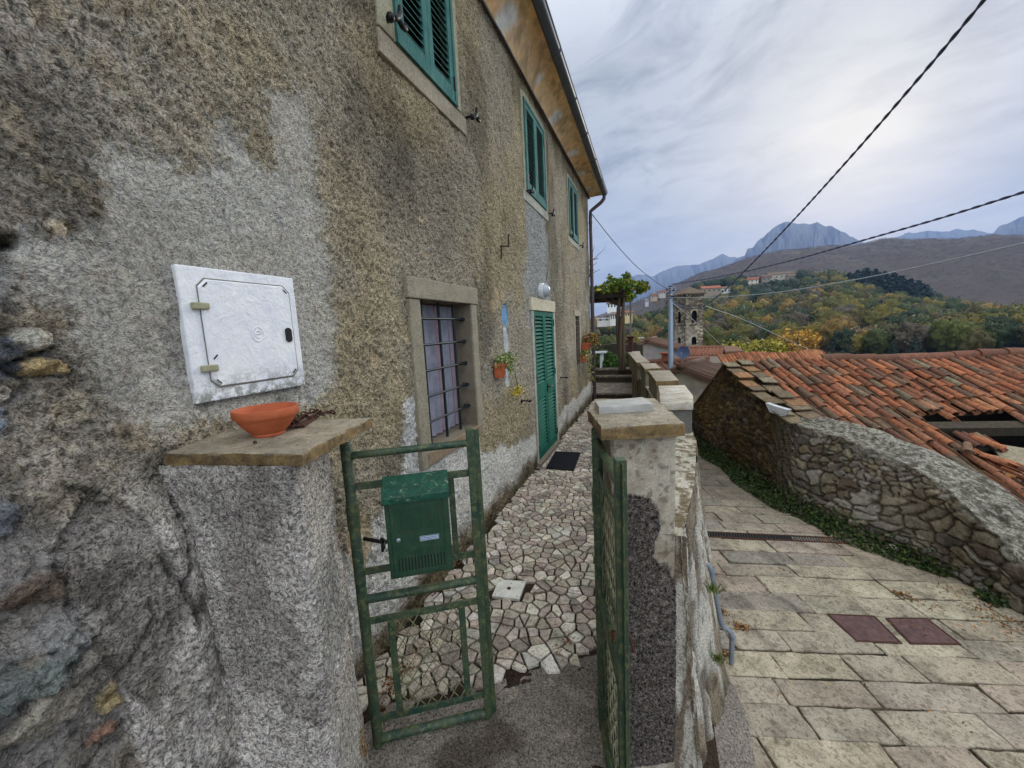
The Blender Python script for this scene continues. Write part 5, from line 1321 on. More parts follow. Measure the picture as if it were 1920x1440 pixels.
def coppo(m, o, ax, sx, up, L, r0, r1, col, inv=False, n=7, th=.011):
    """barrel tile: o start (upper end), ax direction, r0 upper radius, r1 lower radius"""
    v = []; ax = ax / np.linalg.norm(ax)
    for (t, r) in ((0, r0), (L * .5, (r0 + r1) / 2 * 1.01), (L, r1)):
        for rr in (r, r - th):
            for k in range(n + 1):
                a = math.pi * k / n; zz = math.sin(a) * rr * .92; zz = -zz + r * .5 if inv else zz
                v.append(o + ax * t + sx * math.cos(a) * rr + up * zz)
    f = []; st_ = n + 1
    for g_ in (0, 2):
        for k in range(n):
            A = g_ * st_ + k; B = (g_ + 2) * st_ + k; f.append((A, B, B + 1, A + 1)); A2 = A + st_; B2 = B + st_; f.append((A2, A2 + 1, B2 + 1, B2))
    for k in range(n):
        A = k; f.append((A, A + 1, A + 1 + st_, A + st_)); A = 4 * st_ + k; f.append((A, A + st_, A + st_ + 1, A + 1))
    for e in (0, n):
        for g_ in (0, 2): f.append((g_ * st_ + e, (g_ + 1) * st_ + e, (g_ + 3) * st_ + e, (g_ + 2) * st_ + e))
    m.add(v, f, col)
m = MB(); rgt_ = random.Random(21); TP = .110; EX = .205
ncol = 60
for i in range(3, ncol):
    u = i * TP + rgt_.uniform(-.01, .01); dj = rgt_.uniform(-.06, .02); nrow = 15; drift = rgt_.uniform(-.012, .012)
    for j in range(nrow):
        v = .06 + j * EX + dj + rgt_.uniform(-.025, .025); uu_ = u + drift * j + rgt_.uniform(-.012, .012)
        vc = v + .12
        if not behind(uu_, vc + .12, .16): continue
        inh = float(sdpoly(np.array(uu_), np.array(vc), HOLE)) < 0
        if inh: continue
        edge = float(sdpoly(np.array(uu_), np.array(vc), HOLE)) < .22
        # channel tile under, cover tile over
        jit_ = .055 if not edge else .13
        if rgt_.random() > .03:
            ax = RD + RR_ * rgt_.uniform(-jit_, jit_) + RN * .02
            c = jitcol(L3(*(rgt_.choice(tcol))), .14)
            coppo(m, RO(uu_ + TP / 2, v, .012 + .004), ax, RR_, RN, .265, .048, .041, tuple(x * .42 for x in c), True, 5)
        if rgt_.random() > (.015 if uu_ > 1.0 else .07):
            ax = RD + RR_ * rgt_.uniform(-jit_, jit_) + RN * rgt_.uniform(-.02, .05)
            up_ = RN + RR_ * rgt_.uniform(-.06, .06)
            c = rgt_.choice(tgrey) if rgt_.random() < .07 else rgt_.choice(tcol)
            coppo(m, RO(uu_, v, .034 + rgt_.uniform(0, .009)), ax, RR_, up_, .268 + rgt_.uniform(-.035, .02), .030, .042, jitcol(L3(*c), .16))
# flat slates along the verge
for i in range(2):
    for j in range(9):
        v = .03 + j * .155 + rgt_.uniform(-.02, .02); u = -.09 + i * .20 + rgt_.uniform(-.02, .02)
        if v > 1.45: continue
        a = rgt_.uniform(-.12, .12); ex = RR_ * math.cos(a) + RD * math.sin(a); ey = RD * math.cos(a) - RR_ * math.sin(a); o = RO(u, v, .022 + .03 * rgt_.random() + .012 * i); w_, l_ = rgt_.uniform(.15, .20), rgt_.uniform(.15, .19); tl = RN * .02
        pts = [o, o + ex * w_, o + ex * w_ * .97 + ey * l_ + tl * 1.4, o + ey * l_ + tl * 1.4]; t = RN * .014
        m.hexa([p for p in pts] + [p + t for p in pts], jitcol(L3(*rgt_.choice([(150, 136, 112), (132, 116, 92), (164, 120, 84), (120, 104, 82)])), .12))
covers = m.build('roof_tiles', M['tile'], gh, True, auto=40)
# the first stretch of ridge is closed with a row of upright tiles, the rest with big ridge tiles
m = MB(); u = -.06
while u < 1.28:
    tilt = RR_ * .10 + RD * -.02; o = RO(u, -.09 + .012 * math.sin(u * 9), .085 + .016 * math.sin(u * 7) + rgt_.uniform(-.004, .004))
    for s in (-1,):
        ax = RD * .55 - RN * .32 + RR_ * .16
        coppo(m, o, ax, RR_ * .9 + RN * .3, RN * .9 - RR_ * .3, .165 + rgt_.uniform(-.012, .012), .024, .026, jitcol(L3(*rgt_.choice([(186, 116, 80), (176, 104, 72), (194, 128, 90), (150, 90, 64)])), .1), False, 5, .008)
    u += .040
m.build('upright_ridge_tiles', M['tile'], gh, True, auto=40)['label'] = 'bright orange row of small upright tiles along the ridge'
m = MB(); u = 1.26
while u < 5.6:
    L_ = rgt_.uniform(.30, .36); ax = RR_ + RN * .05 * (u < 3) + RD * rgt_.uniform(-.01, .01)
    coppo(m, RO(u + L_, -.005, .045 + rgt_.uniform(0, .008)), -ax, RD, RN, L_ + .05, .060, .072, jitcol(L3(*rgt_.choice([(132, 84, 66), (144, 94, 74), (122, 78, 62)])), .1), False, 8, .014)
    u += L_ - .01
m.build('ridge_tiles', M['tile'], gh, True, auto=40)
# deck, beams, rear slope, inside
m = MB()
def roofquad(us, vs, h0, h1, col):
    a = [RO(us[0], vs[0], h0), RO(us[1], vs[0], h0), RO(us[1], vs[1], h0), RO(us[0], vs[1], h0)]; m.hexa(a + [p + RN * (h1 - h0) for p in a], col)
dk_ = L3(70, 58, 46)
for i in range(26):
    ua, ub = .06 + i * .25, .06 + (i + 1) * .25
    for j in range(13):
        va, vb = j * .22, (j + 1) * .22
        if float(sdpoly(np.array((ua + ub) / 2), np.array((va + vb) / 2), HOLE)) < .03 or not behind((ua + ub) / 2, (va + vb) / 2 + .1, .28): continue
        roofquad((ua, ub), (va, vb), -.035, -.012, dk_)
m.build('roof_deck', M['wood'], gh)
m = MB(); bk = RD * np.array([-1, -1, 1.9])
for i in range(1):
    a = [RO(-.02, 0, .02), RO(5.6, 0, .02), RO(5.6, 0, .02) + bk * 2.0, RO(-.02, 0, .02) + bk * 2.0]; m.hexa([p - RN * .04 for p in a] + a, L3(96, 72, 58))
m.build('rear_slope', M['tile'], gh)
m = MB()
for v_, h, w_ in ((1.20 * KS, -.05, .11), (1.42 * KS, -.15, .05)):
    m.bar(RO(1.15 * KS, v_ + .05, h), RO(3.4 * KS, v_ + .06, h - .02), w_, w_, tuple(RN), jitcol(L3(72, 66, 56), .1))
m.build('beam', M['wood'], gh)
for (ua, va, ub, vb, w_, c, h) in ((1.62, 1.62, 2.9, 1.50, .07, (214, 216, 214), -.14), (1.45, 1.98, 2.9, 1.80, .085, (226, 230, 234), -.10), (1.50, 2.12, 2.9, 1.95, .07, (206, 208, 210), -.13), (1.42, 1.86, 2.9, 1.66, .10, (190, 184, 166), -.11), (1.52, 2.28, 2.9, 2.12, .08, (196, 196, 170), -.16)):
    m = MB(); m.bar(RO(ua * KS, va * KS, h), RO(ub * KS, vb * KS, h), w_, .02, tuple(RN), jitcol(L3(*c), .05)); m.build('plank', M['wood'], gh)
for (ua, va, ub, vb, w_) in ((1.66, 1.52, 2.1, 1.72, .22), (1.50, 1.66, 2.0, 1.84, .16)):
    m = MB(); m.bar(RO(ua * KS, va * KS, -.09), RO(ub * KS, vb * KS, -.10), w_, .02, tuple(RN), L3(140, 130, 108)); m.build('plank', M['wood'], gh)
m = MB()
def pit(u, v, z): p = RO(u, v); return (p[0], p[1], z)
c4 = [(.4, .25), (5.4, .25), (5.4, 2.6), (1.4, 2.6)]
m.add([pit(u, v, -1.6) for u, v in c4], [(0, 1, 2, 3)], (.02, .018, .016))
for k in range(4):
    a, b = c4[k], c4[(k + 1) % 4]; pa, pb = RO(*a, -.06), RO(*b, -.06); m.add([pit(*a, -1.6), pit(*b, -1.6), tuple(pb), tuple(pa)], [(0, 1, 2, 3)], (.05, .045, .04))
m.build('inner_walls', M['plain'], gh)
m = MB()   # far right wall closing the barn
a, b = RO(5.5, -.02), RO(5.5, 2.6); m.add([(a[0], a[1], -1.6), (b[0], b[1], -1.6), tuple(b), tuple(a)], [(0, 1, 2, 3)], L3(110, 100, 84)); m.build('side_wall', M['plain'], gh)
# slipped tiles lying at the edge of the hole
lt0 = None
for i in range(34):
    u = KS * rgt_.uniform(1.13, 1.36); v = KS * rgt_.uniform(1.55, 2.35); 
    if i < 14: f = i / 13; u = KS * (1.30 - .10 * f + rgt_.uniform(-.05, .08)); v = KS * (1.55 + .85 * f)
    elif i < 19: u = KS * (1.46 + .05 * (i - 14)); v = KS * (1.34 + rgt_.uniform(0, .05))
    o = RO(u, v, .07 + rgt_.uniform(0, .05) if i < 14 else -.01)
    a = rgt_.uniform(-.8, .8) if i < 14 or i > 18 else .12; ax = RD * math.cos(a) + RR_ * math.sin(a) + RN * rgt_.uniform(-.12, .16); sx = RR_ * math.cos(a) - RD * math.sin(a)
    m = MB(); coppo(m, o * 0, ax, sx, RN * (1 if rgt_.random() > .35 else -1), .215, .028, .037, jitcol(L3(*rgt_.choice(tcol + tgrey + [(190, 130, 80)])), .16))
    ob = m.build('slipped_tile', M['tile'], None, True, auto=40); ob.location = o
    tag(ob, 'slipped curved tile in the heap beside the hole in the barn roof', 'roof tile', 'slipped tiles at the edge of the roof hole')
# white sheet of plaster at the corner between wall and barn
m = MB(); pp = [onPlane(*q_, (2.60, 4.98), (3.2, 4.14)) for q_ in ((1438, 755), (1458, 762), (1480, 768), (1468, 780), (1446, 772))]
a_ = np.array([2.60, 4.98]); dv_ = np.array([.6, -.84]); dv_ /= np.linalg.norm(dv_)
m.add([(*(a_ + dv_ * s_ + np.array([-.02, -.015])), z_) for s_, z_ in pp] + [(*(a_ + dv_ * s_ + np.array([.03, .02])), z_) for s_, z_ in pp], [tuple(range(5)), tuple(range(9, 4, -1))] + [(k, (k + 1) % 5, 5 + (k + 1) % 5, 5 + k) for k in range(5)], L3(176, 178, 178)); m.build('mortar_flashing', M['plain'], gh)

# ------------------------------------------------------------------ weeds, grass and litter
rn = np.random.default_rng(5)
def leafobj(name, C_, size, cols, lab, cat=None, parent=None, kind=None, rng=rn, flat_=.2, aspect=.7, group=None):
    V_, F_, c_ = leafcloud(C_, size, cols, rng, flat_, aspect); me = np_mesh(name, V_, F_, c_, None, [M['leaf']], smooth=False); o = link(me, name, parent)
    if lab or kind: tag(o, lab, cat, group, kind)
    return o
def cmix(n, cs, rng=rn, v=.25):
    a = np.array([L3(*c) for c in cs]); return a[rng.integers(0, len(a), n)] * rng.uniform(1 - v, 1 + v, (n, 1))
# climbing ground cover along the foot of the rubble wall
pts = []
for _ in range(15000):
    s_ = rn.uniform(1.6, sl_[-1] - .3); i = int(s_ / .0115); i = min(i, len(sN) - 1)
    if WY[i] < 3.0: continue
    dens = fbm(np.array(s_ * 2.0), np.array(0.), 3, 140); far_ = sstep(3.4, 5.2, WY[i])
    if WY[i] < 4.3 and rn.random() > .75: continue
    wd = (.10 + .16 * dens) * (.5 + .9 * sstep(3.6, 4.2, WY[i])); hh = (.05 + .22 * dens) * (.35 + .65 * sstep(3.5, 4.6, WY[i])); 
    if WY[i] < 3.75 and dens < .55: continue
    o_ = rn.uniform(-.02, wd); h_ = abs(rn.normal(0, .5)) * hh * (1 - o_ / (wd + .05))
    x, y = WX[i] + OX[i] * (o_ + .02), WY[i] + OY[i] * (o_ + .02); pts.append((x, y, float(zstreet(x, y)) + .012 + h_))
pts = np.array(pts); leafobj('weeds', pts, .030, cmix(len(pts), [(44, 58, 26), (58, 74, 32), (34, 48, 22), (70, 84, 40), (50, 62, 34)]), None, kind='stuff')
# grass by the pipe
def blades(name, centres, h, n, cols, lab=None, cat=None, kind=None, parent=None, rng=rn, w_=.004):
    Vs = []; 
    c = np.array(centres); idx = rng.integers(0, len(c), n); b = c[idx] + rng.normal(size=(n, 3)) * np.array([.012, .012, 0]); lean = rng.normal(size=(n, 3)) * .45; lean[:, 2] = 1; hh = h * rng.uniform(.4, 1.2, n)[:, None]
    tip = b + lean * hh; mid = b + lean * hh * .5 + np.array([0, 0, 1]) * hh * .12; s = rng.normal(size=(n, 3)); s[:, 2] = 0; s /= np.linalg.norm(s, axis=1)[:, None]; s *= w_ / 2
    V_ = np.stack([b - s, b + s, mid + s * .8, mid - s * .8, tip], 1).reshape(-1, 3); o = np.arange(n)[:, None] * 5
    F_ = np.concatenate([o + np.array([0, 1, 2, 3]), o + np.array([3, 2, 4, 4])], 1).reshape(-1, 4)
    V2 = V_; F2 = []
    me = bpy.data.meshes.new(name); me.from_pydata([tuple(p) for p in V_], [], [t for k in range(n) for t in ((5 * k, 5 * k + 1, 5 * k + 2, 5 * k + 3), (5 * k + 3, 5 * k + 2, 5 * k + 4))])
    cc = np.ones((n, 4)); cc[:, :3] = cmix(n, cols, rng); a = me.attributes.new('Col', 'FLOAT_COLOR', 'CORNER'); a.data.foreach_set('color', np.repeat(cc, 7, 0).ravel()); me.materials.append(M['leaf'])
    o = link(me, name, parent)
    if lab or kind: tag(o, lab, cat, None, kind)
    return o
cs = [on_face(px + random.uniform(-3, 6), py + random.uniform(-6, 6), .04) for px, py in ((1325, 1185), (1328, 1200), (1332, 1215), (1338, 1230), (1345, 1240), (1350, 1250), (1342, 1222), (1337, 1100), (1340, 1108))]
blades('grass_tuft', cs, .045, 900, [(78, 96, 44), (104, 118, 56), (60, 80, 36), (120, 122, 60)], 'bright green grass and moss growing beside the grey drain pipe', 'grass', kind='stuff', w_=.003)
# leaf litter
cl_ = []
for (px, py, n, sp) in ((1393, 1180, 120, .045), (1690, 1118, 70, .05), (1712, 1128, 30, .06), (1750, 1140, 22, .08), (1735, 1240, 0, .1), (1850, 1150, 90, .13), (1890, 1175, 90, .13), (1800, 1115, 70, .16), (1650, 1020, 60, .14), (1350, 1150, 90, .03), (1360, 1230, 50, .03), (1352, 1290, 40, .03), (1700, 1175, 16, .12), (1560, 1018, 50, .1), (1900, 1210, 40, .2), (1500, 1100, 20, .4), (1600, 1300, 16, .5)):
    if n == 0: continue
    p = on_street(px, py); a = rn.normal(size=(n, 2)) * sp * .6 * np.array([1, .7]); 
    for x, y in a: cl_.append((p[0] + x, p[1] + y, float(zstreet(p[0] + x, p[1] + y)) + .012 + abs(rn.normal()) * .006))
cl_ = np.array(cl_); leafobj('fallen_leaves', cl_, .024, cmix(len(cl_), [(122, 80, 44), (150, 96, 48), (98, 74, 50), (158, 132, 84), (84, 60, 40)]), None, kind='stuff', flat_=.7, aspect=.35)
cl_ = []
for (px, py, n, sp) in ((735, 1290, 120, .05), (760, 1260, 70, .06), (790, 1220, 50, .06), (860, 1050, 60, .06), (820, 1110, 60, .05), (900, 1000, 40, .05), (1070, 1210, 16, .04), (1045, 1225, 10, .03), (940, 1160, 20, .3), (940, 960, 20, .3), (960, 1060, 16, .3), (715, 1330, 30, .03)):
    p = onZ(px, py, 0)
    for x, y in rn.normal(size=(n, 2)) * sp * .6: cl_.append((max(.02, p[0] + x), p[1] + y, .018 + abs(rn.normal()) * .004))
cl_ = np.array(cl_); leafobj('fallen_leaves', cl_, .016, cmix(len(cl_), [(112, 60, 36), (136, 84, 46), (84, 58, 40), (70, 50, 34), (160, 110, 60)]), None, kind='stuff', flat_=.7, aspect=.45)
# stone by the wall
m = MB(); p = on_street(1672, 1035); m.lathe([(0, -.03), (.05, -.02), (.058, .01), (.04, .045), (0, .055)], (p[0], p[1], p[2] + .01), 7, col=L3(150, 144, 132)); o = m.build('loose_stone', M['stone'], None, bevel=.01); tag(o, 'loose pale stone lying among the weeds under the rubble wall', 'stone')

# ------------------------------------------------------------------ potted plants on the house wall
def halfpot(y, z, r, h, lab, plants, wall_x=.012, group=None):
    t = thing('wall_planter', (wall_x, y, z), lab, 'wall planter', group)
    m = MB(); n = 16
    prof = [(r * .70, 0), (r * .78, .012), (r * .93, h * .80), (r * 1.03, h * .80), (r * 1.06, h), (r * .95, h), (r * .90, h * .86), (0, h * .84)]
    v = []; f = []
    for rr, zz in prof:
        for k in range(n + 1): a = -math.pi / 2 + math.pi * k / n; v.append((wall_x + rr * math.cos(a) * 1.15, y + rr * math.sin(a), z + zz))
    for i in range(len(prof) - 1):
        for k in range(n): f.append((i * (n + 1) + k, i * (n + 1) + k + 1, (i + 1) * (n + 1) + k + 1, (i + 1) * (n + 1) + k))
    f.append(tuple(range(n + 1))[::-1]); m.add(v, f); m.build('pot', M['pot'], t, True, auto=40)
    return t
t = halfpot(3.36, 1.275, .078, .135, 'terracotta half-round wall planter with pale green succulent and yellow flowers beside the barred window', None)
rn2 = np.random.default_rng(9)
P_c = np.concatenate([np.array([.06, 3.36, 1.43]) + rn2.normal(size=(150, 3)) * [.035, .055, .028], np.array([.08, 3.50, 1.40]) + rn2.normal(size=(150, 3)) * [.03, .05, .05]])
leafobj('succulent', P_c, .05, cmix(len(P_c), [(126, 142, 84), (150, 162, 100), (92, 112, 62), (176, 180, 118)], rn2), None, parent=t, rng=rn2, flat_=0, aspect=.35)
m = MB(); m.tube([(.09, 3.52, 1.36), (.10, 3.60, 1.30), (.09, 3.66, 1.20), (.09, 3.70, 1.12)], .006, 6, L3(120, 132, 76)); m.build('stem', M['leaf'], t, True)
P_c = np.array([.09, 3.66, 1.10]) + rn2.normal(size=(120, 3)) * [.025, .055, .025]; leafobj('flowers', P_c, .028, cmix(120, [(214, 186, 44), (196, 170, 60), (226, 202, 80), (150, 150, 60)], rn2), None, parent=t, rng=rn2, flat_=0)
p = onX(1094, 676, .05); t = halfpot(p[1], p[2] - .03, .10, .15, 'small terracotta wall planter with trailing plant, the lower one near the house corner', None)
P_c = np.concatenate([np.array([.08, p[1], p[2] + .15]) + rn2.normal(size=(120, 3)) * [.05, .07, .03], np.array([.16, p[1] + .15, p[2] - .08]) + rn2.normal(size=(120, 3)) * [.04, .04, .16]]); leafobj('trailing_plant', P_c, .05, cmix(len(P_c), [(126, 132, 70), (150, 146, 84), (96, 104, 52)], rn2), None, parent=t, rng=rn2)
p = onX(1103, 650, .10); t = halfpot(p[1] - .1, p[2] - .1, .14, .18, 'terracotta wall planter full of reddish-yellow flowers, the upper one near the house corner', None)
P_c = np.array([.14, p[1] - .02, p[2] + .12]) + rn2.normal(size=(420, 3)) * [.09, .10, .08]; leafobj('flowers', P_c, .05, cmix(len(P_c), [(148, 126, 44), (120, 70, 40), (104, 112, 50), (160, 90, 50), (90, 96, 40)], rn2), None, parent=t, rng=rn2)

# ------------------------------------------------------------------ steps and garden at the end of the path
def stepobj(y0, y1, x0, x1, z0, z1, lab, c=(104, 96, 84)):
    t = thing('garden_step', ((x0 + x1) / 2, y0, z0), lab, 'step', 'stone steps at the end of the path')
    m = MB(); m.box((x0 + .02, y0 + .02, z0), (x1 - .02, y1, z1 - .04), jitcol(L3(70, 62, 50), .1)); m.build('riser', M['stone'], t, bevel=.01)
    rough_slab([(x0, y0), (x1, y0), (x1, y1), (x0, y1)], z1 - .04, z1, .06, .01, int(y0 * 10)).build('tread', M['stone_dark'], t, True, auto=50)
def f_sd(n):
    co = n.co(); d = n.noise(co, 5, 6, .7, .6); b = n.noise(co, 60, 4, .7); v = n.vor(co, 2.2, 'DISTANCE_TO_EDGE')
    c = n.mix(n.ramp(d, [(.35, 0.0), (.65, 1.0)]), L3(78, 72, 62), L3(116, 106, 92)); c = n.mix(n.ramp(v, [(.0, .7), (.03, 0.0)]), c, L3(170, 158, 136))
    return n.mix(1.0, c, n.ramp(b, [(.3, .7), (.6, 1.15)]), 'MULTIPLY'), n.bump(b, .6, .004)
M['stone_dark'] = material('dark_step_stone', f_sd, .9)
stepobj(9.08, 10.85, -.6, .98, -.1, .17, 'lowest broad stone step with pale cracked joints at the end of the path')
stepobj(10.85, 11.15, -.7, .9, .15, .34, 'middle dark stone step below the garden')
stepobj(11.15, 11.6, -.7, .85, .32, .50, 'topmost dark stone step at the garden edge')
gx = np.linspace(-14, .85, 80); gy = np.linspace(9.05, 16.5, 80); A, B = np.meshgrid(gx, gy, indexing='ij'); Z = .46 + (fbm(A, B, 3, 150) - .5) * .1; Z = np.where((A > -.75) & (B < 11.5), -.4, Z)
me = np_mesh('garden_ground', np.stack([A, B, Z], -1).reshape(-1, 3), gridF(80, 80), (np.ones(A.shape + (3,)) * C3((70, 72, 44))).reshape(-1, 3), {'grain': np.ones(A.size)}, [M['concrete']]); o = link(me, 'garden_ground'); tag(o, kind='structure')
# leafy hedge plants
pts = []
for cx, cy, rx, ry, rz, n in ((.30, 12.2, .42, .5, .22, 1500), (-.15, 12.4, .35, .5, .3, 1200), (.45, 12.9, .3, .4, .22, 800), (.05, 11.75, .35, .2, .12, 600)):
    d = rn.normal(size=(n, 3)); d /= np.linalg.norm(d, axis=1)[:, None]; d *= rn.uniform(.5, 1, (n, 1)) ** .5; pts.append(np.array([cx, cy, .50 + rz * .6]) + d * [rx, ry, rz])
pts = np.concatenate(pts); leafobj('garden_plants', pts, .09, cmix(len(pts), [(62, 96, 40), (84, 120, 52), (48, 78, 34), (100, 132, 66)]), None, kind='stuff', aspect=.3)
# pergola with vine
pg = thing('pergola', (.35, 12, .5), 'dark timber pergola carrying a climbing vine beyond the house corner', 'pergola')
m = MB()
for y in (11.0, 12.0, 13.0): m.bar((-3.2, y, 2.50), (.62, y, 2.45), .10, .10, col=L3(44, 38, 34))
for x in (-.1, .5, -.9, -1.8): m.bar((x, 10.8, 2.56), (x, 13.3, 2.56), .06, .08, col=L3(44, 38, 34))
m.build('beam', M['wood'], pg)
for x, y in ((-.30, 11.2), (.62, 13.0)):
    m = MB(); m.bar((x, y, .45), (x, y, 2.5), .055, .055, (1, 0, 0), L3(120, 118, 108)); m.build('post', M['wood'], pg)
vt = thing('vine', (.47, 11.3, .5), 'old twisted vine with green and yellow leaves over the pergola', 'vine')
m = MB()
for k in range(4):
    a0 = k * 1.6; pts = []
    for i in range(26):
        z = .42 + i * .081; a = a0 + z * 1.1; r = .055 * (1.35 - .25 * math.sin(z * 2.3)); pts.append((.475 + .02 * math.sin(z * 3) + r * math.cos(a), 11.2 + r * math.sin(a), z))
    m.tube(pts, [.052 - .0007 * i for i in range(26)], 8, L3(88, 74, 60))
for (dx, dy, dz) in ((-.8, .3, .25), (.5, .3, .3), (-.3, 1.2, .2), (.2, .9, .35), (-1.4, .5, .1)):
    m.tube([(.475, 11.2, 2.2), (.475 + dx * .4, 11.2 + dy * .4, 2.42 + dz * .2), (.475 + dx, 11.2 + dy, 2.45 + dz)], [.04, .028, .01], 6, L3(84, 70, 58))
m.build('trunk', M['wood'], vt, True)
pts = []
for cx, cy, cz, rx, ry, rz, n in ((.45, 11.6, 2.72, .45, .6, .24, 2600), (.95, 11.7, 2.68, .25, .4, .18, 800), (-.15, 11.6, 2.62, .55, .7, .16, 1800), (-.9, 11.8, 2.58, .6, .8, .14, 1200), (.3, 12.6, 2.8, .6, .6, .2, 1200), (.65, 11.4, 2.45, .2, .3, .15, 350), (.2, 11.5, 2.95, .1, .2, .14, 90), (.62, 11.6, 3.0, .12, .2, .10, 90)):
    d = rn.normal(size=(n, 3)); d /= np.linalg.norm(d, axis=1)[:, None]; d *= rn.uniform(.2, 1.08, (n, 1)) ** .6; p = np.array([cx, cy, cz]) + d * [rx, ry, rz]; k = fbm(p[:, 0] * 5, p[:, 2] * 5 + p[:, 1] * 3, 3, 155) > .42; pts.append(p[k])
pts = np.concatenate(pts); leafobj('foliage', pts, .105, cmix(len(pts), [(76, 104, 40), (98, 126, 52), (58, 84, 36), (126, 138, 54), (168, 154, 58), (70, 98, 44)]), None, parent=vt, aspect=.6)
t = thing('brick_pillar', (.68, 11.6, .5), 'short rusty-brown brick pillar with cap behind the vine trunk', 'pillar')
m = MB(); m.box((.60, 11.9, .3), (.74, 12.04, 1.30), L3(78, 50, 42)); m.build('shaft', M['stone'], t, bevel=.005); m = MB(); m.box((.56, 11.86, 1.301), (.78, 12.08, 1.35), L3(60, 44, 40)); m.build('cap', M['stone'], t, bevel=.005)
t = thing('garden_bench', (-.25, 12.0, .5), 'white slatted garden bench half hidden behind the house corner', 'bench')
mw_ = flat('white_bench_paint', L3(206, 208, 208), .6)
for i, (y, z) in enumerate(((11.55, .93), (11.72, .93), (11.89, .94))): m = MB(); m.bar((-.9, y, z), (.02, y, z), .13, .03); m.build('seat_slat', mw_, t, bevel=.004)
for x in (-.85, -.12):
    m = MB(); m.hexa([(x - .03, 11.5, .48), (x + .03, 11.5, .48), (x + .03, 11.95, .48), (x - .03, 11.95, .48), (x - .03, 11.56, .915), (x + .03, 11.56, .915), (x + .03, 11.9, .915), (x - .03, 11.9, .915)]); m.build('leg', mw_, t, bevel=.01)
t = thing('low_garden_wall', (-2, 15.5, .4), 'low dark stone wall closing the garden behind the bench', 'wall'); m = MB()
for i in range(30): x = -6 + i * .23; m.box((x, 15.3, .3), (x + .24, 15.6, .98 + random.uniform(-.03, .03)), jitcol(L3(66, 60, 50), .25), jit=.015)
m.build('masonry', M['stone'], t)

# ------------------------------------------------------------------ valley, hills, mountains
def prof(pts):
    t = np.array([azel(*p) for p in pts]); return lambda az: np.interp(az, t[:, 0], t[:, 1])
# skyline of the wooded spur (ground, ~8 m below the crowns) and of the brown ridge behind it
p_spur = prof([(700, 640), (1100, 612), (1160, 606), (1215, 600), (1262, 575), (1310, 548), (1360, 538), (1400, 535), (1480, 528), (1570, 527), (1640, 545), (1740, 572), (1800, 588), (1920, 610), (2200, 640)])
p_ridge = prof([(700, 640), (1100, 600), (1180, 572), (1215, 556), (1262, 532), (1310, 510), (1360, 498), (1400, 484), (1470, 470), (1530, 465), (1600, 464), (1660, 452), (1720, 449), (1800, 447), (1860, 440), (1920, 440), (2200, 430)])
def terr(az, r):
    hs = p_spur(az); hr = p_ridge(az)
    R_ = np.array([8, 14, 22, 40, 70, 110, 150, 420, 500, 640, 1150, 1500, 1900])
    zs = [np.full_like(az, v) for v in (-1.2, -2.4, -3.6, -5.2, -7.2, -8.8, -9.2)] + [1.7 + 420 * np.tan(hs), 1.7 + 470 * np.tan(hs) - 8, 1.7 + 600 * np.tan(hs) * .8 - 10, 1.7 + 1150 * np.tan(hr), 1.7 + 1150 * np.tan(hr) - 40, -60 + 0 * az]
    zs = np.stack(zs, -1); k = np.clip(np.searchsorted(R_, r, 'right') - 1, 0, len(R_) - 2); t = np.clip((r - R_[k]) / (R_[k + 1] - R_[k]), 0, 1); t = np.where((k >= 6), t * t * (3 - 2 * t) * .6 + t * .4, t)
    a = np.take_along_axis(zs, k[..., None], -1)[..., 0]; b = np.take_along_axis(zs, k[..., None] + 1, -1)[..., 0]
    z = a + (b - a) * t; x = CAM[0] + r * np.sin(az); y = r * np.cos(az)
    amp = np.interp(r, [8, 60, 150, 420, 1150], [.3, .8, 1.5, 7, 24])
    env = np.interp(r, [0, 300, 420, 560, 800, 1150, 1400], [1, 1, .35, .6, 1, .35, 1])
    return z + (fbm(x / 60, y / 60, 4, 200) - .5) * amp * env + (fbm(x / 190, y / 190, 3, 201) - .5) * amp * env * 1.6
azs = np.linspace(R(-75), R(80), 420); rs = np.concatenate([np.geomspace(7.5, 150, 70), np.linspace(155, 520, 110), np.linspace(530, 1900, 110)])
A, B = np.meshgrid(azs, rs, indexing='ij'); Z = terr(A, B); X_ = CAM[0] + B * np.sin(A); Y_ = B * np.cos(A)
# keep the valley floor out from under the garden, street and barn
tc = np.ones(A.shape + (3,)) * C3((74, 72, 44)); k_ = sstep(.4, .6, fbm(X_ / 12, Y_ / 12, 4, 202))[..., None]; tc = tc * (1 - k_) + C3((92, 86, 52)) * k_
far_ = sstep(560, 700, B)[..., None]; tc = tc * (1 - far_) + C3((78, 66, 54)) * far_
me = np_mesh('hillside', np.stack([X_, Y_, Z], -1).reshape(-1, 3), gridF(len(azs), len(rs))[:, ::-1], tc.reshape(-1, 3), None, [M['far']]); o = link(me, 'hillside'); tag(o, kind='structure')
m = MB(); m.add([(-5800, -800, -60.5), (5800, -800, -60.5), (5800, 5800, -60.5), (-5800, 5800, -60.5)], [(0, 1, 2, 3)], L3(74, 76, 50)); o = m.build('ground', M['far']); tag(o, kind='structure')
m = MB(); m.box((-14, -9, -7), (6.5, 12.0, -.75), L3(100, 92, 78)); o = m.build('terrace_base', M['far']); tag(o, kind='structure')
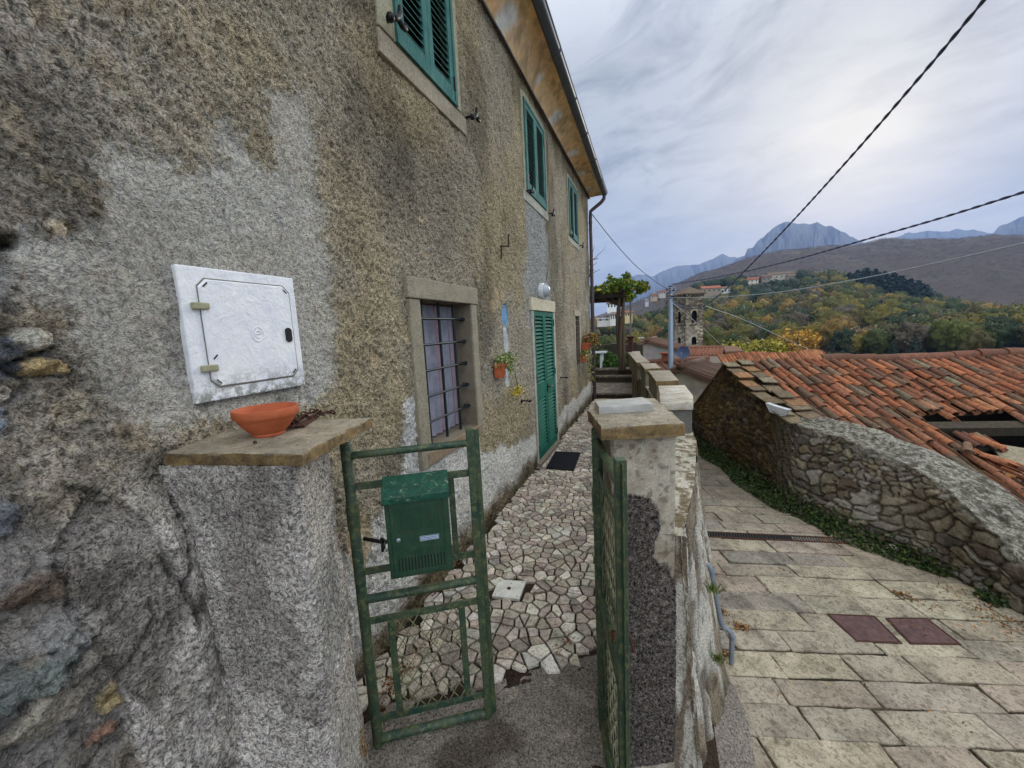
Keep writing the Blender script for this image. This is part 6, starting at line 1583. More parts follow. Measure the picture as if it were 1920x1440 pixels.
# mountains: ridge lines at their own distances
def mount(name, pts, dist, depth, col, seed, rough_, hi=None):
    P_ = [azel(*p) for p in pts]; az = np.linspace(P_[0][0], P_[-1][0], 340); el = np.interp(az, [p[0] for p in P_], [p[1] for p in P_])
    rr = np.linspace(0, 1, 70); A, T_ = np.meshgrid(az, rr, indexing='ij'); E_ = el[:, None]
    hz = 1.7 + dist * np.tan(E_) + (fbm(A * 160, A * 0, 4, seed) - .5) * rough_
    r = dist - depth * (1 - T_); base = -40
    rid = 1 - abs(2 * fbm(A * 60 + T_ * 1.5, T_ * 3.0, 5, seed + 1) - 1); rid2 = 1 - abs(2 * fbm(A * 200, T_ * 9.0, 4, seed + 2) - 1)
    z = base + (hz - base) * T_ ** 1.15 - (1 - T_) * T_ * 4 * ((1 - rid) * .36 + (1 - rid2) * .12) * (hz - base)
    X_ = CAM[0] + r * np.sin(A); Y_ = r * np.cos(A); c = np.ones(A.shape + (3,)) * C3(col)
    k_ = sstep(.5, .7, rid)[..., None] * .5 * sstep(.3, .9, T_)[..., None]; c = c * (1 - k_) + C3(hi or (130, 126, 122)) * k_
    me = np_mesh(name, np.stack([X_, Y_, z], -1).reshape(-1, 3), gridF(340, 70)[:, ::-1], c.reshape(-1, 3), None, [M['far']]); o = link(me, name); tag(o, kind='structure')
mount('mountains', [(1160, 520), (1183, 519), (1196, 514), (1205, 516), (1212, 515), (1222, 519), (1235, 512), (1262, 500), (1280, 498), (1310, 496), (1330, 488), (1355, 475), (1368, 482), (1390, 484), (1400, 500)], 4600, 1600, (66, 70, 80), 220, 16)
mount('mountains', [(1360, 500), (1384, 484), (1396, 479), (1401, 467), (1413, 463), (1420, 452), (1436, 440), (1448, 428), (1466, 418), (1474, 415.5), (1484, 416), (1492, 419), (1500, 420), (1520, 420.5), (1532, 416), (1542, 421), (1550, 424), (1558, 423), (1564, 426), (1580, 435), (1596, 443), (1608, 449), (1630, 460)], 3600, 1500, (64, 68, 78), 230, 14)
mount('mountains', [(1640, 462), (1670, 448), (1694, 440), (1705, 435), (1716, 437), (1740, 432), (1756, 434), (1780, 434), (1796, 428), (1812, 433), (1826, 430), (1845, 435), (1862, 438), (1880, 440)], 5200, 1600, (66, 70, 80), 240, 14)
mount('mountains', [(1850, 440), (1862, 437), (1872, 425), (1890, 418), (1910, 408), (1920, 405), (1960, 380), (2060, 360), (2200, 380)], 4200, 1600, (66, 70, 80), 250, 14)

# forests: crowns as clouds of leaf clumps
def crown_field(name, P_, Rr, Hh, cols, nq, qs, rng, round_=1.0, cone=None):
    n = len(P_); d = rng.normal(size=(n, nq, 3)); d /= np.linalg.norm(d, axis=2)[..., None]; d[..., 2] = np.where(d[..., 2] < -.3, -d[..., 2], d[..., 2])
    k = rng.uniform(.55, 1.05, (n, nq, 1)) ** .5
    lump = 1 + .22 * np.sin(d[..., :1] * 5 + rng.uniform(0, 6, (n, 1, 1))) * np.cos(d[..., 1:2] * 6 + rng.uniform(0, 6, (n, 1, 1)))
    c = d * k * lump
    if cone is not None:
        h = rng.uniform(0, 1, (n, nq, 1)) ** 1.3; a = rng.uniform(0, 2 * math.pi, (n, nq, 1)); rr = (1 - h) * rng.uniform(.6, 1.1, (n, nq, 1)) + .04; c2 = np.concatenate([np.cos(a) * rr, np.sin(a) * rr, h * 2 - 1], 2); cn = cone[:, None, None]; c = c * (1 - cn) + c2 * cn
    C_ = P_[:, None, :] + c * np.stack([Rr, Rr, Hh], -1)[:, None, :]
    col = cols[:, None, :] * rng.uniform(.84, 1.18, (n, nq, 1))
    sz = np.repeat(qs * Rr / 4.0, nq)
    return C_.reshape(-1, 3), sz, col.reshape(-1, 3)
def ico(sub):
    import bmesh
    bm = bmesh.new(); bmesh.ops.create_icosphere(bm, subdivisions=sub, radius=1); V = np.array([v.co[:] for v in bm.verts]); bm.verts.ensure_lookup_table(); F = np.array([[v.index for v in f.verts] for f in bm.faces]); bm.free(); return V, F
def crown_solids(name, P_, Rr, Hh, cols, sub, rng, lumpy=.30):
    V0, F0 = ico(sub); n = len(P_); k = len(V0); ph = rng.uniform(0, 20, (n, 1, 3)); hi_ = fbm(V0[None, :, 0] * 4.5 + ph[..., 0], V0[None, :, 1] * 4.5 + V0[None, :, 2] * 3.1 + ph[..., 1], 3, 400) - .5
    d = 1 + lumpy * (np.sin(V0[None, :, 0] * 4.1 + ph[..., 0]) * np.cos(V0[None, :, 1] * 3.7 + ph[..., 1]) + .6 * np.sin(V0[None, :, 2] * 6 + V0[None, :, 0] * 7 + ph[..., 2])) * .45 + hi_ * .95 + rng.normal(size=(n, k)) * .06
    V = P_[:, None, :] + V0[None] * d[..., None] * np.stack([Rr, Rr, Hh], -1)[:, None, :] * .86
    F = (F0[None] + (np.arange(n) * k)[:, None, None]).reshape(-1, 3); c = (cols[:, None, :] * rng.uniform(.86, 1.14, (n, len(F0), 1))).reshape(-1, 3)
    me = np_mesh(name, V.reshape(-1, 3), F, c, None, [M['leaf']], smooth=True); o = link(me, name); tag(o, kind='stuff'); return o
def scatter(n, az0, az1, r0, r1, rng):
    az = rng.uniform(az0, az1, n); r = np.sqrt(rng.uniform(r0 ** 2, r1 ** 2, n)); return az, r
rf = np.random.default_rng(77)
def zoneblob(x, y, s, sc=60): return fbm(x / sc, y / sc, 3, s)
greens = np.array([L3(*c) for c in [(84, 88, 34), (100, 94, 34), (70, 78, 32), (56, 68, 32), (108, 96, 40), (84, 76, 38), (48, 62, 32), (116, 104, 34)]])
golds = np.array([L3(*c) for c in [(140, 110, 46), (132, 106, 50), (124, 96, 46)]])
greys = np.array([L3(*c) for c in [(88, 78, 62), (98, 88, 70), (80, 76, 56)]])
darks = np.array([L3(*c) for c in [(40, 58, 38), (48, 66, 42), (36, 52, 36), (54, 70, 44)]])
az, r = scatter(2500, R(-9), R(38), 126, 470, rf)
x = CAM[0] + r * np.sin(az); y = r * np.cos(az); z = terr(az, r)
pxl = []
cols = greens[rf.integers(0, 8, len(az))]; zg = zoneblob(x, y, 301, 45); u_ = rf.random(len(az))
cols = np.where((u_ < .03 + .10 * (zg > .57))[:, None], golds[rf.integers(0, 3, len(az))], cols)
cols = np.where(((u_ > .91))[:, None], greys[rf.integers(0, 3, len(az))], cols)
uphill = sstep(250, 330, r + (zoneblob(x, y, 302) - .5) * 160) * sstep(R(18.5), R(15), az)
cols = np.where((rf.random(len(az)) < uphill * .92)[:, None], darks[rf.integers(0, 4, len(az))], cols)
hz_ = [(azel(px, 520)[0], rr_, ww_) for px, rr_, ww_ in ((1410, 400, .016), (1462, 410, .03), (1484, 405, .014), (1436, 402, .012), (1331, 330, .024), (1358, 335, .016), (1146, 210, .024), (1152, 185, .026), (1128, 190, .03), (1178, 195, .024))]
clear_ = np.zeros(len(az), bool)
for a_, rr_, ww_ in hz_: clear_ |= (abs(az - a_) < ww_) & (r > rr_ - (75 if rr_ > 300 else 40)) & (r < rr_ + 25)
keepm = ~clear_ & ~((az < R(1.5)) & (r > 300)) & ~((az < R(-.5)) & (rf.random(len(az)) < .5))
az, r, x, y, z, cols = (q[keepm] for q in (az, r, x, y, z, cols))
nearm = r < 210
for nm, mk, nq, qs in (('forest', nearm, 520, .40), ('forest', ~nearm, 90, .60)):
    n = int(mk.sum()); Rr = rf.uniform(2.6, 4.6, n); Hh = Rr * rf.uniform(.8, 1.25, n)
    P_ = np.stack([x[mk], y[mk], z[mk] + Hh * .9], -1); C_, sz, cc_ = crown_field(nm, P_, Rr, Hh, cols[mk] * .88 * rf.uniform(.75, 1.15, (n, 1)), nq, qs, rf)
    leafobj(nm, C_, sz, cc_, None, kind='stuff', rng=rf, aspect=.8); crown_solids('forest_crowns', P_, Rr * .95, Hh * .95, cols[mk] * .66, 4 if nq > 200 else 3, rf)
az, r = scatter(15000, R(-6), R(40), 560, 1190, rf); x = CAM[0] + r * np.sin(az); y = r * np.cos(az); z = terr(az, r); n = len(az)
br = np.array([L3(*c) for c in [(80, 64, 56), (88, 72, 60), (70, 60, 50), (92, 78, 62), (76, 66, 52), (82, 74, 56)]]); cols = br[rf.integers(0, 6, n)]
zg = zoneblob(x, y, 303, 90); gm_ = (zg > .56) & (az > R(21)) & (r < 1000); cols = np.where((gm_ & (rf.random(n) < .7))[:, None], np.array([L3(78, 80, 50), L3(88, 84, 52)])[rf.integers(0, 2, n)], cols)
cols = np.where((rf.random(n) < .05)[:, None], np.array(L3(122, 112, 80)), cols)
Rr = rf.uniform(2.2, 3.6, n); P_ = np.stack([x, y, z + Rr * .25], -1); C_, sz, cc_ = crown_field('f', P_, Rr, Rr * .45, cols * 1.15 * rf.uniform(.9, 1.1, (n, 1)), 44, .62, rf)
leafobj('far_forest', C_, sz, cc_, None, kind='stuff', rng=rf, aspect=.85)

def conifer(px, py_base, r, h, w_, lab, group=None, cols=((30, 46, 38), (34, 50, 42), (50, 70, 50)), name='conifer', nq=500):
    az_, _ = azel(px, py_base); x = CAM[0] + r * math.sin(az_); y = r * math.cos(az_); z = float(terr(np.array([az_]), np.array([float(r)]))[0])
    zt = z
    t = thing(name, (x, y, z), lab, 'tree', group)
    m = MB(); m.tube([(x, y, z - .5), (x + .1, y, z + h * .45), (x, y, z + h * .95)], [w_ * .07, w_ * .05, .04], 7, L3(84, 70, 56)); m.build('trunk', M['wood'], t, True)
    n = nq; hh = rf.uniform(0, 1, n) ** 1.2; a = rf.uniform(0, 2 * math.pi, n); rr = ((1 - hh) ** .8 * rf.uniform(.35, 1.08, n) + .05) * w_ * .5 * (1 + .25 * np.sin(hh * 26))
    P_ = np.stack([x + np.cos(a) * rr, y + np.sin(a) * rr, z + h * (.10 + .92 * hh)], -1)
    leafobj('crown', P_, w_ * .15, cmix(n, list(cols), rf, .35), None, parent=t, rng=rf, aspect=.5); return t
def base_h(px, py_top, r, hadj=0):
    az_, el_ = azel(px, py_top); z = float(terr(np.array([az_]), np.array([float(r)]))[0]); return CAM[2] + r * math.tan(el_) - z
for px, pyt, r, w_, lab in ((1590, 628, 112, 3.0, 'dark pointed conifer left of centre above the barn ridge, the largest of the three'), (1557, 637, 118, 2.6, 'smaller dark conifer just left of the tallest one above the barn ridge'), (1715, 630, 112, 3.2, 'dark pointed conifer standing alone further right above the barn ridge'), (1675, 648, 120, 2.4, 'smallest dark conifer tip above the barn ridge')):
    conifer(px, 650, r, base_h(px, pyt, r), w_, lab, 'lone dark conifers beyond the barn')
for i, (px, pyt, r) in enumerate(((1592, 515, 360), (1606, 508, 365), (1622, 503, 370), (1640, 505, 365), (1657, 510, 360), (1674, 513, 350), (1690, 518, 345), (1706, 524, 340), (1722, 528, 335), (1736, 536, 330), (1612, 520, 340), (1650, 522, 335), (1680, 528, 330), (1698, 534, 325), (1716, 540, 320), (1634, 516, 345), (1667, 525, 340))):
    lab = 'dark blue-green pine in the dense grove on the wooded spur'
    conifer(px, 540, r, max(9, base_h(px, pyt, r)), 13 + (i % 3) * 2, lab, 'dark pines of the grove on the spur', ((30, 50, 48), (36, 56, 50), (26, 44, 42)), 'pine_tree', 420)
def roundtree(px, pyt, r, w_, lab, cols, name='broadleaf_tree', nq=900, group=None):
    az_, _ = azel(px, 600); x = CAM[0] + r * math.sin(az_); y = r * math.cos(az_); z = float(terr(np.array([az_]), np.array([float(r)]))[0]); h = base_h(px, pyt, r)
    t = thing(name, (x, y, z), lab, 'tree', group)
    m = MB(); m.tube([(x, y, z - .5), (x + .2, y, z + h * .4), (x, y, z + h * .8)], [.35, .25, .08], 7, L3(84, 70, 56))
    for k in range(5): a = k * 1.3; m.tube([(x + .1, y, z + h * .35), (x + math.cos(a) * w_ * .3, y + math.sin(a) * w_ * .3, z + h * .75)], [.14, .03], 5, L3(84, 70, 56))
    m.build('trunk', M['wood'], t, True)
    n = nq; d = rf.normal(size=(n, 3)); d /= np.linalg.norm(d, axis=1)[:, None]; k = rf.uniform(.5, 1.08, n)[:, None] ** .6; lump = 1 + .25 * np.sin(d[:, :1] * 6) * np.cos(d[:, 1:2] * 5 + 2)
    P_ = np.array([x, y, z + h * .62]) + d * k * lump * [w_ / 2, w_ / 2, h * .38]; leafobj('crown', P_, w_ * .085, cmix(n, cols, rf, .3), None, parent=t, rng=rf, aspect=.8)
roundtree(1497, 618, 105, 8.0, 'golden yellow autumn tree above the left end of the barn ridge', [(176, 132, 44), (160, 120, 46), (140, 108, 44), (184, 142, 54)])
roundtree(1438, 636, 80, 6.5, 'yellow-green tree nearest the start of the barn ridge', [(150, 140, 50), (168, 152, 54), (130, 126, 50)])
roundtree(1375, 640, 60, 4.5, 'yellow-green tree between church tower and barn ridge', [(150, 140, 50), (160, 150, 58), (120, 120, 50)])
roundtree(1620, 612, 150, 9, 'grey-brown half-bare tree in the middle of the wood', [(128, 112, 84), (112, 98, 74), (140, 124, 92)])

# ------------------------------------------------------------------ houses
def house_box(px, py_ridge, r, w_, d_, h_eave, ridge_h, rot, lab, wall=(206, 200, 188), roofc=(164, 96, 66), nwin=(3, 2), name='stone_house', base_drop=3.0, group=None, winc=(.03, .03, .035), rough_tiles=False, zridge=None, overhang=.4):
    az_, el_ = azel(px, py_ridge); x = CAM[0] + r * math.sin(az_); y = r * math.cos(az_); zr = CAM[2] + r * math.tan(el_)
    ze = zr - ridge_h; z0 = ze - h_eave
    t = thing(name, (x, y, z0), lab, 'house', group)
    ca, sa = math.cos(rot), math.sin(rot)
    def T(a, b, c): return (x + a * ca - b * sa, y + a * sa + b * ca, c)
    hw, hd = w_ / 2, d_ / 2
    m = MB(); wl_ = L3(*wall); v = [T(-hw, -hd, z0 - base_drop), T(hw, -hd, z0 - base_drop), T(hw, hd, z0 - base_drop), T(-hw, hd, z0 - base_drop), T(-hw, -hd, ze), T(hw, -hd, ze), T(hw, hd, ze), T(-hw, hd, ze), T(-hw, 0, zr - .02), T(hw, 0, zr - .02)]
    m.add(v, [(0, 1, 5, 4), (2, 3, 7, 6), (1, 2, 6, 9, 5), (3, 0, 4, 8, 7)], wl_); m.build('wall', M['masonry'], t)
    m = MB(); ov = overhang; th = .10 + .004 * r * .2; sl = ridge_h / hd
    for s in (-1, 1):
        a = [T(-hw - ov, 0, zr), T(hw + ov, 0, zr), T(hw + ov, s * (hd + ov), ze - sl * ov), T(-hw - ov, s * (hd + ov), ze - sl * ov)]
        m.hexa(a + [(p[0], p[1], p[2] + th) for p in a], L3(*roofc))
    rf_ = m.build('roof', M['tile'], t)
    if rough_tiles:
        m = MB(); nn = int((w_ + 2 * ov) / .24)
        for s in (-1, 1):
            for i in range(nn):
                a = -hw - ov + (i + .5) * (w_ + 2 * ov) / nn
                p0 = Vector(T(a, 0, zr + th + .0)); p1 = Vector(T(a, s * (hd + ov), ze - sl * ov + th)); m.tube([p0, (p0 + p1) / 2 + Vector((0, 0, random.uniform(-.01, .02))), p1], .075, 6, jitcol(L3(*roofc), .2))
        m.tube([T(-hw - ov, 0, zr + th + .02), T(hw + ov, 0, zr + th + .02)], .11, 8, jitcol(L3(*roofc), .1)); m.build('tile_rows', M['tile'], rf_, True)
    # windows on the side towards the viewer
    for (na, nb) in (nwin,):
        for i in range(na):
            for j in range(nb):
                a = -hw + w_ * (i + .5) / na; zc = z0 + h_eave * (j + .55) / nb; ww, wh = min(.5, w_ / na * .22), .55
                m = MB(); q = [T(a - ww, -hd - .03, zc - wh), T(a + ww, -hd - .03, zc - wh), T(a + ww, -hd - .03, zc + wh), T(a - ww, -hd - .03, zc + wh)]; q2 = [T(a - ww, -hd + .1, zc - wh), T(a + ww, -hd + .1, zc - wh), T(a + ww, -hd + .1, zc + wh), T(a - ww, -hd + .1, zc + wh)]
                m.hexa([q[0], q[1], q2[1], q2[0], q[3], q[2], q2[2], q2[3]], winc); m.build('window', M['plain'], t)
    return t, T, zr, ze, z0
def f_mas(n):
    co = n.co(); a = n.attr('Col'); v = n.vor(n.map(co, (1, 1, 1.7)), 2.6); e = n.vor(n.map(co, (1, 1, 1.7)), 2.6, 'F1', 1); b = n.noise(co, 2.2, 6, .7)
    c = n.mix(1.0, a, n.ramp(b, [(.3, .72), (.65, 1.12)]), 'MULTIPLY'); return n.mix(.14, c, n.mix(1.0, c, n.mix(1.0, e, 1.6, 'MULTIPLY'), 'MULTIPLY'))
M['masonry'] = material('plastered_masonry', f_mas, .9, spec=.1)
# hamlet on the spur
G_ = 'houses of the hamlet on the wooded spur'
house_box(1410, 521, 400, 9, 8, 5, 1.8, R(-8), 'pale house with red roof at the middle of the hamlet on the spur', (214, 204, 188), (168, 92, 66), (3, 2), group=G_)
house_box(1462, 511, 410, 19, 9, 4.5, 1.8, R(6), 'long low house with grey roof at the top of the hamlet', (176, 168, 150), (122, 104, 88), (5, 1), group=G_)
house_box(1484, 515, 405, 6, 7, 4, 1.5, R(2), 'small grey house at the right end of the hamlet', (168, 160, 146), (128, 108, 90), (2, 1), group=G_)
house_box(1436, 516, 402, 6, 6, 4, 1.5, R(-4), 'small grey-brown house between the long and the pale house of the hamlet', (140, 132, 118), (120, 96, 80), (2, 1), group=G_)
house_box(1331, 537, 330, 13, 7, 3.5, 1.6, R(14), 'long house with red roof right of the church tower', (150, 138, 120), (184, 104, 78), (4, 1), group=G_)
house_box(1358, 538, 335, 7, 6, 4, 1.2, R(10), 'small white house beside the long red-roofed one', (222, 222, 214), (130, 110, 96), (3, 1), group=G_)
for i, (px, py, w_, wc, rc_, lb) in enumerate(((1226, 551, 8, (176, 160, 140), (150, 92, 70), 'reddish village house left of the light pole, lower one'), (1241, 545, 9, (190, 184, 176), (150, 96, 76), 'grey village house touching the light pole on its left'), (1232, 556, 10, (160, 138, 120), (146, 88, 66), 'brown village house low left of the light pole'), (1213, 561, 4, (214, 216, 214), (150, 150, 150), 'tiny white hut on the slope left of the light pole'), (1250, 552, 7, (120, 110, 104), (120, 84, 66), 'dark village house right behind the light pole'))):
    house_box(px, py, 380 + i * 4, w_ * .62, 5, 2.6, 1.1, R(10 - i * 5), lb, wc, rc_, (3, 1), group='village houses on the slope left of the pole')
house_box(1147, 565, 210, 4.4, 4, 1.9, 1.1, R(5), 'white house with pitched roof seen under the pergola', (226, 226, 222), (120, 112, 104), (3, 2))
house_box(1154, 586, 185, 3.8, 3, 2.0, .8, R(-12), 'white terraced house on the slope behind the vine trunk', (222, 220, 212), (132, 118, 106), (4, 2))
house_box(1133, 597, 190, 6, 2, .5, .25, R(-12), 'low white outbuilding left of the terraced house', (206, 204, 198), (190, 190, 188), (2, 1))
house_box(1178, 583, 195, 3.4, 3, 1.9, .8, R(8), 'cream house with reddish roof just right of the vine trunk', (206, 186, 140), (150, 104, 84), (3, 1))
# church tower
TR = 62.0
tp = onY(1291, 600, TR); tx = tp[0]; rotT = R(28); hwT = 1.34
tt_ = thing('bell_tower', (tx, TR, -9), 'old rubble-stone church bell tower with arched openings and low pyramid roof', 'bell tower')
def TT_(a, b, c): return (tx + a * math.cos(rotT) - b * math.sin(rotT), TR + a * math.sin(rotT) + b * math.cos(rotT), c)
ztop = onY(1291, 553, TR)[2]; zmid = onY(1291, 608, TR)[2]; zbot = -9
z_hi = (onY(1291, 583, TR)[2], onY(1291, 605, TR)[2]); z_lo = (onY(1291, 631, TR)[2], onY(1291, 646, TR)[2])
nz_, nw_ = 300, 96; pal = np.array([L3(*c) for c in [(122, 112, 96), (150, 140, 120), (98, 88, 76), (168, 158, 138), (110, 98, 84), (136, 124, 104)]])
m_parts = []
for side in range(4):
    a_ = np.linspace(-hwT, hwT, nw_); zz = np.linspace(zbot, ztop, nz_); A, B = np.meshgrid(a_, zz, indexing='ij'); o_ = side * 20
    f1, f2, cid, _, _ = cells((A + o_) / .42, B / .26, 300, .8); dsp = .05 * np.clip((f2 - f1) * 3, 0, 1) + (cid - .5) * .05
    c = pal[(cid * 5.99).astype(int)] * (.75 + .5 * fbm(A * 2 + o_, B * 2, 4, 301))[..., None]; k_ = (sstep(.16, .03, f2 - f1) * .6)[..., None]; c = c * (1 - k_) + C3((70, 62, 54)) * k_
    k_ = sstep(zmid - .1, zmid + .1, B)[..., None] * .30; c = c * (1 - k_); k_ = (np.exp(-((A + .5) / .8) ** 2 - ((B - (zmid - 2)) / 1.3) ** 2) * .6)[..., None]; c = c * (1 - k_) + C3((168, 160, 146)) * k_
    band = (abs(B - zmid) < .10) | (abs(B - ztop + .12) < .12); dsp = np.where(band, .14, dsp)
    hole = np.zeros(A.shape, bool)
    for (l0, l1, wd) in ((z_hi[1], z_hi[0], .38), (z_lo[1], z_lo[0], .36)):
        hole |= (abs(A) < wd) & (B > l0) & (B < l1 - wd); hole |= (np.hypot(A, B - (l1 - wd)) < wd) & (B > l0)
        ring = (np.hypot(A, B - (l1 - wd)) < wd + .2) & (B > l1 - wd) & ~hole; c = np.where(ring[..., None], C3((156, 144, 122)) * .95, c); dsp = np.where(ring, .07, dsp)
    d_ = -(hwT + dsp); c4, s4 = math.cos(side * math.pi / 2), math.sin(side * math.pi / 2); lx = A * c4 - d_ * s4; ly = A * s4 + d_ * c4
    X_ = tx + lx * math.cos(rotT) - ly * math.sin(rotT); Y_ = TR + lx * math.sin(rotT) + ly * math.cos(rotT); hc = hole[:-1, :-1] & hole[1:, 1:]
    me = np_mesh('masonry', np.stack([X_, Y_, B], -1).reshape(-1, 3), gridF(nw_, nz_, ~hc), c.reshape(-1, 3), {'grain': np.full(A.size, .6)}, [M['far']]); link(me, 'wall', tt_)
m = MB(); a = hwT - .55
for s in range(4):
    c4, s4 = math.cos(s * math.pi / 2), math.sin(s * math.pi / 2)
    p = lambda u, v, z: TT_(u * c4 - v * s4, u * s4 + v * c4, z); m.add([p(-a, -a, zbot), p(a, -a, zbot), p(a, -a, ztop), p(-a, -a, ztop)], [(0, 1, 2, 3)], (.02, .018, .016))
m.build('inner_shaft', M['dark'], tt_)
m = MB(); e = hwT + .3; zt2 = onY(1297, 542, TR)[2] + .4; b4 = [TT_(-e, -e, ztop), TT_(e, -e, ztop), TT_(e, e, ztop), TT_(-e, e, ztop)]; m.add(b4 + [(q_[0], q_[1], q_[2] + .14) for q_ in b4] + [TT_(0, 0, zt2)], [(3, 2, 1, 0), (0, 1, 5, 4), (1, 2, 6, 5), (2, 3, 7, 6), (3, 0, 4, 7), (4, 5, 8), (5, 6, 8), (6, 7, 8), (7, 4, 8)], L3(112, 98, 84)); m.build('roof', M['tile'], tt_)
# near village roofs under the terrace
house_box(1222, 640, 24, 3.0, 3.4, 2.4, .55, R(82), 'grey gabled house under a worn brown roof left of the light pole', (140, 134, 126), (98, 66, 54), (0, 0), rough_tiles=True, overhang=.12)
house_box(1268, 683, 15.5, 2.3, 2.0, 1.0, .42, R(30), 'low stone house with orange tile roof under the light pole', (146, 138, 120), (118, 74, 58), (0, 0), rough_tiles=True, overhang=.12)
house_box(1303, 655, 34, 3.4, 1.8, 1.4, .35, R(-14), 'house with bright orange tile eaves at the foot of the bell tower', (140, 132, 120), (146, 92, 70), (0, 0), rough_tiles=True, overhang=.3)
house_box(1345, 652, 42, 2.4, 3, 1.6, .3, R(10), 'small red brick house right of the bell tower foot', (128, 82, 64), (120, 84, 66), (1, 1))
house_box(1335, 672, 28, 5.2, 3.5, 1.2, .22, R(5), 'flat-topped grey house in front of the bell tower', (136, 126, 120), (110, 100, 92), (0, 0), overhang=.12)
house_box(1298, 690, 12.5, 1.7, 2.6, 1.1, .45, R(68), 'small rubble-stone shed with brown roof edge beside the barn gable', (160, 152, 134), (84, 60, 50), (0, 0), rough_tiles=True, overhang=.12)
t = thing('tiled_chimney', tuple(onY(1247, 664, 15)), 'low rusty-red tile chimney on the orange roof left of the light pole', 'chimney')
p = onY(1247, 664, 15.2); m = MB(); m.box((p[0] - .12, 15.1, p[2] - .25), (p[0] + .12, 15.34, p[2]), L3(126, 74, 58)); m.build('stack', M['stone'], t)
m = MB()
for k in range(3): m.bar((p[0] - .19, 15.08 + k * .12, p[2] + .04), (p[0] + .19, 15.08 + k * .12, p[2] + .03), .09, .05, col=jitcol(L3(150, 70, 50), .2))
m.build('cap_tiles', M['tile'], t)
p = onY(1232, 625, 26); t = thing('roof_vent', tuple(p), 'small pale roof vent standing on the grey gabled house', 'vent'); m = MB(); p = onY(1202, 633, 24)
m.box((p[0] - .05, 24, p[2] - .28), (p[0] + .07, 24.1, p[2] - .04), L3(150, 146, 138)); m.box((p[0] - .16, 23.9, p[2] - .04), (p[0] + .18, 24.2, p[2] + .01), L3(176, 172, 164)); m.build('vent_stack', M['plain'], t)
# satellite dish
p = onY(1281, 661, 14.0); t = thing('satellite_dish', tuple(p), 'dark blue-grey satellite dish right of the light pole', 'satellite dish')
rot = Vector((-.25, -.9, .25)).to_track_quat('Z', 'Y').to_matrix(); m = MB(); rD = .205
m.lathe([(rD * k / 8, .16 * (k / 8) ** 2 * rD * 1.2) for k in range(9)] + [(rD * k / 8, .16 * (k / 8) ** 2 * rD * 1.2 - .012) for k in range(8, -1, -1)], tuple(p), 32, rot=rot); m.build('dish', flat('dish_blue', L3(62, 76, 104), .5), t, True, auto=50)
m = MB(); m.tube([p + np.array([0, .03, 0]), p + np.array([0, .08, -.2]), p + np.array([0, .08, -.45])], .02, 6); m.tube([p + np.array([0, -.02, -rD]), p + np.array([-.08, -.28, .02])], .01, 5); m.build('bracket', M['metal'], t, True)
# light pole
PY = 12.0; ptop = onY(1258, 534, PY); pb = (ptop[0], PY, -2.6)
t = thing('utility_pole', pb, 'slim pale-grey metal utility pole carrying the overhead cables', 'pole')
m = MB(); m.tube([pb, (ptop[0], PY, 1.3), (ptop[0], PY, ptop[2])], [.085, .068, .045], 16); m.build('shaft', M['metal'], t, True, auto=50)
m = MB()
for z in (-.04, -.16, -.30, -.36): m.tube([(ptop[0], PY, ptop[2] + z - .012), (ptop[0], PY, ptop[2] + z + .012)], .056, 12)
for a, z in ((-1, -.10), (1, -.16), (-1, -.22), (1, -.32)): m.tube([(ptop[0], PY - .04, ptop[2] + z), (ptop[0] + a * .09, PY - .05, ptop[2] + z), (ptop[0] + a * .11, PY - .05, ptop[2] + z - .05)], .014, 6)
m.build('cable_clamps', M['iron'], t, True)
m = MB(); m.tube([(ptop[0] + .06 + .06 * math.cos(a), PY - .06, ptop[2] - .14 + .075 * math.sin(a)) for a in np.linspace(0, 2 * math.pi, 18, endpoint=False)], .014, 6, closed=True); m.tube([(ptop[0] - .10 + .05 * math.cos(a), PY - .06, ptop[2] - .13 + .05 * math.sin(a)) for a in np.linspace(0, 2 * math.pi, 18, endpoint=False)], .010, 6, closed=True); m.build('cable_coil', M['wire_pale'], t, True)
def wire(pts, r, lab, twist=0, mat='wire', group='overhead cables meeting at the utility pole'):
    K_ = catmull3(pts, 24); m = MB()
    if twist:
        L_ = np.concatenate([[0], np.cumsum(np.linalg.norm(np.diff(K_, axis=0), axis=1))]); n = int(L_[-1] / .03); s = np.linspace(0, L_[-1], n); Q = np.stack([np.interp(s, L_, K_[:, k]) for k in range(3)], 1)
        d = np.gradient(Q, axis=0); d /= np.linalg.norm(d, axis=1)[:, None]; a = np.cross(d, [0, 0, 1]); a /= np.linalg.norm(a, axis=1)[:, None]; b = np.cross(d, a)
        for ph in range(2):
            w_ = s / .30 * 2 * math.pi + ph * math.pi; m.tube(Q + (a * np.cos(w_)[:, None] + b * np.sin(w_)[:, None]) * r * .62, r * .66, 6)
    else: m.tube(K_, r, 6)
    o = m.build('overhead_cable', M[mat], None, True); tag(o, lab, 'cable', group)
def catmull3(P, n):
    P = [np.array(p, float) for p in P]; P = [2 * P[0] - P[1]] + P + [2 * P[-1] - P[-2]]; out = []
    for i in range(1, len(P) - 2):
        for t in np.linspace(0, 1, n, endpoint=False):
            a, b, c, d = P[i - 1:i + 3]; out.append(.5 * ((2 * b) + (-a + c) * t + (2 * a - 5 * b + 4 * c - d) * t * t + (-a + 3 * b - 3 * c + d) * t ** 3))
    out.append(P[-2]); return np.array(out)
W = lambda px, py, y: onY(px, py, y)
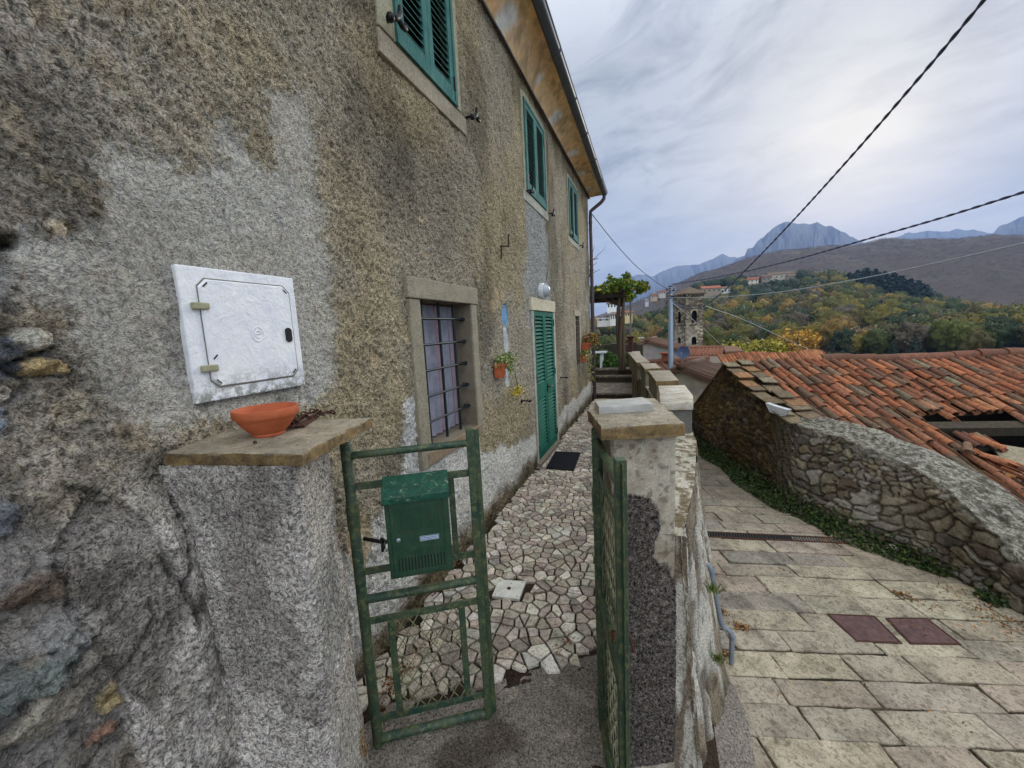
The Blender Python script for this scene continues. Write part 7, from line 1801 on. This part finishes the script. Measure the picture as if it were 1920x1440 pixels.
wire([W(1259, 562, 11.98), W(1280, 575, 11.5), W(1310, 577, 11.0), W(1345, 556, 10.2), W(1400, 504, 8.9), W(1480, 421, 7.4), W(1590, 300, 5.9), W(1720, 150, 4.8), W(1845, 0, 4.05), W(1905, -75, 3.8)], .0115, 'thick twisted cable rising steeply from the pole to the top right corner', 1)
wire([W(1259, 533, 11.98), W(1330, 522, 10.6), W(1400, 508, 9.6), W(1500, 484, 8.4), W(1620, 450, 7.2), W(1760, 410, 6.2), W(1920, 360, 5.3), W(2020, 330, 4.9)], .0115, 'twisted cable leaving the pole top towards the right edge, the middle one', 1)
wire([W(1259, 558, 11.98), W(1330, 558, 11.0), W(1450, 549, 9.6), W(1600, 525, 8.4), W(1760, 492, 7.4), W(1920, 456, 6.6), W(2020, 434, 6.2)], .009, 'lowest straight pale cable from the pole to the right edge', 0, 'wire_pale')
wire([np.array([.06, 8.98, 4.10]), W(1150, 452, 9.7), W(1190, 496, 10.7), W(1225, 525, 11.5), W(1257, 545, 11.98)], .0085, 'cable from the house corner down to the utility pole')
wire([W(1259, 566, 11.98), W(1300, 600, 14), W(1345, 640, 18), W(1365, 664, 22)], .009, 'thin pale cable dropping from the pole past the bell tower', 0, 'wire_pale')
wire([W(1318, 572, 60), W(1400, 602, 70), W(1500, 648, 80), W(1550, 668, 85)], .045, 'thin pale cable crossing the wood right of the bell tower', 0, 'wire_pale')
# bare branches at the corner of the house
m = MB()
for pts_ in (((1098, 505, 14), (1112, 487, 14), (1128, 472, 14), (1136, 462, 14)), ((1104, 520, 14), (1115, 510, 14), (1126, 505, 14)), ((1100, 500, 14), (1110, 480, 14), (1115, 460, 14)), ((1112, 487, 14), (1122, 484, 14)), ((1100, 560, 14), (1098, 505, 14)), ((1104, 520, 14), (1112, 498, 14), (1120, 492, 14))):
    m.tube([W(*q_) for q_ in pts_], [.02, .012, .007, .004][:len(pts_)] if len(pts_) < 5 else .01, 5, L3(110, 104, 100))
p0 = W(1100, 560, 14); m.tube([p0, (p0[0] - .1, 14, .4)], [.03, .06], 6, L3(100, 90, 80)); o = m.build('bare_tree', M['wood'], None, True); tag(o, 'thin bare twigs of a leafless tree sticking out behind the house corner', 'tree')

# ------------------------------------------------------------------ air
hb = MB(); hb.box((-5900, -900, -61.5), (5900, 5900, 980)); 
hm = bpy.data.materials.new('haze_air'); hm.use_nodes = True; hm.node_tree.nodes.clear(); hn = NT(hm.node_tree)
pv = hn.node('ShaderNodeVolumePrincipled', {'Color': (.38, .57, 1.0), 'Density': .00016, 'Anisotropy': .1}); ho = hn.node('ShaderNodeOutputMaterial', {'Volume': pv.outputs[0]})
ho_ = hb.build('haze', hm); tag(ho_, kind='stuff')
